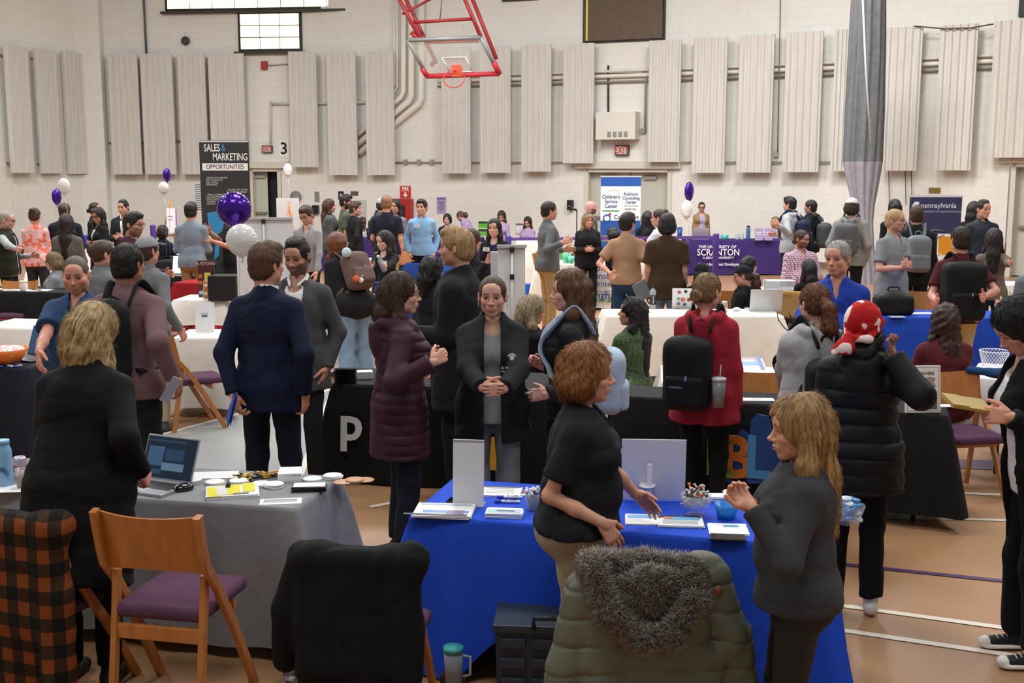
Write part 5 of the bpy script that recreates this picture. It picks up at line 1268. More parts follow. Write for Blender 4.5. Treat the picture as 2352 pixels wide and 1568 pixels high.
P('longhair', 'girl with very long brown hair in black quilted jacket, profile to the left', 1308, 617, 5.9, -84, 'f', .96, ('shut', '#18181b', {'hem': .2, 'e': .035, 'q': .008}), '#191a1e', ('long', '#4b3122', '#7d5839'), '#d8a794', head=(-6, 4, 0),
  arms=(A_(1258, 905, 5.65, f=(.1, 1, -.1), c=.7), A_(1248, 842, 6.1, f=(-.1, .8, .5), c=1.0)), L=.5)
P('redhood', 'person with tied back light brown hair in red hoodie seen from behind', 1627, 624, 6.35, 22, 'f', 1.08, ('hoodie', '#992333', {'hem': .2, 'e': .04}), '#101013', ('bun', '#6d4e30', '#9a7850'), '#d6a28c', head=(22, 0, 0), arms=('low', A_(1692, 950, 6.3, c=.6)), L=.05)
P('greysweat', 'girl with copper ponytail in light grey sweatshirt seen from behind', 1872, 648, 5.85, -12, 'f', 1.05, ('hoodie', '#a6a5a5', {'hem': .1, 'e': .05}), '#1b1c20', ('pony', '#3d2a1e', '#8a5028'), '#d6a28c', head=(-6, 6, 0), arms=(A_(1800, 905, 6.2, e=(-1, -.5, -.5)), 'hold'), L=.24)
P('parka', 'woman in red floral headscarf and black puffer coat seen from behind', 1985, 692, 5.0, 14, 'f', 1.02, ('puffer', '#131315', {'hem': .2, 'e': .06}), ('#0a0a0c', .012), ('long', '#0b0a0a', '#1c1a1a'), '#8c5f4a', head=(12, 4, 0), arms=('hold', A_(2052, 818, 4.85, f=(-.4, .2, 1), c=1.1, e=(.6, -.2, -1))), hat='scarf', L=.26, shoes='#d8d4ca')
P('bluepolo', 'older man with grey crew cut in royal blue polo shirt', 1925, 551, 7.2, 196, 'm', 1.15, ('polo', '#1f3aa0', {'s': 1, 'e': .024}), '#20242e', ('short', '#8f8880', '#bdb8b0'), '#d09a82', head=(22, 2, 0), arms=('low', A_(1835, 765, 6.85, f=(.3, .9, .1), c=.7)), belly=.04, full=1.05)
P('baldblue', 'stocky balding man in denim blue short sleeved shirt', 172, 585, 6.6, 186, 'm', 1.25, ('polo', '#2a4468', {'e': .03}), '#22252e', ('buzz', '#57483f'), '#cf9580', head=(-14, 12, 0), arms=('hold', A_(88, 810, 6.2, f=(-.2, .5, -.8), c=.4)), belly=.07, full=1.2, beard=('#6b5345', .3))
P('mauve', 'young man with dark hair in mauve jacket seen from behind', 293, 557, 6.25, 14, 'm', 1.05, ('shut', '#74575c', {'hem': .1, 'e': .035}), '#17181b', ('short', '#15100d'), '#a5705a', head=(6, 0, 0), arms=('low', A_(398, 868, 6.1, c=.5)), full=1.05)
P('greycap', 'man in grey cap and grey pullover leaning toward the wooden chair', 338, 541, 8.6, 22, 'm', 1.0, ('qzip', '#6e7073'), '#b09c7c', ('short', '#3b2a1e'), '#c98f78', head=(10, 0, 0), arms=('low', A_(412, 756, 8.5, c=.6)), hat='cap', extra={'cap': '#8b8c8e'}, shoes='#4a4548')
P('clip', 'woman in grey jacket with brown hair in a claw clip', 237, 549, 8.7, 40, 'f', 1.0, ('shut', '#6c7072'), '#222429', ('clip', '#3d271b'), '#cf9b84', head=(12, 0, 0))
P('beardgl', 'young bearded man with glasses in maroon hoodie', 306, 486, 10.8, 110, 'm', 1.05, ('hoodie', '#40252c'), '#1f2026', ('crop', '#171210'), '#c4917a', head=(-6, 4, 0), beard=('#2a1c16', .6), glasses='#3a3230', arms=('hold', 'hold'))
P('blazer', 'woman with shoulder length hair in grey blazer seated behind the black table', 122, 579, 13.0, -100, 'f', 1.0, ('suit', '#7f8288', {'open': (.05, .0)}), '#22242a', ('bob', '#5a4630', '#8b7550'), '#c99a84', inner='#d8d4cf', glasses='#2c2a28', sit=True, arms=('desk', 'desk'))
P('vest', 'grey bearded man in dark vest over grey sweater at the left edge', 14, 484, 13.7, 85, 'm', 1.12, ('vest', '#26261c', {'s': 0}), '#18191c', ('buzz', '#8a8078'), '#c9917d', head=(0, 8, 0), glasses='#2a2725', beard=('#9a948e', .7), inner='#9aa1a3', arms=('hold', A_(62, 590, 13)))
P('floral', 'woman with hair bun in pink floral jacket and teal scarf from behind', 79, 476, 15, 0, 'f', 1.1, ('blouse', ('floral', '#e0705e', '#f0b6ac', '#c8a6ac')), '#2a2c34', ('bun', '#3c2519'), '#c79882', arms=('hold', 'hold'), L=.2)
P('navyback', 'man in dark navy jacket from behind, near the balloons at left', 147, 465, 15.2, -5, 'm', 1.15, ('shut', '#191d2b'), '#1a1a1e', ('short', '#33221a'), '#c18f78', arms=('clasp', 'clasp'))
P('taupe', 'woman with long dark hair in taupe sweater from behind', 152, 490, 13.2, 5, 'f', 1.05, ('sweater', '#5f5650', {'e': .035}), '#1b1a1f', ('long', '#1b0f12'), '#b98a74', L=.42, arms=('clasp', 'clasp'), head=(-10, 0, 0))
P('profile', 'dark haired woman half hidden behind the crossed arms woman', 218, 464, 17.2, 100, 'f', .95, ('sweater', '#16161a'), '#17171b', ('bun', '#17100e'), '#b98670', L=.02)
P('crossed', 'woman with long black hair in black blazer, arms folded', 224, 476, 15.6, -140, 'f', .95, ('suit', '#131418', {'open': (.04, .02)}), '#141418', ('long', '#100c0c'), '#c08a72', head=(-20, 15, 0), arms=('cross', 'cross'), inner='#c9c3c0', glasses='#35302d', L=.4)
P('suitfar', 'slim dark haired man in dark suit and tie near the back wall', 282, 458, 17, 185, 'm', .98, ('suit', '#202329', {'open': (.04, 0)}), '#1c1d22', ('flat', '#171210'), '#c4957e', arms=('clasp', 'clasp'), inner='#eeeeee', head=(8, 5, 0))
P('seatnavy', 'dark haired person seated at the far laptop, back turned', 374, 517, 17.4, 15, 'f', 1.0, ('blouse', '#1b2133'), '#1a1b20', ('bob', '#241714'), '#bb8c76', sit=True, arms=('desk', 'desk'))
P('bluegrey', 'man in blue grey sweater and tan trousers from behind', 438, 463, 14.2, 0, 'm', 1.05, ('sweater', '#7b8794'), '#a07c4c', ('crop', '#19120f'), '#cf9a84', arms=('clasp', 'clasp'))
P('blacktee', 'man in black t-shirt reaching out behind the purple balloon', 527, 466, 14.6, -80, 'm', 1.05, ('tee', '#101013'), '#171c28', ('short', '#1b1512'), '#c28c72', arms=(A_(487, 553, 14.2), A_(483, 532, 14.6)))
P('greyshirt', 'young man with glasses in light grey dress shirt and name badge', 703, 471, 13.6, 192, 'm', .95, ('shirt', '#8f8e90'), '#15161a', ('crop', '#3a271d'), '#c99a86', head=(12, 22, 0), glasses='#3b312c', arms=('table', 'table'), tag_=1, beard=('#6b4a38', .3))
P('longgrey', 'woman with long auburn hair in dark grey jacket by the wall', 757, 456, 18, 75, 'f', 1.05, ('shut', '#4d4f50'), '#1d1d22', ('long', '#3e211a'), '#c9958a', arms=('hold', 'hold'), L=.35)
P('green', 'tall bearded man in dark green t-shirt', 795, 446, 17.7, 78, 'm', 1.15, ('tee', '#4c5347'), '#2a2c33', ('crop', '#15100e'), '#b9876f', head=(15, 5, 0), beard=('#15100e', .9), arms=('down', 'down'))
P('blackpolo', 'curly haired young man in black polo with name badge, tan trousers', 816, 462, 17.4, 60, 'm', 1.05, ('sweater', '#131316'), '#a39c8c', ('crop', '#38271e'), '#c18f79', head=(30, 0, 0), arms=('pocket', 'hip'), tag_=2)
P('kid', 'dark skinned person in dark jacket behind the far purple table', 833, 497, 22.4, 150, 'm', .9, ('jacket', '#262b38'), '#1c1c20', ('buzz', '#241512'), '#5f3a2c', inner='#b9b4b4', head=(0, 18, 0), arms=('hold', 'hold'), sit=True)
P('graycap2', 'man in grey cap half hidden behind the navy polo man', 877, 454, 17.9, 30, 'm', 1.0, ('sweater', '#5c6066'), '#22242a', ('short', '#3c2a20'), '#c2937c', hat='cap', extra={'cap': '#98a0a8'})
P('navypolo', 'broad man with buzz cut in navy polo shirt from behind', 888, 447, 16, 8, 'm', 1.2, ('tee', '#171c2d'), '#a08a62', ('short', '#7d5c42'), '#cb9580', arms=('clasp', 'down'))
P('hairblack', 'dark haired woman behind the navy polo man', 908, 457, 17.6, 200, 'f', .95, ('sweater', '#77787c'), '#22242a', ('long', '#100c0c'), '#b98a74', L=.25)
P('ltblue', 'young man in light blue quarter zip pullover and black trousers', 968, 457, 16.3, 178, 'm', 1.0, ('qzip', '#7ba3c9'), '#141519', ('crop', '#17110f'), '#cb9a86', head=(18, 0, 0), arms=('pocket', 'pocket'), tag_=1)
P('seatedsuit', 'dark haired youth in dark jacket seated behind the purple table', 1027, 491, 22.4, 190, 'm', .9, ('suit', '#17191f', {'open': (.05, 0)}), '#1a1a1e', ('bob', '#1d1513'), '#cf9f8a', inner='#e9e9e9', L=.1, arms=('desk', 'desk'), sit=True)
P('lilaclean', 'girl with glasses in lilac top bending over the purple table', 1058, 486, 22.4, -60, 'f', .95, ('sweater', '#a58cb0'), '#1c1c22', ('pony', '#4a3021'), '#cf9a86', lean=38, head=(0, 15, 0), glasses='#47403c', arms=('table', 'table'), L=.12)
P('smiling', 'smiling woman with long dark hair in black cardigan and badge', 1135, 501, 12.9, 195, 'f', 1.0, ('cardigan', '#131317'), '#17181c', ('long', '#1d1412'), '#d8ab98', inner='#1b2440', arms=('hold', 'hold'), tag_=1, L=.36, H=1.62)
P('lilac1', 'long haired girl in lilac top looking down, behind the smiling woman', 1152, 483, 22.4, 190, 'f', .9, ('sweater', '#a893b8'), '#1c1c22', ('long', '#2b1b16'), '#cd9b87', head=(0, 26, 0), arms=('table', 'table'), L=.28, sit=True)
P('lilac2', 'long haired girl in lilac top bent over the table beside the easel poster', 1212, 497, 22.4, -150, 'f', .9, ('sweater', '#a58fb5'), '#1c1c22', ('long', '#241613'), '#cd9b87', head=(-10, 30, 0), arms=('desk', 'desk'), L=.34, sit=True)
P('backbrown', 'brown haired person in black behind the blond man', 1083, 524, 10.4, 60, 'f', 1.0, ('cardigan', '#131216', {'open': None}), '#141418', ('long', '#3a2319'), '#c9967f', L=.26, arms=('hold', A_(1118, 603, 10.1)))
P('talker', 'woman with straight dark hair in black cardigan holding a water bottle', 882, 529, 12.0, 205, 'f', .98, ('cardigan', '#0f0f12'), '#16171b', ('long', '#251812'), '#d9ac98', head=(22, 10, 0), inner='#24252a', arms=(A_(880, 620, 11.5, f=(-.5, .6, .5), c=.9), A_(850, 622, 11.6, f=(.1, .5, .9), c=.3)), L=.34, tag_=2)
P('redhead', 'redhead in black jacket and light blue jeans bending over the table', 772, 537, 10.3, -38, 'f', 1.1, ('shut', '#1d1c1f', {'hem': .12, 'e': .04}), ('#7f9ab4', .045), ('wavy', '#542812', '#8a4a24'), '#cf9c88', lean=30, head=(0, 20, 0), arms=('table', 'table'), L=.3, shoes='#8b8168')
P('pattern', 'person with curly black hair and striped headband behind the blond man', 992, 588, 8.7, 40, 'f', 1.0, ('shut', '#191b22'), '#15161b', ('curly', '#120e0d'), '#a87360', L=.18)
P('seatgrey', 'older woman with ash blonde hair in black top, seated', 1224, 678, 8.3, 75, 'f', 1.0, ('blouse', '#0f0f11'), '#15161a', ('wavy', '#7d6c52', '#b8a888'), '#cf9c86', sit=True, head=(8, 8, 0), L=.16, arms=('desk', 'desk'))
P('greenfl', 'woman with long black hair in green patterned blouse, seated', 1452, 681, 8.0, -35, 'f', 1.05, ('blouse', ('speckle', '#5f6f45', '#1b323c', '#2b3a2a')), '#17181b', ('long', '#100c0c', '#221a18'), '#c08c74', sit=True, head=(-45, -6, 0), L=.5, arms=('desk', 'desk'))
P('greypolo', 'blond man with glasses and goatee in grey polo, hands together', 2058, 479, 11.5, 150, 'm', 1.12, ('polo', '#85888b', {'hem': .14}), '#7d7a75', ('short', '#b08a55', '#c9a774'), '#d09a84', head=(-20, 0, 0), glasses='#6a6a6a', beard=('#a5805e', .6), arms=(A_(2086, 612, 11.22, f=(.7, .5, .3), c=.9), A_(2070, 615, 11.22, f=(-.7, .5, .3), c=.9)), belly=.0)
P('maroonpolo', 'man in maroon polo and khaki trousers seen from behind', 2208, 518, 9.3, -4, 'm', 1.15, ('tee', '#4b1720', {'col': 'polo'}), '#b79f6c', ('short', '#2d1a16'), '#cf9688', arms=(A_(2150, 690, 9.0), A_(2262, 680, 9.0, e=(1, -.2, -.8))))
P('taupe2', 'woman with long dark curly hair in taupe sweater and jeans, from behind', 2284, 526, 11.6, 20, 'f', 1.0, ('sweater', '#6f6354'), '#1d2c42', ('wavy', '#1d1310'), '#c9967f', L=.34, arms=('low', A_(2340, 625, 10.4)))
P('navyjkt', 'dark haired man in navy quilted jacket facing the camera', 2260, 458, 14, 172, 'm', 1.08, ('puffer', '#1b2130', {'e': .035, 'q': .006, 'col': 'stand'}), '#23252c', ('flat', '#1c1411'), '#c4927c', head=(-12, 2, 0))
P('behindnavy', 'black haired woman in black behind the navy jacket man', 2238, 462, 15.2, 40, 'f', 1.0, ('shut', '#121216'), '#15151a', ('long', '#0e0b0b'), '#b98a74', L=.22)
P('seatmaroon', 'woman with long curly dark hair in maroon sweater, seated back turned', 2172, 700, 7.3, -6, 'f', 1.45, ('sweater', '#5b1f2b', {'e': .035}), '#17181c', ('curly', '#2a1a16', '#4b3026'), '#bb8a74', sit=True, L=.42, arms=('desk', 'desk'))
P('edge1', 'person in grey blue top partly cut off by the right edge', 2378, 560, 9.3, -20, 'm', 1.05, ('sweater', '#6f7884'), '#1c2230', ('short', '#2b1d16'), '#c9967f', arms=('hold', 'hold'))
P('greypack', 'brown haired young man in black jacket with a grey backpack from behind', 2106, 470, 12.6, 8, 'm', 1.05, ('shut', '#17181c'), '#1a1b20', ('short', '#3a241a'), '#c18f79')
P('peek', 'black haired person almost hidden behind the blond man in grey polo', 2056, 457, 15.2, 0, 'f', 1.0, ('sweater', '#17181c'), '#17181c', ('long', '#0e0b0b'), '#b98a74', L=.2)
P('beigecap', 'young man in beige cap and grey hoodie from behind, black trousers', 1958, 454, 14.6, 30, 'm', 1.12, ('hoodie', '#86847f', {'e': .04}), '#141418', ('bob', '#2b1e17'), '#c18f79', hat='cap', extra={'cap': '#cfc8bb'}, arms=('pocket', 'pocket'), L=.1)
P('blackhood', 'young man in black hoodie facing left, near the curtain', 1862, 458, 17.4, -60, 'm', 1.0, ('hoodie', '#16171a'), '#15161a', ('short', '#171110'), '#a97a66')
P('greyhood', 'young man with tousled dark hair in light grey hoodie facing left', 1814, 451, 17, -55, 'm', 1.0, ('hoodie', '#a3a5aa'), '#15161a', ('crop', '#15100e'), '#cb9a86', arms=(A_(1790, 518, 16.6), 'hold'))
P('blondfar', 'blonde woman with a lilac folder seated behind the purple table', 1780, 497, 22.4, -100, 'f', .95, ('sweater', '#b7a8c6'), '#22242a', ('long', '#8f7350'), '#d0a28e', arms=('phone', 'phone'), L=.25, sit=True)
P('plaid', 'man with glasses and beard in pink checked shirt, seated arms folded', 1842, 527, 14.2, 165, 'm', 1.3, ('shirt', ('plaid', '#d3b7c4', '#8f6a80', '#453b58'), {'e': .03}), '#1f2130', ('short', '#2f1d16'), '#c48f7a', head=(-30, 4, 0), beard=('#2f1d16', .8), glasses='#2c2725', sit=True, arms=('cross', 'cross'), belly=.05)
P('seatblack', 'dark haired woman in black top seated with her back to the camera', 1858, 595, 12.3, -15, 'f', 1.1, ('sweater', '#0f0f12'), '#16171b', ('long', '#140f0e'), '#c4937e', sit=True, L=.26, arms=('desk', 'desk'))
P('smile2', 'smiling black haired woman seated behind the man in black cap', 1722, 587, 12.7, 70, 'f', 1.0, ('sweater', '#121215'), '#16171b', ('long', '#0f0b0b'), '#c9967f', sit=True, L=.4, arms=('desk', 'desk'))
P('capman', 'person in black cap and black hoodie seated behind the silver laptop', 1706, 609, 11.5, -70, 'm', 1.05, ('hoodie', '#0f0f11'), '#16171b', ('pony', '#3e2a1d'), '#c98f7a', head=(-8, 10, 0), sit=True, hat='cap', L=.2, arms=('desk', 'desk'))
P('capman2', 'person in black cap at the sticker covered laptop', 1612, 604, 11.5, -150, 'm', 1.05, ('hoodie', '#0f0f12'), '#16171b', ('long', '#0f0d0d'), '#8f6450', head=(0, 16, 0), sit=True, hat='cap', L=.18, arms=('desk', A_(1538, 697, 10.9)))
P('tan', 'dark haired man in tan shirt, brown belt and blue jeans from behind', 1442, 487, 11.9, 12, 'm', 1.0, ('tee', '#a98669', {'hem': .02, 'e': .022}), '#25405f', ('crop', '#17110f'), '#cf9a86', head=(26, 0, 0), arms=(A_(1402, 628, 11.7), A_(1477, 650, 11.6)))
P('brown', 'black haired man in dark brown shirt and light jeans from behind', 1533, 490, 11.6, 6, 'm', 1.12, ('tee', '#3c2a1a', {'hem': .16, 'e': .03}), '#71889c', ('bob', '#100c0b'), '#b27f68', arms=('down', 'down'), L=.1)
P('whitecardi', 'woman with glasses in white cardigan facing left', 1513, 479, 14, -70, 'f', 1.05, ('cardigan', '#c3c3c8', {'open': None}), '#22242a', ('bun', '#3a241b'), '#d5a591', glasses='#26201f', arms=('hold', 'hold'), L=.2)
P('blackhair', 'person with long black hair in black beside the tan shirted man', 1488, 484, 16.4, 10, 'f', .95, ('shut', '#101013'), '#131317', ('long', '#0b0909'), '#a97a66', L=.5)
P('lanyard', 'woman with wavy blonde hair in black zip top with a lanyard', 1351, 489, 15.8, 178, 'f', 1.1, ('shut', '#151519'), '#17181c', ('wavy', '#6f5638', '#b0906a'), '#cf9c86', head=(-16, -3, 0), arms=('clasp', 'clasp'), L=.24)
P('bald', 'bald bearded man in grey shirt behind the blonde woman with lanyard', 1358, 460, 18.2, 75, 'm', 1.1, ('sweater', '#55585c'), '#1f2126', ('bald', '#5a3a28'), '#c9938a', beard=('#4a2f22', .85), arms=('down', 'down'))
P('greyzip', 'man with dark hair in grey quarter zip and khaki trousers facing right', 1262, 461, 13.6, 72, 'm', 1.08, ('qzip', '#606468'), '#a98c60', ('short', '#221a16'), '#c9967f', arms=('hold', A_(1292, 558, 13.2, c=.8)))
P('tancardi', 'woman in tan cardigan and glasses behind the university table', 1612, 463, 22.4, 178, 'f', 1.1, ('cardigan', '#a0805c'), '#4a4450', ('slick', '#1d1512'), '#cf9c86', head=(8, 12, 0), inner='#b9a6c4', glasses='#5a4436', arms=('down', 'down'))
P('bender', 'person in black bending over the counselling table', 1408, 524, 15.4, -20, 'f', 1.0, ('shut', '#0e0e11'), ('#0c0c0f', .03), ('bob', '#120e0d'), '#b98a74', lean=35, head=(0, 10, 0), arms=('table', 'table'))
# worn packs
def pack(k, *a, **kw): return backpack(PP[k], *a, **kw)
bp, by_, bz_ = pack('redhood', 'black school backpack with tumbler, worn over the red hoodie', '#121216', (.165, .1, .25), .16, xo=-.07)
pack('mauve', 'slim black backpack worn over the mauve jacket', '#141417', (.12, .075, .24), .27)
pack('redhead', 'taupe brown backpack with hanging charms worn by the redhead', '#66504a', (.15, .1, .2), .28)
pack('maroonpolo', 'big black backpack with red pulls worn over the maroon polo', '#0f0f12', (.195, .12, .27), .24, xo=-.06)
pack('greysweat', 'black backpack with tumbler worn over the grey sweatshirt', '#141417', (.15, .1, .2), .18)
pack('longhair', 'pale blue backpack with bottle worn by the long haired girl', '#a9bccf', (.14, .1, .2), .14)
pack('beigecap', 'grey backpack worn over the grey hoodie, beside the curtain', '#55585b', (.15, .1, .22), .27)
pack('blackhood', 'dark grey backpack worn by the young man in black hoodie', '#45484c', (.14, .12, .22), .2)
pack('greyhood', 'navy backpack worn by the young man in light grey hoodie', '#1c2740', (.13, .11, .2), .25)
pack('greypack', 'light grey backpack in front of the transport banner', '#73787d', (.14, .1, .22), .25)
pack('graycap2', 'small dark pack on the man in grey cap', '#3c4148', (.12, .09, .2), .26)
# red floral headscarf
def scarf():
    p = PP['parka']; H = p['H']; hs = H.s
    F = Fld((-.13, -.26, -.14), (.13, .15, .16), .0038)
    F.ell((0, -.012, .03), (.092, .112, .105), 0); F.half((0, .09, .045), (0, .496, -.868), .006)
    F.cone((-.09, .04, .03), (-.05, -.115, -.055), .013, .02, .012); F.cone((.09, .04, .03), (.05, -.115, -.055), .013, .02, .012); F.cone((-.05, -.115, -.055), (.05, -.115, -.055), .02, .02, .015)
    F.cone((-.05, -.12, -.06), (-.055, -.15, -.10), .03, .045, .02); F.ell((-.06, -.15, -.10), (.045, .04, .035), .02); F.cone((-.075, -.15, -.08), (-.10, -.15, -.13), .02, .03, .015)
    F.noise(.004, 45, 3, (1, 1, .5)); V, Q = F.mesh()
    rd = patmat('floral', '#a81418', '#bb1f1c', '#efdcd6'); 
    link('headscarf', raw_mesh('headscarf', (H.R @ (V.T*hs)).T+H.o, Q), rd, p['o'])
scarf()
# ------------------------------------------------------------------ signs and banners
def board(name, label, cat, x0, x1, y0, y1, d, c, dep=.02, yaw=0, tilt=0, toz=None, group=None, mt=None, bevel=.002):
    """upright board given by its rectangle in the picture, at distance d; front is local -y"""
    if toz is None and cat in ('sign', 'display board', 'box'): d = WZ((x0+x1)/2, y1 if cat != 'box' else 549, .752).y/DS
    a, b = AS(x0, (y0+y1)/2, d), AS(x1, (y0+y1)/2, d); hw = (b-a).length/2/max(.3, math.cos(math.radians(yaw))); zt, zb = AS(0, y0, d).z, AS(0, y1, d).z
    if toz is not None: zb = toz
    cen = (a+b)/2; cen.z = (zt+zb)/2; hh = (zt-zb)/2
    m = MB(); m.box((0, 0, 0), (hw, dep/2, hh)); o = m.build(name, mt or paint(c), None, bevel=bevel)
    o.location = cen; o.rotation_euler = (math.radians(tilt), 0, math.radians(yaw)); tag(o, label, cat, group)
    return o, hw, hh, dep
def put(o, parent, loc=(0, 0, 0)): o.parent = parent; o.location = loc; return o
def strip(parent, x, z, w, h, dep, c, nm='print', y=None, **k):
    m = MB(); m.box((x, -dep/2-.0012 if y is None else y, z), (w, .0012, h)); return m.build(nm, paint(c, **k), parent)
# tall black banner
o, hw, hh, dp = board('rollup_banner', 'tall black sales and marketing rollup banner with white lettering', 'banner', 463, 576, 322, 640, 16.6, '#2c2d2f', toz=.05)
strip(o, 0, hh-.02, hw, .012, dp+.01, '#c9c9c9', 'top_rail'); m = MB(); m.box((0, 0, -hh-.01), (hw+.02, .09, .04)); m.build('base', paint('#8c8c8c', metal=.6), o)
textat(o, 'SALES', .17, -.20, hh-.13, dp, '#e8e8e8', sx=.62, bold=.002); textat(o, '&', .17, -.01, hh-.13, dp, '#3f93cf', sx=.65); textat(o, 'MARKETING', .17, .10, hh-.28, dp, '#e8e8e8', sx=.62, bold=.002)
strip(o, .01, hh-.44, hw*.92, .06, dp, '#e9e9e9', 'title_bar'); textat(o, 'OPPORTUNITIES', .105, .01, hh-.44, dp+.005, '#2c2d2f', sx=.82)
for i, (t_, x, z) in enumerate((("• BOOST YOUR RESUME\nWITH HANDS-ON,\nREAL WORLD\nEXPERIENCE", -.17, .68), ("• SMALL COMPANY\nCULTURE PAIRED\nWITH LARGE\nCOMPANY\nGROWTH", -.17, .98), ("• HOUSING SET UP FOR\nALL SUMMER INTERNS", -.0+.17, .84))): textat(o, t_, .042, x-.15, hh-z, dp, '#c9c9c9', align='LEFT', sx=.8)
m = MB(); m.prism([(-.32, .2), (-.1, .24), (-.02, .1), (-.08, -.1), (-.2, -.2), (-.3, -.05)], 0, .002, M=RX(math.pi/2).to_4x4()); q = m.build('map_print', paint('#2f86c4'), o); q.location = (0, -dp/2, -.05)
m = MB(); m.prism([(0, .14), (.07, .12), (.05, -.1), (-.03, -.18)], 0, .002, M=RX(math.pi/2).to_4x4()); q = m.build('map_print', paint('#2f86c4'), o); q.location = (-.2, -dp/2, -.47)
textat(o, 'www.c', .09, -.25, -.72, dp, '#e4e4e4')
# counselling banner
o, hw, hh, dp = board('rollup_banner', 'white and blue counselling services rollup banner before the double door', 'banner', 1379, 1471, 406, 600, 20.2, '#e9eaec', toz=.05)
strip(o, 0, hh-.10, hw, .09, dp, '#1f55a8', 'blue_band'); strip(o, 0, -hh*.42, hw, hh*.56, dp, '#1f4f9c', 'blue_band'); strip(o, 0, hh+.01, hw+.01, .012, dp+.01, '#c9ccd0', 'top_rail')
for t_, x, z, s_, c in (("Children's\nService\nCenter", -.2, hh-.50, .105, '#2b4f7f'), ('Robinson\nCounseling\nCenter', .21, hh-.43, .092, '#4a5f92'), ('Conyngham', .12, hh-.82, .125, '#27437e'), ('Community-Based Care for\nChildren, Adults & Families', 0, hh-1.25, .085, '#cdb43f'), ('changing lives', .2, hh-.65, .05, '#8f7a9a')): textat(o, t_, s_, x, z, dp+.004, c, sx=.85, bold=.001)
strip(o, -.2, hh-.69, .17, .014, dp, '#4f9a6a'); strip(o, .13, hh-.92, .18, .02, dp, '#4f9a6a'); strip(o, .21, hh-.59, .15, .004, dp, '#3a4a7a')
m = MB(); m.tube([(math.cos(a)*.07, 0, math.sin(a)*.07) for a in np.linspace(0, 6.1, 14)], .014, 6); q = m.build('ring_mark', paint('#2a5aa8'), o); q.location = (-.28, -dp/2, hh-.84)
strip(o, -.22, hh-.76, .035, .012, dp, '#d0503c'); strip(o, -.22, hh-.76, .012, .035, dp, '#d0503c')
m = MB(); m.tube([(math.cos(a)*.12, 0, math.sin(a)*.1) for a in np.linspace(.2, 2.9, 9)], .004, 6); q = m.build('arc_mark', paint('#c59a70'), o); q.location = (-.15, -dp/2, hh-.36)
# transport banner
o, hw, hh, dp = board('rollup_banner', 'dark blue transport department rollup banner at the right of the hall', 'banner', 2084, 2203, 452, 700, 17.2, '#2d3157', toz=.05)
strip(o, 0, hh+.012, hw+.01, .018, dp+.01, '#c9ccd2', 'top_rail'); textat(o, 'pennsylvania', .13, .05, hh-.15, dp, '#dfe2ea', sx=.95); textat(o, 'DEPARTMENT OF TRANSPORTATION', .05, .08, hh-.26, dp, '#a9adc4', sx=.85)
m = MB(); m.prism([(-.06, -.02), (.06, .01), (.07, .06), (-.0, .07), (-.03, .04)], 0, .003, M=RX(math.pi/2).to_4x4()); q = m.build('keystone_mark', paint('#e6e8ee'), o); q.location = (-.36, -dp/2, hh-.15)
m = MB(); m.tube([(-.1, 0, .0), (.05, 0, .05), (.2, 0, .03), (.22, 0, -.04), (.05, 0, -.1)], .02, 6, flat=.3); q = m.build('road_print', paint('#8f8d9c'), o); q.location = (-.05, -dp/2, hh-.62)
strip(o, .26, hh-.90, .20, .26, dp, '#e7e7e9', 'photo_border'); strip(o, .22, hh-.85, .14, .16, dp+.004, '#d9901f', 'photo_print'); strip(o, .39, hh-.93, .05, .15, dp+.006, '#b9cc3a', 'photo_print')
strip(o, .26, hh-1.45, .20, .22, dp, '#8f8a88', 'photo_border'); strip(o, .16, hh-1.42, .07, .12, dp+.004, '#a03c34', 'photo_print'); strip(o, 0, -hh*.55, hw, hh*.4, dp-.001, '#3b3a42', 'road_scene')
m = MB(); m.tube([(math.cos(a)*.05, 0, math.sin(a)*.05) for a in np.linspace(0, 6.28, 14)], .008, 6); q = m.build('ring_mark', paint('#e6e8ee'), o); q.location = (.1, -dp/2-.006, hh-1.04)
# white banner backs
def bback(label, x0, x1, y0, d, yaw=0):
    o, hw, hh, dp = board('rollup_banner', label, 'banner', x0, x1, y0, 800, d, '#d9dadb', toz=.06, yaw=yaw)
    m = MB(); m.box((0, -.02, hh+.012), (hw+.01, .02, .014)); m.build('top_rail', paint('#bfc1c3', metal=.4), o)
    m = MB(); m.tube([(0, -.03, -hh), (0, -.03, hh)], .012, 8); m.build('pole', paint('#c6c8ca', metal=.3), o)
    for z in (hh-.02, hh-.28): m = MB(); m.box((0, -.035, z), (.02, .014, .025)); m.build('pole_clip', paint('#1b1b1d'), o)
    m = MB(); m.box((0, 0, -hh-.01), (hw+.02, .1, .05)); m.build('base', paint('#9a9b9c', metal=.6), o)
bback('plain white back of a rollup banner behind the navy suited man', 546, 676, 504, 11.4); bback('narrow white back of a rollup banner in the middle of the crowd', 1144, 1206, 568, 9.4, 8)
o, hw, hh, dp = board('rollup_banner', 'grey side of a second banner box left of the narrow white banner', 'banner', 1127, 1146, 578, 700, 9.7, '#a9acb0', dep=.1, toz=.05)
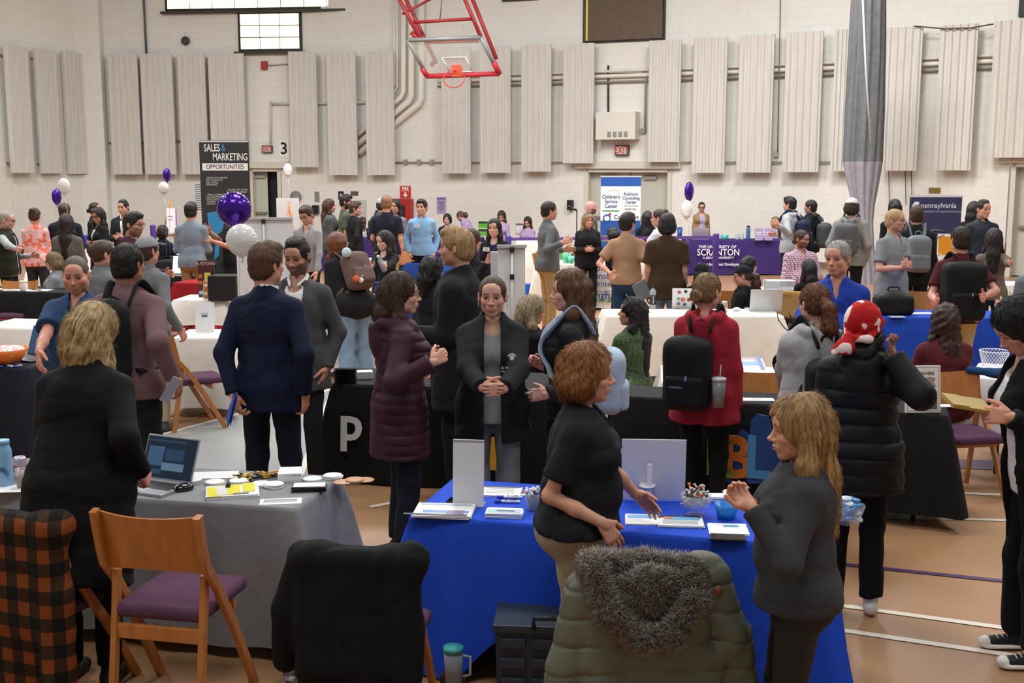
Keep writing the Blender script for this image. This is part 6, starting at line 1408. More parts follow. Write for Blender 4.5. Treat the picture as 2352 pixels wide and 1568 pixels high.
# maroon campus banner and orange sign
o, hw, hh, dp = board('tabletop_banner', 'small maroon university tabletop banner with yellow map', 'sign', 455, 493, 598, 682, 11.7, '#4b1820'); textat(o, 'KUTZTOWN', .055, 0, hh*.82, dp, '#d9c9c4', sx=.7)
strip(o, .035, hh*.1, hw*.55, hh*.24, dp, '#d8c34a', 'map_print'); strip(o, hw*.75, hh*.1, hw*.15, hh*.24, dp, '#7fb4c9', 'map_print'); strip(o, -hw*.7, hh*.15, hw*.2, hh*.1, dp, '#c8682a'); strip(o, -hw*.7, -hh*.2, hw*.2, hh*.1, dp, '#c8682a'); strip(o, -hw*.65, -hh*.75, hw*.25, hh*.1, dp, '#8fc0dc')
o, hw, hh, dp = board('framed_sign', 'orange framed sign with white speech bubbles on the white table', 'sign', 467, 501, 645, 686, 11.5, '#e0cfc0', tilt=-8); strip(o, 0, 0, hw*.92, hh*.92, dp, '#d07a30', 'poster')
for x, z in ((-.6, .5), (-.15, .7), (.5, .55), (-.6, -.4), (.55, -.3)):
    m = MB(); m.ball((x*hw, -dp/2-.003, z*hh), (hw*.24, .002, hh*.2), 0, 10); m.build('speech_bubble', paint('#efe9e2'), o)
m = MB(); m.ball((0, -dp/2-.003, -.1*hh), (hw*.14, .002, hh*.14), 0, 10); m.box((0, -dp/2-.003, -.6*hh), (hw*.22, .001, hh*.3)); m.build('figure_print', paint('#7a2e22'), o)
o, hw, hh, dp = board('sign_holder', 'clear sign holder with faint blue print behind the wooden chair', 'sign', 449, 492, 695, 762, 9.3, '#e6e7ea', tilt=-6); strip(o, 0, hh*.2, hw*.35, hh*.1, dp, '#9fc4d8'); strip(o, 0, hh*.1, hw*.3, hh*.06, dp, '#2a2c30')
o, hw, hh, dp = board('sign_holder', 'white square code card on the blue cloth behind the blond man', 'sign', 956, 985, 563, 600, 10.6, '#ebebee', tilt=-6); strip(o, 0, hh*.3, hw*.32, hh*.28, dp, '#b7c3e0', 'blue_patch')
# easel sign
o, hw, hh, dp = board('easel_sign', 'white SCAN HERE sign with grey picture on the black table', 'sign', 2078, 2160, 840, 946, 6.45, '#e9e8e6', tilt=-8, yaw=3); m = MB()
for x, z, a, b in ((0, hh*.93, hw*.9, .001), (0, -hh*.93, hw*.9, .001), (hw*.9, 0, .001, hh*.93), (-hw*.9, 0, .001, hh*.93)): m.box((x, -dp/2-.001, z), (a, .0008, b))
m.build('border_line', paint('#77777c'), o); textat(o, 'SCAN HERE', .032, .012, hh*.66, dp, '#3b3b3e', sx=.75)
m = MB(); m.prism([(-.08, -.04), (-.07, 0), (-.02, .05), (.05, .06), (.085, .05), (.07, .02), (.09, .0), (.06, -.02), (.08, -.04), (0, -.04)], 0, .0012, M=RX(math.pi/2).to_4x4()); q = m.build('brush_print', paint('#a58d80'), o); q.location = (.0, -dp/2, .02)
strip(o, .02, -hh*.5, hw*.62, hh*.36, dp, '#5b5d60', 'dark_square'); strip(o, .02, -hh*.5, hw*.34, hh*.24, dp+.003, '#cfcfd0', 'pale_square')
# lettering on table fronts: (table key, text, along, height z, size, colour)
def onfront(key, txt, x, y, size, c, sx=1, bold=.002, d=None, tilt=8, name='lettering', out=.085):
    M, L = T[key]; u = 0
    # where the picture column meets the cloth front plane
    t = M.to_3x3() @ Vector((1, 0, 0)); n = M.to_3x3() @ Vector((0, -1, 0)); o0 = M.translation+n*out; a, b, c_ = ray(x, y); dv = Vector((a, b, c_)); s = (o0-Vector((0, 0, CAMH))).dot(n)/dv.dot(n); p = Vector((0, 0, CAMH))+dv*s
    R = Matrix((t, -n, (0, 0, 1))).transposed() @ RX(math.pi/2-math.radians(tilt)*.5)
    o = lettering(txt, size, p, R, c, None, name=name, sx=sx, bold=bold, ext=.004); return o
def lettergroup(label, items):
    """printed front panel of a cloth"""
    e = thing('table_banner_print', label, 'banner', (0, 0, 0))
    for it in items: o = onfront(*it[0], **it[1]); o.parent = e
    return e
LG = lettergroup
LG('dark blue health network lettering on the white cloth behind the redhead', [(('valley', 'Lehigh Valley', 800, 771, .26, '#1b3a78'), dict(out=.11, sx=.95)), (('valley', 'Health Network', 812, 801, .26, '#1b3a78'), dict(out=.13, sx=.95))])
LG('counselling centre lettering on the mid distance white cloth', [(('robin', 'Robinson\nCounseling\nCenter', 1384, 634, .14, '#4a5f92'), dict(out=.12)), (('robin', 'Conyngham', 1372, 678, .17, '#27437e'), dict(out=.14)), (('robin', 'HEALTH CARE CENTER', 1374, 690, .07, '#3f8a5a'), dict(out=.15)), (('robin', 'changing lives', 1378, 669, .06, '#8f7a9a'), dict(out=.13))])
LG('white university lettering on the purple cloth', [(('scran', 'THE UNIVERSITY OF', 1648, 567, .085, '#e8e2ee'), dict(out=.12, sx=1.05)), (('scran', 'SCRANTON', 1650, 580, .2, '#e8e2ee'), dict(out=.125, sx=.85)), (('scran', 'A JESUIT UNIVERSITY', 1650, 592, .065, '#d5cddf'), dict(out=.13, sx=1.1)), (('scran', 'Center for Career Development', 1655, 607, .09, '#dcd5e6'), dict(out=.14, sx=.8))])
LG('large white letter p on the black cloth beside the maroon coat', [(('blackL', 'p', 806, 975, .36, '#d9d9dc'), dict(out=.09, bold=.008, tilt=12))])
LG('yellow lettering on the black cloth behind the woman with paw jacket', [(('blackL', 'E', 1141, 1045, .3, '#d8a520'), dict(out=.1, bold=.02, tilt=12))])
LG('round blue logo on the white cloth at far left', [(('whiteF', 'C', 92, 608, .5, '#1c3a66'), dict(out=.09, bold=.02))])
# puzzle piece banner on the black cloth
def puzzle():
    M, L = T['blackR']; pts = []
    def pc(x, y): 
        t = M.to_3x3() @ Vector((1, 0, 0)); n = M.to_3x3() @ Vector((0, -1, 0)); o0 = M.translation+n*.12; dv = Vector(ray(x, y)); s = (o0-Vector((0, 0, CAMH))).dot(n)/dv.dot(n); return Vector((0, 0, CAMH))+dv*s
    Y_ = [(1642, 1106), (1640, 1010), (1690, 1000), (1705, 985), (1722, 1000), (1725, 965), (1740, 950), (1765, 955), (1775, 990), (1840, 1000), (1845, 1108), (1720, 1110), (1712, 1098), (1698, 1092), (1684, 1098), (1680, 1108)]
    A = [pc(*p) for p in Y_]; n = M.to_3x3() @ Vector((0, -1, 0)); m = MB(); k = len(A); m._add([a for a in A]+[a+n*.01 for a in A], [tuple(range(k))[::-1], tuple(range(k, 2*k))]+[(i, (i+1) % k, k+(i+1) % k, k+i) for i in range(k)])
    o = m.build('puzzle_banner', paint('#1d4a8c')); tag(o, 'blue puzzle piece banner with coloured letters hanging on the black cloth', 'banner')
    for txt, x, c, s_ in (('K', 1652, '#8fb84a', .34), ('B', 1692, '#d97b2c', .40), ('L', 1740, '#4f9ad0', .40)):
        q = onfront('blackR', txt, x, 1055, s_, c, sx=.85, bold=.012, out=.135, tilt=0, name='letter'); q.parent = o
puzzle()
m = MB(); P0, P1 = WZ(1665, 945, .6), WZ(1700, 1000, .45); Mx, _ = T['blackR']
# ------------------------------------------------------------------ balloons, easels, stands
def balloon(label, x, y, rx, ry, d, c, foil=True, face=0):
    c0 = AS(x, y, d); sx = rx/FPX*d*DS; sz = ry/FPX*d*DS
    e = thing('balloon', label, 'balloon', c0, face)
    F = Fld((-sx*1.25, -sx*1.1, -sz*1.5), (sx*1.25, sx*1.1, sz*1.2), sz/22); F.ell((0, 0, 0), (sx, sx*(.62 if foil else .9), sz), 0); F.cone((0, 0, -sz*.7), (0, 0, -sz*1.12), sx*.42, sx*.06, sz*.3)
    if foil:
        X, Y, Z = F.ax[0][:, None, None], F.ax[1][None, :, None], F.ax[2][None, None, :]; a = np.arctan2(Z, X); rr = np.sqrt((X/sx)**2+(Z/sz)**2)
        F.D += (sz*.012*np.sin(a*26)*np.clip(rr-.62, 0, .4)/.4+sz*.008*wob(X, Y, Z, 9/sz, 4)).astype(np.float32)
    fmesh('skin', F, mat(c, .18 if foil else .3, .75 if foil and c != '#dcdcda' else .0, bump=.2, bscale=5/sz, coat=.4, kind='foil'), e)
    m = MB(); m.tube([(0, 0, -sz*1.1), (sx*.05, 0, -sz*1.25), (-sx*.04, 0, -sz*1.4)], sx*.07, 6); m.build('knot', mat(c, .3, .2), e)
    m = MB(); m.tube([(0, 0, -sz*1.3), (.03, 0, -sz*3), (0, 0, -c0.z+.8)], .003, 5); m.build('ribbon', paint('#d9d9dc'), e)
PU, WH = '#4a1f9c', '#dcdcda'
balloon('large shiny purple foil balloon over the navy suited man', 538, 480, 39, 39, 8.2, PU, face=.35); balloon('large white balloon below the shiny purple one', 555, 551, 36, 37, 8.0, WH)
balloon('small purple balloon at far left, lower of its pair', 130, 451, 12, 18, 14.8, PU, face=1); balloon('small white balloon at far left, upper of its pair', 147, 427, 14, 18, 15, WH)
balloon('purple balloon above a white one by the easel', 383, 401, 10, 15, 17, PU, face=.9); balloon('white balloon below a purple one by the easel', 376, 431, 12, 14, 17, WH)
balloon('purple balloon beside the university table', 1583, 439, 14, 21, 19.5, PU, face=.8); balloon('white balloon beside the university table', 1577, 480, 13, 21, 19.4, WH)
balloon('pale balloon in front of the third panel by the doorway', 661, 390, 10, 15, 20, WH)
def easel(label, x, ytop, d, w, hgt):
    p = AS(x, ytop, d); e = thing('easel', label, 'easel', (p.x, p.y, 0)); z = p.z
    for a, b in (((-w/2, -.1, 0), (0, 0, z)), ((w/2, -.1, 0), (0, 0, z)), ((0, .5, 0), (0, 0, z))): m = MB(); m.tube([a, b], .015, 6); m.build('leg', WOOD, e)
    m = MB(); m.box((0, -.08, z-hgt-.05), (w*.4, .02, .015)); m.build('ledge', WOOD, e); return e, p, z
easel('wooden easel holding a white card near the back wall', 389, 461, 18.7, .75, .6)
o, hw, hh, dp = board('poster_card', 'white poster card standing on the wooden easel', 'poster', 384, 407, 478, 535, 18.62, '#e3dfe2', yaw=12, tilt=-6); strip(o, hw*.8, 0, hw*.15, hh, dp, '#8a6ba8'); strip(o, -.03, .08, hw*.5, .008, dp, '#8a86a0'); strip(o, -.03, .02, hw*.4, .008, dp, '#8a86a0')
easel('wooden easel in front of the white flip chart', 664, 462, 17.8, .5, .5)
o, hw, hh, dp = board('flip_chart', 'white flip chart board standing behind the small easel', 'flip chart', 636, 688, 455, 560, 18.4, '#dcdbdb', dep=.03)
for s in (-1, 1): m = MB(); m.tube([(s*hw*.8, .03, hh*.5), (s*hw*.9, .12, -o.location.z+.01)], .015, 6); m.build('leg', paint('#9a9a9c'), o)
def mic():
    p = AS(1325, 483, 17.5); e = thing('microphone_stand', 'black microphone on a straight stand near the wall speaker', 'microphone stand', (p.x, p.y, 0)); B_ = paint('#19191b')
    m = MB(); m.lathe([(.15, 0), (.15, .015), (.02, .03), (.0, .03)], seg=16); m.build('base', B_, e); m = MB(); m.tube([(0, 0, 0), (0, 0, p.z)], .012, 8); m.build('pole', B_, e)
    m = MB(); m.tube([(.0, 0, p.z), (-.12, 0, p.z+.05)], .018, 8); m.ball((-.14, 0, p.z+.06), .032); m.build('microphone', B_, e)
mic()
def stanchion(x, y0, d, label):
    p = AS(x, y0, d); e = thing('queue_post', label, 'queue post', (p.x, p.y, 0)); c = paint('#4b2f86', rough=.4)
    m = MB(); m.lathe([(.17, 0), (.17, .02), (.05, .04), (.0, .04)], seg=18); m.build('base', c, e); m = MB(); m.lathe([(.05, .03), (.05, p.z-.02), (.04, p.z), (0, p.z)], seg=14); m.build('post', c, e); return p
pa = stanchion(1645, 536, 15.5, 'purple queue post in front of the university table'); pb = stanchion(351, 516, 17.0, 'purple queue post by the far easel'); pc_ = stanchion(1168, 541, 17, 'purple queue post near the smiling woman')
m = MB(); q0 = Vector((pc_.x, pc_.y, pc_.z-.06)); q1 = Vector((pa.x, pa.y, pa.z-.06)); m.box((0, 0, 0), ((q1-q0).length/2, .003, .025)); o = m.build('queue_belt', paint('#6a4a9c')); o.location = (q0+q1)/2; o.rotation_euler = (0, -math.asin((q1.z-q0.z)/(q1-q0).length), math.atan2(q1.y-q0.y, q1.x-q0.x)); tag(o, 'purple queue belt stretched between the two posts', 'queue belt')
# ------------------------------------------------------------------ things on tables
def at(x, y, z=.748): return WZ(x, y, z)
def sheet(name, label, cat, x, y, w, l, rz, c='#f1f1f0', n=1, z=.748, prints=(), group=None, th=.0012, curl=0):
    """n sheets in a pile centred at pixel x, y; w across, l deep"""
    p = at(x, y, z); e = None; rnd = random.Random(int(x*3+y)); h = max(.0012, th*n)
    m = MB(); k = min(n, 6)
    for i in range(k): m.box((rnd.uniform(-1, 1)*.004*(k > 1), rnd.uniform(-1, 1)*.004*(k > 1), h*(i+.5)/k), (w/2, l/2, h/k/2*.92), R=RZ(rnd.uniform(-1, 1)*.03*(k > 1)))
    o = m.build(name, paint(c, rough=.45)); o.location = p; o.rotation_euler = (0, 0, math.radians(rz)); tag(o, label, cat, group)
    for i_, (px, py, pw, pl, pc) in enumerate(prints): m = MB(); m.box((px*w/2, py*l/2, h+.0008+.0003*i_), (pw*w/2, pl*l/2, .0005)); m.build('print', paint(pc, rough=.45), o)
    return o, h
TX = lambda y0, y1, n, w=.8, c='#a9adb3': [(-.02, y0+(y1-y0)*i/(n-1), w, .02, c) for i in range(n)]
def laptop(label, x, y, rz, w=.33, l=.23, scr='#1d3a55', body='#b9bcc0', ang=105, z=.748, lit=.5, lidc=None, back=False):
    e = thing('laptop', label, 'laptop', at(x, y, z), math.radians(rz))
    m = MB(); m.box((0, 0, .008), (w/2, l/2, .008)); m.build('base', paint(body, rough=.35, metal=.4), e, bevel=.003)
    m = MB(); m.box((0, .02, .0165), (w*.44, l*.25, .0008)); 
    m.build('keyboard', paint('#1a1b1e'), e); m = MB(); m.box((0, -l*.3, .0165), (w*.14, l*.14, .0006)); m.build('trackpad', paint('#9fa2a6'), e)
    a = math.radians(ang-90); R = RX(-a); 
    m = MB(); m.box((0, 0, l/2), (w/2, .004, l/2)); s = m.build('lid', paint(lidc or body, rough=.35, metal=.4), e, bevel=.003); s.location = (0, l/2, .014); s.rotation_euler = (-a, 0, 0)
    m = MB(); m.box((0, -.0048, l/2), (w/2-.008, .0008, l/2-.01)); q = m.build('screen', mat(scr, .25, emit=lit, kind='display'), s); return e, s
def bottle(label, x, y, r, h, c, z=.748, cap='#e8e8ea', rough=.3, alpha=1, neck=.5, name='water_bottle', cat='bottle', trans=0):
    e = thing(name, label, cat, at(x, y, z)); m = MB(); m.lathe([(0, 0), (r*.95, 0), (r, .01), (r, h*.74), (r*.9, h*.8), (r*neck, h*.9), (r*neck, h*.93), (0, h*.93)], seg=20); m.build('body', mat(c, rough, alpha=alpha, spec=.6, kind='bottle'), e)
    m = MB(); m.lathe([(0, h*.92), (r*neck*1.12, h*.92), (r*neck*1.12, h*.995), (r*neck, h), (0, h)], seg=18); m.build('cap', paint(cap), e); return e
def can(label, x, y, c, z=.748, band='#b03a48', r=.033, h=.12):
    e = thing('drink_can', label, 'can', at(x, y, z)); m = MB(); m.lathe([(0, 0), (r*.8, 0), (r, .01), (r, h*.9), (r*.85, h), (0, h*.98)], seg=18); m.build('body', paint(c, rough=.25, metal=.5), e)
    m = MB(); m.lathe([(r*1.01, h*.35), (r*1.015, h*.37), (r*1.015, h*.62), (r*1.01, h*.64)], seg=18); m.build('label_band', paint(band), e); return e
def cup(label, x, y, r, h, c, z=.748, fill=None, lid=None, straw=False, alpha=.35, name='cup'):
    e = thing(name, label, 'cup', at(x, y, z)); m = MB(); m.lathe([(0, 0), (r*.75, 0), (r*.8, .005), (r, h), (r*.96, h), (r*.76, .008), (0, .008)], seg=20); m.build('wall', mat(c, .15, alpha=alpha, spec=.6, kind='cup'), e)
    if fill: m = MB(); m.lathe([(0, .006), (r*.76, .006), (r*.86, h*.6), (0, h*.6)], seg=18); m.build('drink', mat(fill, .2, kind='drink'), e)
    if lid: m = MB(); m.lathe([(0, h), (r*1.06, h), (r*1.06, h+.012), (r*.7, h+.02), (0, h+.02)], seg=20); m.build('lid', mat(lid, .3, alpha=.8), e)
    if straw: m = MB(); m.tube([(.01, 0, h*.2), (.02, 0, h+.12)], .004, 6); m.build('straw', mat('#b9bcc0', .2, alpha=.7), e)
    return e
# grey table
_e, _s = laptop('silver laptop open on the grey table under the blonde woman', 345, 1122, -24, .33, .23, '#0f2436', '#a7a9ac', 112, lit=.25)
for x_, z_, w_, h_, c_ in ((-.03, .2, .12, .006, '#24405c'), (-.09, .12, .05, .05, '#3b5d80'), (.03, .13, .06, .03, '#20415f'), (.03, .07, .07, .02, '#5f7f9c'), (-.09, .04, .05, .012, '#2c4a68')): m = MB(); m.box((x_, -.0062, z_), (w_, .0004, h_)); m.build('screen_window', mat(c_, .3, emit=.25, kind='display'), _s)
F = Fld((-.05, -.07, -.01), (.05, .07, .05), .003); F.ell((0, 0, .012), (.034, .056, .026), 0); F.half((0, 0, 0), (0, 0, -1)); V, Q = F.mesh(); o = link('computer_mouse', raw_mesh('computer_mouse', V, Q), mat('#0c0c0e', .15, coat=.5)); o.location = at(421, 1126); o.rotation_euler = (0, 0, -.9); tag(o, 'glossy black computer mouse beside the laptop', 'mouse')
o, h = sheet('brochure_stack', 'stack of white and yellow brochures beside the mouse', 'brochures', 535, 1133, .25, .20, 14, n=14, prints=[(-.72, -.1, .26, .9, '#e0d628'), (-.1, .1, .38, .9, '#e3da2c'), (.62, .35, .24, .8, '#e0d628'), (.3, -.7, .3, .12, '#77707a'), (-.42, .0, .2, .8, '#d7d9da')])
m = MB(); m.prism([(-.012, 0), (.012, 0), (.006, .018), (-.006, .018)], -.016, .016, M=RX(math.pi/2).to_4x4()); m.tube([(0, 0, .018), (0, .008, .034), (0, .004, .04)], .002, 5); o = m.build('binder_clip', paint('#111113', rough=.3)); o.location = at(524, 1118, .765); tag(o, 'black binder clip on top of the brochure stack', 'clip')
sheet('paper_sheet', 'loose printed sheet at the front edge of the grey table', 'paper', 645, 1151, .20, .10, 8, prints=TX(.6, -.5, 6, .8))
sheet('paper_stack', 'white papers lying behind the laptop on the grey table', 'papers', 470, 1092, .34, .14, 4, n=3)
sheet('paper_sheet', 'patterned leaflet beside the yellow pens', 'paper', 545, 1092, .12, .10, -6, prints=[(0, 0, .8, .3, '#8a8466'), (.1, .5, .5, .2, '#c0b46a')])
def coaster(label, x, y, n, c='#eeeeee', rz=0):
    for i in range(n):
        m = MB(); m.lathe([(0, 0), (.047, 0), (.049, .001), (.049, .005), (.047, .006), (0, .006)], seg=26); o = m.build('coaster', paint(c)); o.location = at(x, y)+Vector((random.Random(i+x).uniform(-.004, .004), 0, i*.0068))
        tag(o, label+(' (top of pile)' if i == n-1 and n > 1 else ', layer %s from the bottom' % ordn[i] if n > 1 else ''), 'coaster', 'round coasters on the grey table')
coaster('white round coaster next to the laptop', 441, 1108, 3); coaster('white round coaster left of the binder clip', 493, 1110, 2); coaster('white round coaster behind the brochure stack', 548, 1107, 2); coaster('white round coaster in front of the pens', 600, 1114, 2)
coaster('white round coaster right of the brochures', 628, 1118, 3); coaster('white round coaster behind the black folders', 718, 1103, 2); coaster('white round coaster at the far right of the grey table', 766, 1098, 3); coaster('tan cork coaster in front of its pair', 788, 1108, 1, '#c99772'); coaster('tan cork coaster in the middle of three', 816, 1105, 2, '#c99772'); coaster('tan cork coaster at the table corner', 838, 1103, 1, '#c99772')
rnd = random.Random(8)
for i in range(16):
    m = MB(); c = '#d9a514' if i % 2 else '#1b1b1a'; m.tube([(-.065, 0, 0), (.05, 0, 0), (.068, 0, 0)], [.0052, .0052, .001], 6); o = m.build('pen', paint(c, rough=.3)); m = MB(); m.tube([(-.068, 0, 0), (-.045, 0, 0)], .0058, 6); m.build('pen_cap', paint('#1b1b1a' if i % 2 else '#c9a020', rough=.3), o)
    o.location = at(590+rnd.uniform(-32, 34), 1098+rnd.uniform(-4, 5))+Vector((0, 0, .006+.009*(i//6))); o.rotation_euler = (0, 0, rnd.uniform(-1.2, 1.2)); tag(o, 'pen in the yellow and black pile on the grey table', 'pen', 'yellow and black pens in a loose pile')
sheet('paper_block', 'thick block of white cards right of the pens', 'papers', 668, 1100, .12, .14, 8, n=40); sheet('folder_stack', 'black folders topped with white cards near the table corner', 'folders', 711, 1125, .17, .09, 5, c='#17171a', n=22, prints=[(0, .05, .92, .85, '#e9e9ea')])
e = bottle('light blue steel water bottle at the left end of the grey table', 12, 1113, .042, .235, '#7fb0d4', cap='#86b6da', neck=.72)
m = MB()
for r_ in (.028, .02, .012): m.tube([(r_*math.cos(a), 0, r_*math.sin(a)) for a in np.linspace(-.6, 2.2, 10)], .002, 5)
o = m.build('logo_arcs', paint('#2a4f9a'), e); o.location = (.01, -.043, .07)
can('pink and silver drink can behind the plastic cup', 48, 1100, '#c9b7c3', band='#8c3f68'); cup('clear plastic cup of dark iced drink near the bottle', 53, 1119, .036, .1, '#d9d0cc', fill='#4a2416'); sheet('napkin', 'white napkin under the cup and bottle', 'napkin', 25, 1122, .2, .14, 5)
# blue table
o, h = sheet('brochure_stack', 'stack of white brochures with blue stripe at the blue table corner', 'brochures', 1020, 1176, .27, .21, -6, n=12, prints=[(.1, -.35, .8, .16, '#6f9bd8'), (0, .75, .9, .12, '#b9c4d8'), (.45, -.45, .3, .3, '#8a7f9c'), (-.2, -.85, 1.1, .1, '#4b4f60')])
o, h = sheet('card_stack', 'stack of pale blue postcards on the blue table', 'cards', 1158, 1184, .17, .09, -5, n=20, c='#dfe8ef', prints=[(0, -.1, .9, .5, '#9fc0d6'), (.1, -.1, .5, .2, '#2a3038'), (0, .65, .9, .3, '#f3f4f5')])
o, hw, hh, dp = board('sign_holder', 'white upright sign holder on the left of the blue table', 'sign', 1040, 1112, 1010, 1158, 4.45, '#dcdcdf', yaw=-8, tilt=-4, dep=.004); m = MB(); m.box((0, .02, -hh), (hw, .05, .003)); m.build('foot', mat('#e4e6ea', .1, alpha=.5), o); strip(o, 0, hh*.96, hw, .004, dp, '#9b9da2', 'top_edge')
def phone(label, x, y, rz, z=.75, c='#16171a'):
    m = MB(); m.box((0, 0, .005), (.038, .077, .005)); o = m.build('phone', paint(c, rough=.3), bevel=.004); m = MB(); m.box((0, 0, .0108), (.034, .072, .0006)); m.build('screen', mat('#0b0c0e', .06), o); o.location = at(x, y, z); o.rotation_euler = (0, 0, math.radians(rz)); return tag(o, label, 'phone')
phone('smartphone lying before the white sign holder', 1064, 1153, 76); phone('dark smartphone peeking from under the papers near the fleece woman', 1672, 1237, 82)
sheet('brochure_stack', 'white brochures behind the sign holder', 'brochures', 1150, 1131, .2, .16, -6, n=8, prints=[(0, .85, .95, .12, '#4b4540')]+TX(.5, -.5, 4, .7)); sheet('brochure', 'pale blue leaflet with red picture near the pen cup', 'brochure', 1205, 1131, .13, .1, -6, prints=[(.2, .5, 1.2, .5, '#3a68b0'), (-.4, -.1, .5, .4, '#7a3a3a')])
for i, (x, y) in enumerate(((1165, 1155), (1170, 1145))):
    m = MB(); m.tube([(-.06, 0, 0), (.045, 0, 0)], .0095, 8, flat=.7); o = m.build('highlighter', paint('#eeeef0')); m = MB(); m.tube([(-.078, 0, 0), (-.045, 0, 0)], .0102, 8, flat=.7); m.build('cap', paint('#2a3cc8'), o); o.location = at(x+8, y)+Vector((0, 0, .009)); o.rotation_euler = (0, 0, -.06)
    tag(o, 'white highlighter with blue cap, %s of the two' % ('nearer' if i == 0 else 'farther'), 'marker'); q = lettering('St. Lukes', .016, Vector((.0, -.003, .0085)), RX(.5), '#1b1b24', None); q.parent = o
e = cup('clear tumbler packed with navy and white pens', 1226, 1170, .045, .085, '#c4ccd6', alpha=.3, name='pen_cup'); rnd = random.Random(3); pc0 = at(1226, 1170)
for i in range(22):
    a = rnd.uniform(0, 6.28); r_ = rnd.uniform(0, .03); m = MB(); tip = Vector((math.cos(a)*(r_+.012), math.sin(a)*(r_+.012), .075+rnd.uniform(0, .03))); m.tube([(math.cos(a)*r_*.7, math.sin(a)*r_*.7, .012), tip], .005, 6); o = m.build('pen', paint('#1b2f5c', rough=.3)); m = MB(); m.ball(tip, .0085, 0, 8); m.build('pen_top', paint('#e9e9ec'), o); o.location = pc0; tag(o, 'navy pen with white end standing in the clear tumbler', 'pen', 'navy pens in the tumbler')
o, hw, hh, dp = board('display_board', 'large white display board seen from behind on the blue table', 'display board', 1428, 1574, 1006, 1150, 4.72, '#d5d6dc', yaw=-4, tilt=7, dep=.006)
m = MB(); m.box((-.02, -.035, -hh*.35), (.012, .03, hh*.62), tl=.2); m.build('easel_strut', paint('#e3e3e6'), o); m = MB(); m.lathe([(0, 0), (.04, 0), (.04, .004), (0, .004)], (-.03, -.03, -hh*.45), 16); m.build('brace_disc', paint('#ececee'), o)
for i, (x, y, c) in enumerate(((1650, 1150, '#e9e9ea'), (1685, 1142, '#ededed'))): sheet('paper_box', 'white card box behind the candy bowl, %s of two' % ('left' if i == 0 else 'right'), 'box', x, y, .09, .07, 0, c=c, n=25)
e = thing('candy_bowl', 'footed clear bowl heaped with wrapped candy on the blue table', 'bowl', at(1598, 1182)); m = MB(); m.lathe([(.035, 0), (.045, .004), (.012, .015), (.012, .025), (.05, .035), (.068, .06), (.072, .1), (.068, .1), (.06, .06), (0, .04)], seg=24); m.build('bowl', mat('#dfe6ec', .08, alpha=.3, spec=.8, kind='glass'), e); cb = at(1598, 1182); rnd = random.Random(12)
for i in range(70):
    a = rnd.uniform(0, 6.28); zz = rnd.uniform(.05, .135); rr_ = rnd.uniform(0, 1)**.5*(.055 if zz < .1 else .062-(zz-.1)*.9); c = rnd.choice(['#e4e2e0', '#8b8684', '#d7d5d2', '#c9c6c2', '#d96a28', '#5a3a2a', '#b9b6b2']); m = MB(); m.tube([(-.02, 0, 0), (-.013, 0, 0), (.013, 0, 0), (.02, 0, 0)], [.006, .0075, .0075, .006] if i % 2 else [.01, .006, .006, .01], 6, flat=.6); o = m.build('candy', paint(c, rough=.25)); o.location = cb+Vector((math.cos(a)*rr_, math.sin(a)*rr_, zz)); o.rotation_euler = (rnd.uniform(-1, 1), rnd.uniform(-1, 1), rnd.uniform(0, 3)); tag(o, 'wrapped candy heaped in the footed clear bowl', 'candy', 'wrapped candies in the footed bowl')
e = thing('plastic_bowl', 'small bright blue plastic bowl with pens near the clasped hands', 'bowl', at(1668, 1190)); m = MB(); m.lathe([(0, 0), (.035, 0), (.04, .005), (.058, .07), (.055, .07), (.037, .008), (0, .008)], seg=22); m.build('wall', paint('#1f7fd0', rough=.3), e)
sheet('brochure_stack', 'stack of brochures with dark header in front of the candy bowl', 'brochures', 1563, 1201, .2, .15, -5, n=10, prints=[(0, .8, .95, .25, '#2b2c40'), (.15, .42, .7, .28, '#6fb4e0'), (-.55, .45, .2, .25, '#c8907c')]+TX(-.1, -.7, 4, .8, '#c3c6ca')); sheet('paper_stack', 'papers with a small blue tag by the fleece sleeve', 'papers', 1672, 1217, .17, .15, -5, n=6, prints=[(.2, .5, .4, .16, '#5aa7cf')]); sheet('brochure_stack', 'brochures partly behind the polo woman', 'brochures', 1475, 1195, .15, .15, -5, n=6, prints=[(0, .5, .9, .3, '#7fb8e2')])
def packbowl():
    e = thing('clear_bowl', 'clear fluted bowl of blue wrapped packs at the blue table corner', 'bowl', at(1946, 1202)); m = MB(); P = []
    for r_, z in ((.04, 0), (.05, .01), (.06, .04), (.075, .09)): P.append([Vector((r_*(1+.05*math.sin(12*a))*math.cos(a), r_*(1+.05*math.sin(12*a))*math.sin(a), z)) for a in np.linspace(0, 2*math.pi, 73)[:-1]])
    m.grid(P, close=True); m.build('bowl', mat('#e0ecf4', .1, alpha=.35, spec=.8, kind='glass'), e); rnd = random.Random(2); b0 = at(1946, 1202)
    for i in range(16): a = rnd.uniform(0, 6.28); r_ = rnd.uniform(0, .045); F = MB(); F.ball((0, 0, 0), (.03, .02, .008), 0, 8); o = F.build('snack_pack', mat('#4f9ad8' if i % 3 else '#cfe2f2', .2)); o.location = b0+Vector((math.cos(a)*r_, math.sin(a)*r_, .03+.006*i)); o.rotation_euler = (rnd.uniform(-.6, .6), rnd.uniform(-.6, .6), rnd.uniform(0, 3)); tag(o, 'blue and clear wrapped pack in the fluted bowl', 'snack pack', 'wrapped packs in the fluted bowl')
packbowl()
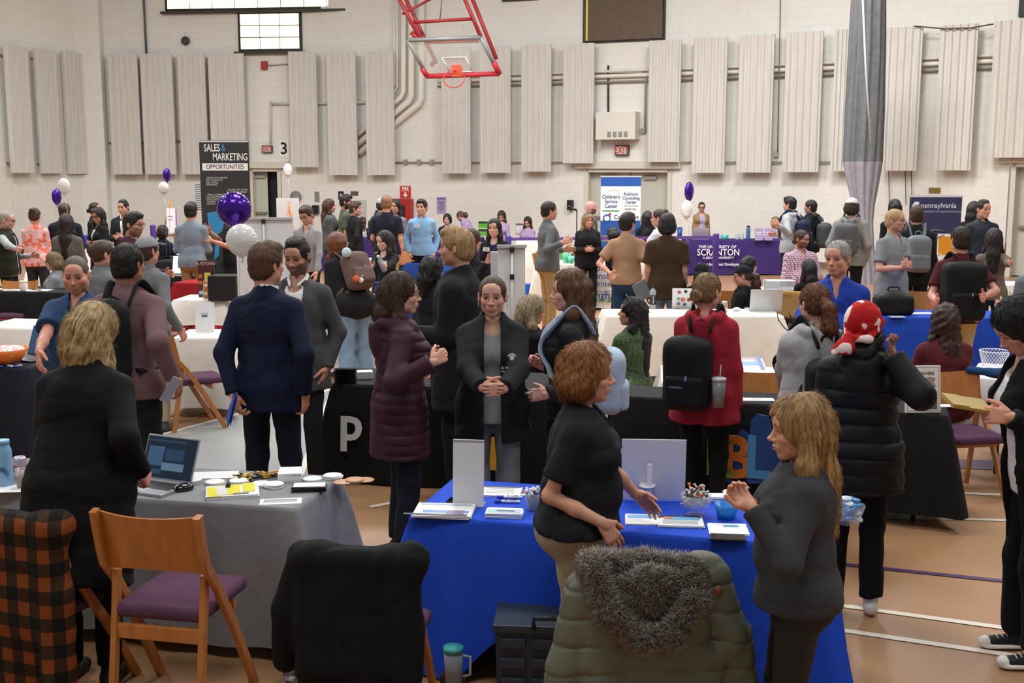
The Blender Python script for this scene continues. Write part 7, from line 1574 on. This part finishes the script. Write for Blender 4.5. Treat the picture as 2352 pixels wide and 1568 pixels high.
# crate and tumbler under the blue table
e = thing('rolling_crate', 'dark blue grey plastic rolling crate under the blue cloth', 'crate', tuple(WZ(1225, 1600, .0)), -.08); CR = paint('#2b3644')
m = MB(); m.box((0, 0, .19), (.15, .13, .18), tw=1.06); m.build('body', CR, e, bevel=.008); m = MB(); m.box((0, 0, .375), (.17, .15, .018)); m.build('rim', CR, e, bevel=.006)
for z in (.31, .22, .13, .05):
    m = MB(); m.box((-.08, -.142, z), (.055, .012, .022)); m.build('panel_rib', CR, e, bevel=.004); m = MB(); m.box((.06, -.142, z), (.055, .012, .022)); m.build('panel_rib', CR, e, bevel=.004)
m = MB(); m.tube([(.01, -.15, .38), (.01, -.15, .43), (.12, -.15, .43), (.12, -.15, .38)], .012, 8); m.build('handle', paint('#1b2028'), e)
e = thing('insulated_mug', 'clear mug with teal lid and handle beside the black coat', 'mug', tuple(WZ(1042, 1568, .06))); m = MB(); m.lathe([(0, 0), (.036, 0), (.044, .15), (.04, .15), (.034, .006), (0, .006)], seg=20); m.build('wall', mat('#b8c2cc', .12, alpha=.55), e); m = MB(); m.lathe([(0, .15), (.046, .15), (.046, .172), (0, .175)], seg=20); m.build('lid', paint('#3fa6a8'), e); m = MB(); m.tube([(.044, 0, .13), (.075, 0, .125), (.075, 0, .04), (.042, 0, .03)], .007, 8); m.build('handle', mat('#b9c4ce', .12, alpha=.7), e)
m = MB(); m.box((0, 0, .03), (.06, .06, .03)); o = m.build('step_stool', paint('#3a2c22')); o.location = tuple(WZ(1042, 1568, 0)); o.location.z = 0; tag(o, 'low dark block under the clear mug', 'block')
# black tables
for x in (782, 804):
    for i in range(6): m = MB(); m.ball((0, 0, .011), (.055, .04, .011), 0, 12); o = m.build('pouch', fab('#0d0d0f')); o.location = at(x, 880)+Vector((.004*(i % 2), 0, .019*i)); tag(o, 'black pouch in the %s pile on the black cloth, %s from the bottom' % ('left' if x < 790 else 'right', ordn[i]), 'pouch', 'black pouches in two piles')
m = MB(); m.box((0, 0, .028), (.06, .05, .028)); o = m.build('paper_box', paint('#d4d6d8'), bevel=.003); o.location = at(838, 868); o.rotation_euler = (0, 0, .2); tag(o, 'small white box beside the piled black pouches', 'box')
sheet('paper_sheet', 'white sheet on the black table right of the red hoodie', 'paper', 1738, 917, .24, .1, -3, prints=TX(.5, -.2, 3, .3)); sheet('napkin', 'crumpled white napkins behind the SCAN HERE sign', 'napkin', 2172, 932, .14, .08, 4, n=4)
sheet('poster_sheet', 'colourful poster sheet lying on the white cloth beside the red hoodie', 'poster', 1712, 832, .3, .42, -8, prints=[(0, .5, .9, .7, '#a99ab4'), (0, .35, .5, .3, '#c9c4bb'), (0, -.3, .9, .4, '#7ba6d8'), (.8, 0, .1, 1.6, '#5a7fb8')])
# white table with laptops
for k_, lab in (('greenfl', 'dark sunglasses pushed up on the long black hair'), ('lanyard', 'sunglasses resting on the wavy blonde hair')):
    p = PP[k_]; H = p['H']; m = MB()
    for sg in (-1, 1): m.tube([Vector(H((sg*.032+.024*math.cos(a), .055+.008*math.sin(a), .125+.012*math.sin(a)))) for a in np.linspace(0, 6.283, 13)], .004, 6, cap=False); m.tube([Vector(H(q)) for q in ((sg*.055, .05, .122), (sg*.085, .0, .07), (sg*.088, -.03, .03))], .003, 6)
    m.tube([Vector(H(q)) for q in ((-.01, .058, .128), (.01, .058, .128))], .003, 6)
    o = m.build('sunglasses', paint('#141416', rough=.2)); own(o, p); tag(o, lab, 'sunglasses')
e, s = laptop('open laptop with stickers on its lid, back to the camera', 1578, 706, 172, .34, .235, '#3a4450', '#d3d5d8', 108)
rnd = random.Random(4)
for i, (x, z, r_, c) in enumerate(((.09, .19, .022, '#b05a6a'), (.02, .2, .02, '#3b3b3f'), (.1, .11, .018, '#5c9a6a'), (.05, .1, .026, '#d96a4a'), (-.02, .1, .023, '#8a3c4a'), (.03, .04, .018, '#2a4a7a'), (.1, .05, .022, '#77777a'), (-.08, .17, .018, '#8a6a50'), (-.09, .06, .02, '#444a5a'))):
    m = MB(); m.lathe([(0, 0), (r_, 0), (r_, .0012), (0, .0012)], (x, .0052, z), 14, R=RX(-math.pi/2)); m.build('sticker', paint(c), s)
laptop('plain silver laptop seen from behind on the white cloth', 1752, 712, 182, .36, .24, '#3a4450', '#c9ccd0', 100)
e = bottle('clear water bottle with black label on the white table', 1499, 709, .036, .26, '#c9ccd0', cap='#16161a', alpha=.5, neck=.35); m = MB(); m.lathe([(.0365, .05), (.037, .05), (.037, .16), (.0365, .16)], seg=18); m.build('label_wrap', paint('#1c1416'), e); q = lettering('essentia', .026, Vector((0, -.038, .105)), Matrix.Rotation(math.pi/2, 3, 'X') @ RZ(math.pi/2), '#e9e9e9', None); q.parent = e
e = can('silver cola can with red lettering by the red hoodie', 1664, 716, '#c9cacc', band='#d6d6d8'); q = lettering('OK', .036, Vector((0, -.0345, .062)), RX(math.pi/2), '#b3202c', None, bold=.001); q.parent = e
m = MB(); m.ball((0, 0, .02), (.05, .03, .022), 0, 10); o = m.build('tissue', fab('#e6e6e8')); o.location = at(1692, 714); tag(o, 'crumpled white tissue beside the silver laptop', 'tissue')
# more table things, mid and far
def simplebox(name, label, cat, x, y, w, l, h, c, rz=0, z=.748, alpha=1, bevel=.004):
    m = MB(); m.box((0, 0, h/2), (w/2, l/2, h/2)); o = m.build(name, mat(c, .4, alpha=alpha, kind='painted'), bevel=bevel); o.location = at(x, y, z); o.rotation_euler = (0, 0, math.radians(rz)); return tag(o, label, cat)
def bag(label, x, y, w, h, dd, c, z=.748, name='tote_bag', cat='bag'):
    F = Fld((-w, -dd, -.01), (w, dd, h*1.4), .012); F.box((0, 0, h*.42), (w*.5, dd*.5, h*.42), .06, 0); F.ell((0, 0, h*.8), (w*.28, dd*.3, h*.22), .06); F.noise(.014, 22, 7); F.half((0, 0, .004), (0, 0, -1)); V, Q = F.mesh(); e = thing(name, label, cat, at(x, y, z)); link('body', raw_mesh('body', V, Q), fab(c, .6), e)
    m = MB(); m.tube([(-w*.2, 0, h*.85), (-w*.12, 0, h*1.15), (w*.12, 0, h*1.15), (w*.2, 0, h*.85)], .01, 6); m.build('handle', fab(c), e); return e
bag('bright blue drawstring bag on the counselling table', 1350, 600, .36, .28, .2, '#2a4fd0'); bag('black duffel bag on the blue cloth behind the headscarf', 2050, 722, .42, .26, .24, '#111114', name='duffel_bag')
o, hw, hh, dp = board('framed_sign', 'small white and green framed sign on the counselling table', 'sign', 1282, 1311, 566, 601, 16.2, '#dfe0e0', tilt=-6); strip(o, 0, -.02, hw*.85, hh*.6, dp, '#6a9a58')
cup('mint green cup on the counselling table, taller of two', 1300, 604, .06, .17, '#5fc09a', alpha=1); cup('mint green cup on the counselling table, shorter of two', 1312, 605, .055, .12, '#6ccaa6', alpha=1)
for i, x in enumerate(range(1330, 1372, 7)): m = MB(); m.tube([(-.05, 0, 0), (.05, 0, .0)], .016, 6); o = m.build('small_giveaway', paint(['#2f7a55', '#e4e4e4', '#2f7a55', '#d3d6da', '#30966a', '#e9e9e9'][i])); o.location = at(x, 604)+Vector((0, 0, .02)); tag(o, 'small rolled giveaway in the row before the blue bag', 'giveaway', 'rolled giveaways')
simplebox('leaflet_crate', 'clear plastic crate of blue leaflets right of the black cap', 'crate', 1790, 668, .36, .24, .14, '#dfe6ee', alpha=.6); simplebox('laptop_box', 'white box behind the smiling woman at the right table', 'box', 1772, 660, .2, .15, .1, '#d6dade')
for nm, x, r_, h in (('shorter', 869, .04, .28), ('taller', 884, .042, .3)): bottle('royal blue bottle on the health network table, %s of two' % nm, x, 703, r_, h, '#234a9c', cap='#1d4190', neck=.7)
cup('clear jar of wrapped sweets next to the blue bottles', 858, 706, .05, .16, '#cfd8dc', fill='#b8bdb0'); simplebox('tissue_pack', 'small white and blue basket on the health network table', 'basket', 845, 709, .11, .09, .09, '#b9c6e4'); m = MB(); m.ball((0, 0, .12), (.05, .04, .045), 0, 12); o = m.build('yarn_ball', fab('#2340c8')); o.location = at(845, 708)-Vector((0, 0, .01)); tag(o, 'bright blue soft ball in the small basket', 'ball')
cup('aqua jug behind the basket', 836, 696, .05, .2, '#9ccfd6', alpha=.6, name='jug')
# runner
M_, L_x = T['valley']; m = MB(); m.box((L_x/2, .2, .752), (L_x/2+.03, .26, .003)); m.box((L_x/2, -.048, .715), (L_x/2+.03, .004, .035)); o = m.build('table_runner', fab('#1f4fa8')); o.matrix_world = M_; tag(o, 'royal blue runner on the health network table', 'table runner')
laptop('open laptop with white screen on the far black table', 418, 634, -6, .42, .28, '#d9e6ea', '#2b2c2f', 105, lit=.8); laptop('open dark laptop by the orange bowl', 66, 825, -30, .36, .25, '#2c4766', '#3a3c40', 110, lit=.5); laptop('white laptop on the university table', 1607, 549, 178, .36, .25, '#404a58', '#c9ccd2', 110); laptop('small laptop with bright screen beside the seated navy person', 404, 590, -20, .33, .23, '#bcd4e6', '#2b2c2f', 105, lit=.8)
e = thing('candy_bowl', 'orange plastic bowl heaped with candy at the left edge', 'bowl', at(12, 836)); m = MB(); m.lathe([(0, 0), (.09, 0), (.12, .02), (.19, .13), (.185, .13), (.115, .025), (0, .012)], seg=26); m.build('wall', paint('#d56a1c', rough=.35), e); m = MB(); rnd = random.Random(5)
F = Fld((-.2, -.2, .05), (.2, .2, .2), .012); F.ell((0, 0, .1), (.165, .165, .05), 0); F.noise(.012, 60, 3); V, Q = F.mesh(); q = link('candy_heap', raw_mesh('candy_heap', V, Q), patmat('floral', '#e6dcd8', '#cf8a80', '#e9e4e4'), e); q['kind'] = 'stuff'
for i in range(12): m = MB(); m.ball((0, 0, .008), (.03, .02, .008), 0, 8); o = m.build('snack_pack', mat('#2f48a8' if i % 2 else '#c9cdd8', .25)); o.location = at(8+rnd.uniform(-25, 40), 840+rnd.uniform(-4, 4)); tag(o, 'blue or silver wrapped pack scattered before the orange bowl', 'snack pack', 'wrapped packs by the orange bowl')
bottle('white paper cup on the black cloth at left', 55, 668, .05, .13, '#dcdcda', cap='#dcdcda', neck=.95, name='paper_cup', cat='cup')
for i, (x, y) in enumerate(((15, 664), (35, 666), (72, 667), (95, 666))): sheet('paper_stack', 'white papers on the black cloth at left, %s along' % ordn[i], 'papers', x, y, .26, .18, 10-8*i, n=4)
for i, (x, y, w_, c) in enumerate(((2110, 719, .3, '#e9ebe4'), (2060, 727, .16, '#c9d6e6'), (2310, 725, .22, '#d9dfe6'), (2250, 727, .14, '#31456c'))): sheet('paper_sheet', 'leaflet on the blue cloth behind the maroon sweater, %s from the left' % ordn[[1, 0, 3, 2][i]], 'paper', x, y, w_, .14, 6-9*i, c=c)
# wire basket
e = thing('wire_basket', 'white wire mesh basket with pens at the right table', 'basket', at(2282, 842)); m = MB(); NW = 26
for k in range(NW):
    for s in (1, -1): m.tube([((.085+.03*t)*math.cos(2*math.pi*k/NW+s*t*.9), (.085+.03*t)*math.sin(2*math.pi*k/NW+s*t*.9), .13*t) for t in np.linspace(0, 1, 7)], .0016, 4)
for r_, z in ((.085, 0), (.115, .13)): m.tube([(r_*math.cos(a), r_*math.sin(a), z) for a in np.linspace(0, 6.283, 30)], .004, 6)
m.build('wire_mesh', paint('#e6e6ea'), e); simplebox('business_card_box', 'flat dark lidded tin beside the wire basket', 'tin', 2345, 855, .1, .1, .03, '#26262c')
# university table things
bottle('blue steel bottle on the university table', 1718, 550, .045, .3, '#3c6a9c', cap='#17171a', neck=.7); cup('navy handled tumbler on the university table', 1561, 548, .06, .25, '#22489c', alpha=1, straw=True); cup('teal bowl on the university table', 1664, 550, .09, .1, '#3fb0a8', alpha=1, name='bowl')
for i, x in enumerate((1693, 1704)): bottle('clear dispenser bottle on the university table, %s' % ('left' if i == 0 else 'right'), x, 550, .045, .17, '#cfd6dc', cap='#e9e9ea', alpha=.7)
for i, (x0, x1) in enumerate(((1734, 1752), (1756, 1774))): o, hw, hh, dp = board('sign_holder', 'lilac leaflet stand on the university table, %s' % ('left' if i == 0 else 'right'), 'sign', x0, x1, 524, 552, 20.9, '#a996c0', tilt=-8); strip(o, 0, hh*.3, hw*.7, hh*.06, dp, '#e9e4ef'); strip(o, 0, 0, hw*.6, hh*.05, dp, '#e9e4ef')
o, hw, hh, dp = board('framed_sign', 'white framed notice beside the bent lilac girl', 'sign', 1184, 1203, 512, 540, 18.6, '#c9bfc4', tilt=-6); strip(o, 0, hh*.8, hw*.85, hh*.12, dp, '#6a3a4a'); strip(o, 0, -.02, hw*.7, hh*.5, dp, '#e9e6e6')
for i, y0 in enumerate((508, 526)): o, hw, hh, dp = board('product_box', 'green and black box on the purple table, %s' % ('upper' if i == 0 else 'lower'), 'box', 1099, 1120, y0, y0+15, 20.6, '#4f9a30', dep=.12); strip(o, 0, hh*.7, hw, hh*.3, dp, '#17201a')
simplebox('storage_case', 'black hard case behind the orange sign', 'case', 518, 688, .34, .3, .3, '#17181b')
bag('royal blue bag hanging at the side of the taupe sweater', 179, 604, .2, .3, .12, '#1c45b8', z=.6).location = w2(PP['taupe'], (.24, -.02, .66)); simplebox('gift_box', 'royal blue box on the far left white cloth', 'box', 210, 568, .22, .16, .24, '#2238b8')
simplebox('paper_bag', 'bright blue carton on the floor beside the narrow white banner', 'carton', 1214, 690, .14, .2, .3, '#1f66d8', z=.0)
# ------------------------------------------------------------------ things in hands
def inhand(k, side, name, label, cat, build, off=(0, .09, 0)):
    p = PP[k]; sg, S, E, W, fd, td, n, cu = p['J'][side]; c = W+fd*off[1]+td*off[0]+n*off[2]; X = Matrix((Vector(td), Vector(fd), Vector(n))).transposed()
    Mw = Matrix.Translation(p['root']) @ Matrix.Rotation(p['o'].rotation_euler.z, 4, 'Z') @ Matrix.Translation(c) @ X.to_4x4(); o = build(); o.matrix_world = Mw; return tag(o, label, cat)
def slab(w, h, t, c):
    def f(): m = MB(); m.box((0, 0, 0), (w/2, h/2, t/2)); return m.build('held_thing', paint(c), bevel=.002)
    return f
def held(name, w, h, t, c):
    def f(): m = MB(); m.box((0, 0, 0), (w/2, h/2, t/2)); return m.build(name, paint(c), bevel=.0015)
    return f
pe = AS(2222, 926, 4.3); m = MB(); m.box((0, 0, 0), (.10, .07, .006)); m.box((-.06, 0, .008), (.04, .065, .003)); o = m.build('envelope', paint('#a98a3a')); o.location = pe; o.rotation_euler = (.22, .16, .12); tag(o, 'yellow padded envelope held by the person at the right edge', 'envelope')
m = MB(); m.box((0, 0, 0), (.004, .08, .09)); m.box((.012, -.01, .01), (.002, .08, .09)); o = m.build('folder', paint('#1f49b0')); o.location = AS(530, 938, 5.9); o.rotation_euler = (.1, .25, .3); tag(o, 'bright blue folder held at the side of the navy suit', 'folder')
m = MB(); m.box((0, 0, 0), (.03, .004, .09)); o = m.build('leaflet', paint('#9fa3ad')); o.location = AS(392, 895, 6.0); o.rotation_euler = (.3, .5, .5); tag(o, 'folded grey leaflet in the hand of the man in mauve jacket', 'leaflet')
def bottle_mesh():
    m = MB(); m.lathe([(0, -.09), (.032, -.09), (.034, .05), (.014, .09), (.014, .1), (0, .1)], seg=14, R=RY(math.pi/2)); o = m.build('water_bottle', mat('#8f9a98', .1, alpha=.6)); m = MB(); m.lathe([(0, .1), (.017, .1), (.017, .125), (0, .125)], seg=12, R=RY(math.pi/2)); m.build('cap', paint('#f0f0f0'), o); return o
inhand('talker', 0, 'water_bottle', 'small clear water bottle held by the talking woman', 'bottle', bottle_mesh, off=(.03, .06, .035))
m = MB()
for pts in ([(1785, 718), (1788, 735), (1801, 752), (1808, 758)], [(1812, 714), (1817, 730), (1830, 748), (1834, 752)]): m.tube([AS(x, y, 6.75) for x, y in pts], .0035, 6)
o = m.build('spectacles', paint('#16161a', rough=.3)); tag(o, 'black spectacles held open by the man in royal blue polo', 'glasses')
m = MB(); m.grid([[AS(1205+6*i, 903-1.5*i+2*math.sin(j*1.7+i), 5.5+.03*j) for i in range(7)] for j in range(5)]); o = m.build('candy_wrapper', mat('#c9cdd2', .15, .3)); tag(o, 'crinkled clear bag of mints in the long haired girl\'s hand', 'bag')
m = MB(); m.box((0, 0, 0), (.09, .003, .12)); o = m.build('clipboard', paint('#6c7276')); o.location = AS(1474, 668, 11.4); o.rotation_euler = (.2, -.5, .3); tag(o, 'grey folder in the right hand of the tan shirted man', 'folder')
inhand('vest', 1, 'phone', 'phone in the hand of the grey bearded man', 'phone', held('phone', .07, .14, .01, '#16171a'), off=(0, .09, .03))
# tumblers in pack pockets
def sidecup(k, label, lx, lz, ly):
    p = PP[k]; P_ = w2(p, p['T']((lx, ly, lz))); e = thing('iced_drink_tumbler', label, 'tumbler', P_); m = MB(); m.lathe([(0, -.1), (.036, -.1), (.045, .07), (.04, .07), (.033, -.09), (0, -.09)], seg=20); m.build('wall', mat('#aab0b4', .12, alpha=.45), e)
    m = MB(); m.lathe([(0, -.09), (.033, -.09), (.036, -.02), (0, -.02)], seg=16); m.build('drink', mat('#6a4a30', .2), e); m = MB(); m.lathe([(0, .07), (.048, .07), (.048, .085), (.03, .092), (0, .092)], seg=20); m.build('lid', mat('#c9cdd0', .2, alpha=.85), e); m = MB(); m.tube([(0, 0, -.05), (.01, 0, .17)], .004, 6); m.build('straw', mat('#aab0b8', .15, alpha=.8), e)
sidecup('redhood', 'clear tumbler of iced coffee in the black backpack side pocket', .15, .06, -.26); sidecup('greysweat', 'clear lidded tumbler in the side pocket of the sweatshirt girl\'s pack', .0, -.02, -.38)
# charms on the taupe backpack
p = PP['redhead']
for lab, c, lx, lz, r_ in (('pale blue plush charm', '#c5dbe2', -.14, .44, .05), ('orange charm', '#d8683a', -.12, .14, .035), ('white charm', '#e6dfd6', -.07, .12, .028)):
    m = MB(); m.ball((0, 0, 0), (r_, r_*.7, r_), 0, 12); m.tube([(0, 0, r_*.8), (.01, 0, r_*1.5), (.02, 0, r_*2)], .004, 5); o = m.build('bag_charm', fab(c)); o.location = w2(p, p['T']((lx, -.36, lz))); tag(o, lab+' dangling from the taupe backpack', 'charm')
# chest prints
def chest(k, lx, lz, items):
    p = PP[k]; hit = surf(p['top'], p['T']((lx, .5, lz)), p['T']((0, -1, 0), d=True))
    if hit is None: return
    for nm, f in items: o = f(); o.parent = p['o']; o.matrix_local = Matrix.Translation(Vector(hit)+Vector(p['T']((0, .006, 0), d=True))*1.0) @ Matrix(p['T'].R.tolist()).to_4x4() @ Matrix.Rotation(math.pi, 4, 'Z') @ Matrix.Translation((0, 0, 0)) @ nm
I4 = Matrix.Identity(4)
def txt(t, s, z, c='#e9e9ea', **k): return (Matrix.Translation((0, 0, z)), lambda: lettering(t, s, Vector((0, 0, 0)), RX(0), c, None, name='embroidery', **k))
def tx2(k, lx, lz, rows):
    p = PP[k]; hit = surf(p['top'], p['T']((lx, .5, lz)), p['T']((0, -1, 0), d=True))
    if hit is None: return
    for t, s, z, c in rows:
        o = lettering(t, s, Vector((0, 0, 0)), RX(0), c, None, name='embroidery', bold=.0004); o.parent = p['o']; o.matrix_local = Matrix.Translation(Vector(hit)+Vector(p['T']((0, .008, z), d=True))) @ Matrix(p['T'].R.tolist()).to_4x4() @ Matrix.Rotation(math.pi, 4, 'Z') @ Matrix.Rotation(math.pi/2, 4, 'X')
tx2('paw', -.12, .33, [('A Made Smile', .022, -.035, '#dcdcdc'), ('CENTER FOR ANIMALS', .012, -.055, '#c9c9c9')])
m = MB()
for x, z, r_ in ((0, 0, .013), (-.018, .014, .006), (-.007, .022, .0065), (.007, .022, .0065), (.018, .014, .006)): m.ball((x, 0, z), (r_, .002, r_*1.1), 0, 10)
p = PP['paw']; hit = surf(p['top'], p['T']((-.12, .5, .34)), p['T']((0, -1, 0), d=True)); o = m.build('paw_emblem', paint('#e4e4e4'), p['o'])
if hit is not None: o.location = Vector(hit)+Vector(p['T']((0, .006, .01), d=True))
for k, lx, lz, c, t in (('polo', .1, .38, '#d9d9dc', 'St Lukes'),): tx2(k, lx, lz, [(t, .022, 0, c)])

p = PP['redhood']; q_ = lettering('JANSPORT', .018, Vector(p['T']((-.10, -.118-p['e']-.29, .10))), Matrix(p['T'].R.tolist()) @ RX(math.pi/2), '#8f97b8', None, name='pack_label'); q_.parent = p['o']

p = PP['envel']
for sg in (-1, 1):
    F = Fld((sg*.12-.08, -.1, 0), (sg*.12+.08, .24, .1), .006); F.cone((sg*.12, -.03, .022), (sg*.12, .135, .02), .047, .043, 0, fl=((0, 0, 1), 2.4)); F.ell((sg*.12, .15, .035), (.034, .035, .028), .006); fmesh('rubber_sole', F, paint('#e3e1dc'), p['o'])
    m = MB()
    for k in range(4): m.tube([(sg*.12-.028, .1-.022*k, .062+.006*k), (sg*.12, .105-.022*k, .074+.007*k), (sg*.12+.028, .1-.022*k, .062+.006*k)], .003, 5)
    m.build('laces', paint('#e6e4df'), p['o'])
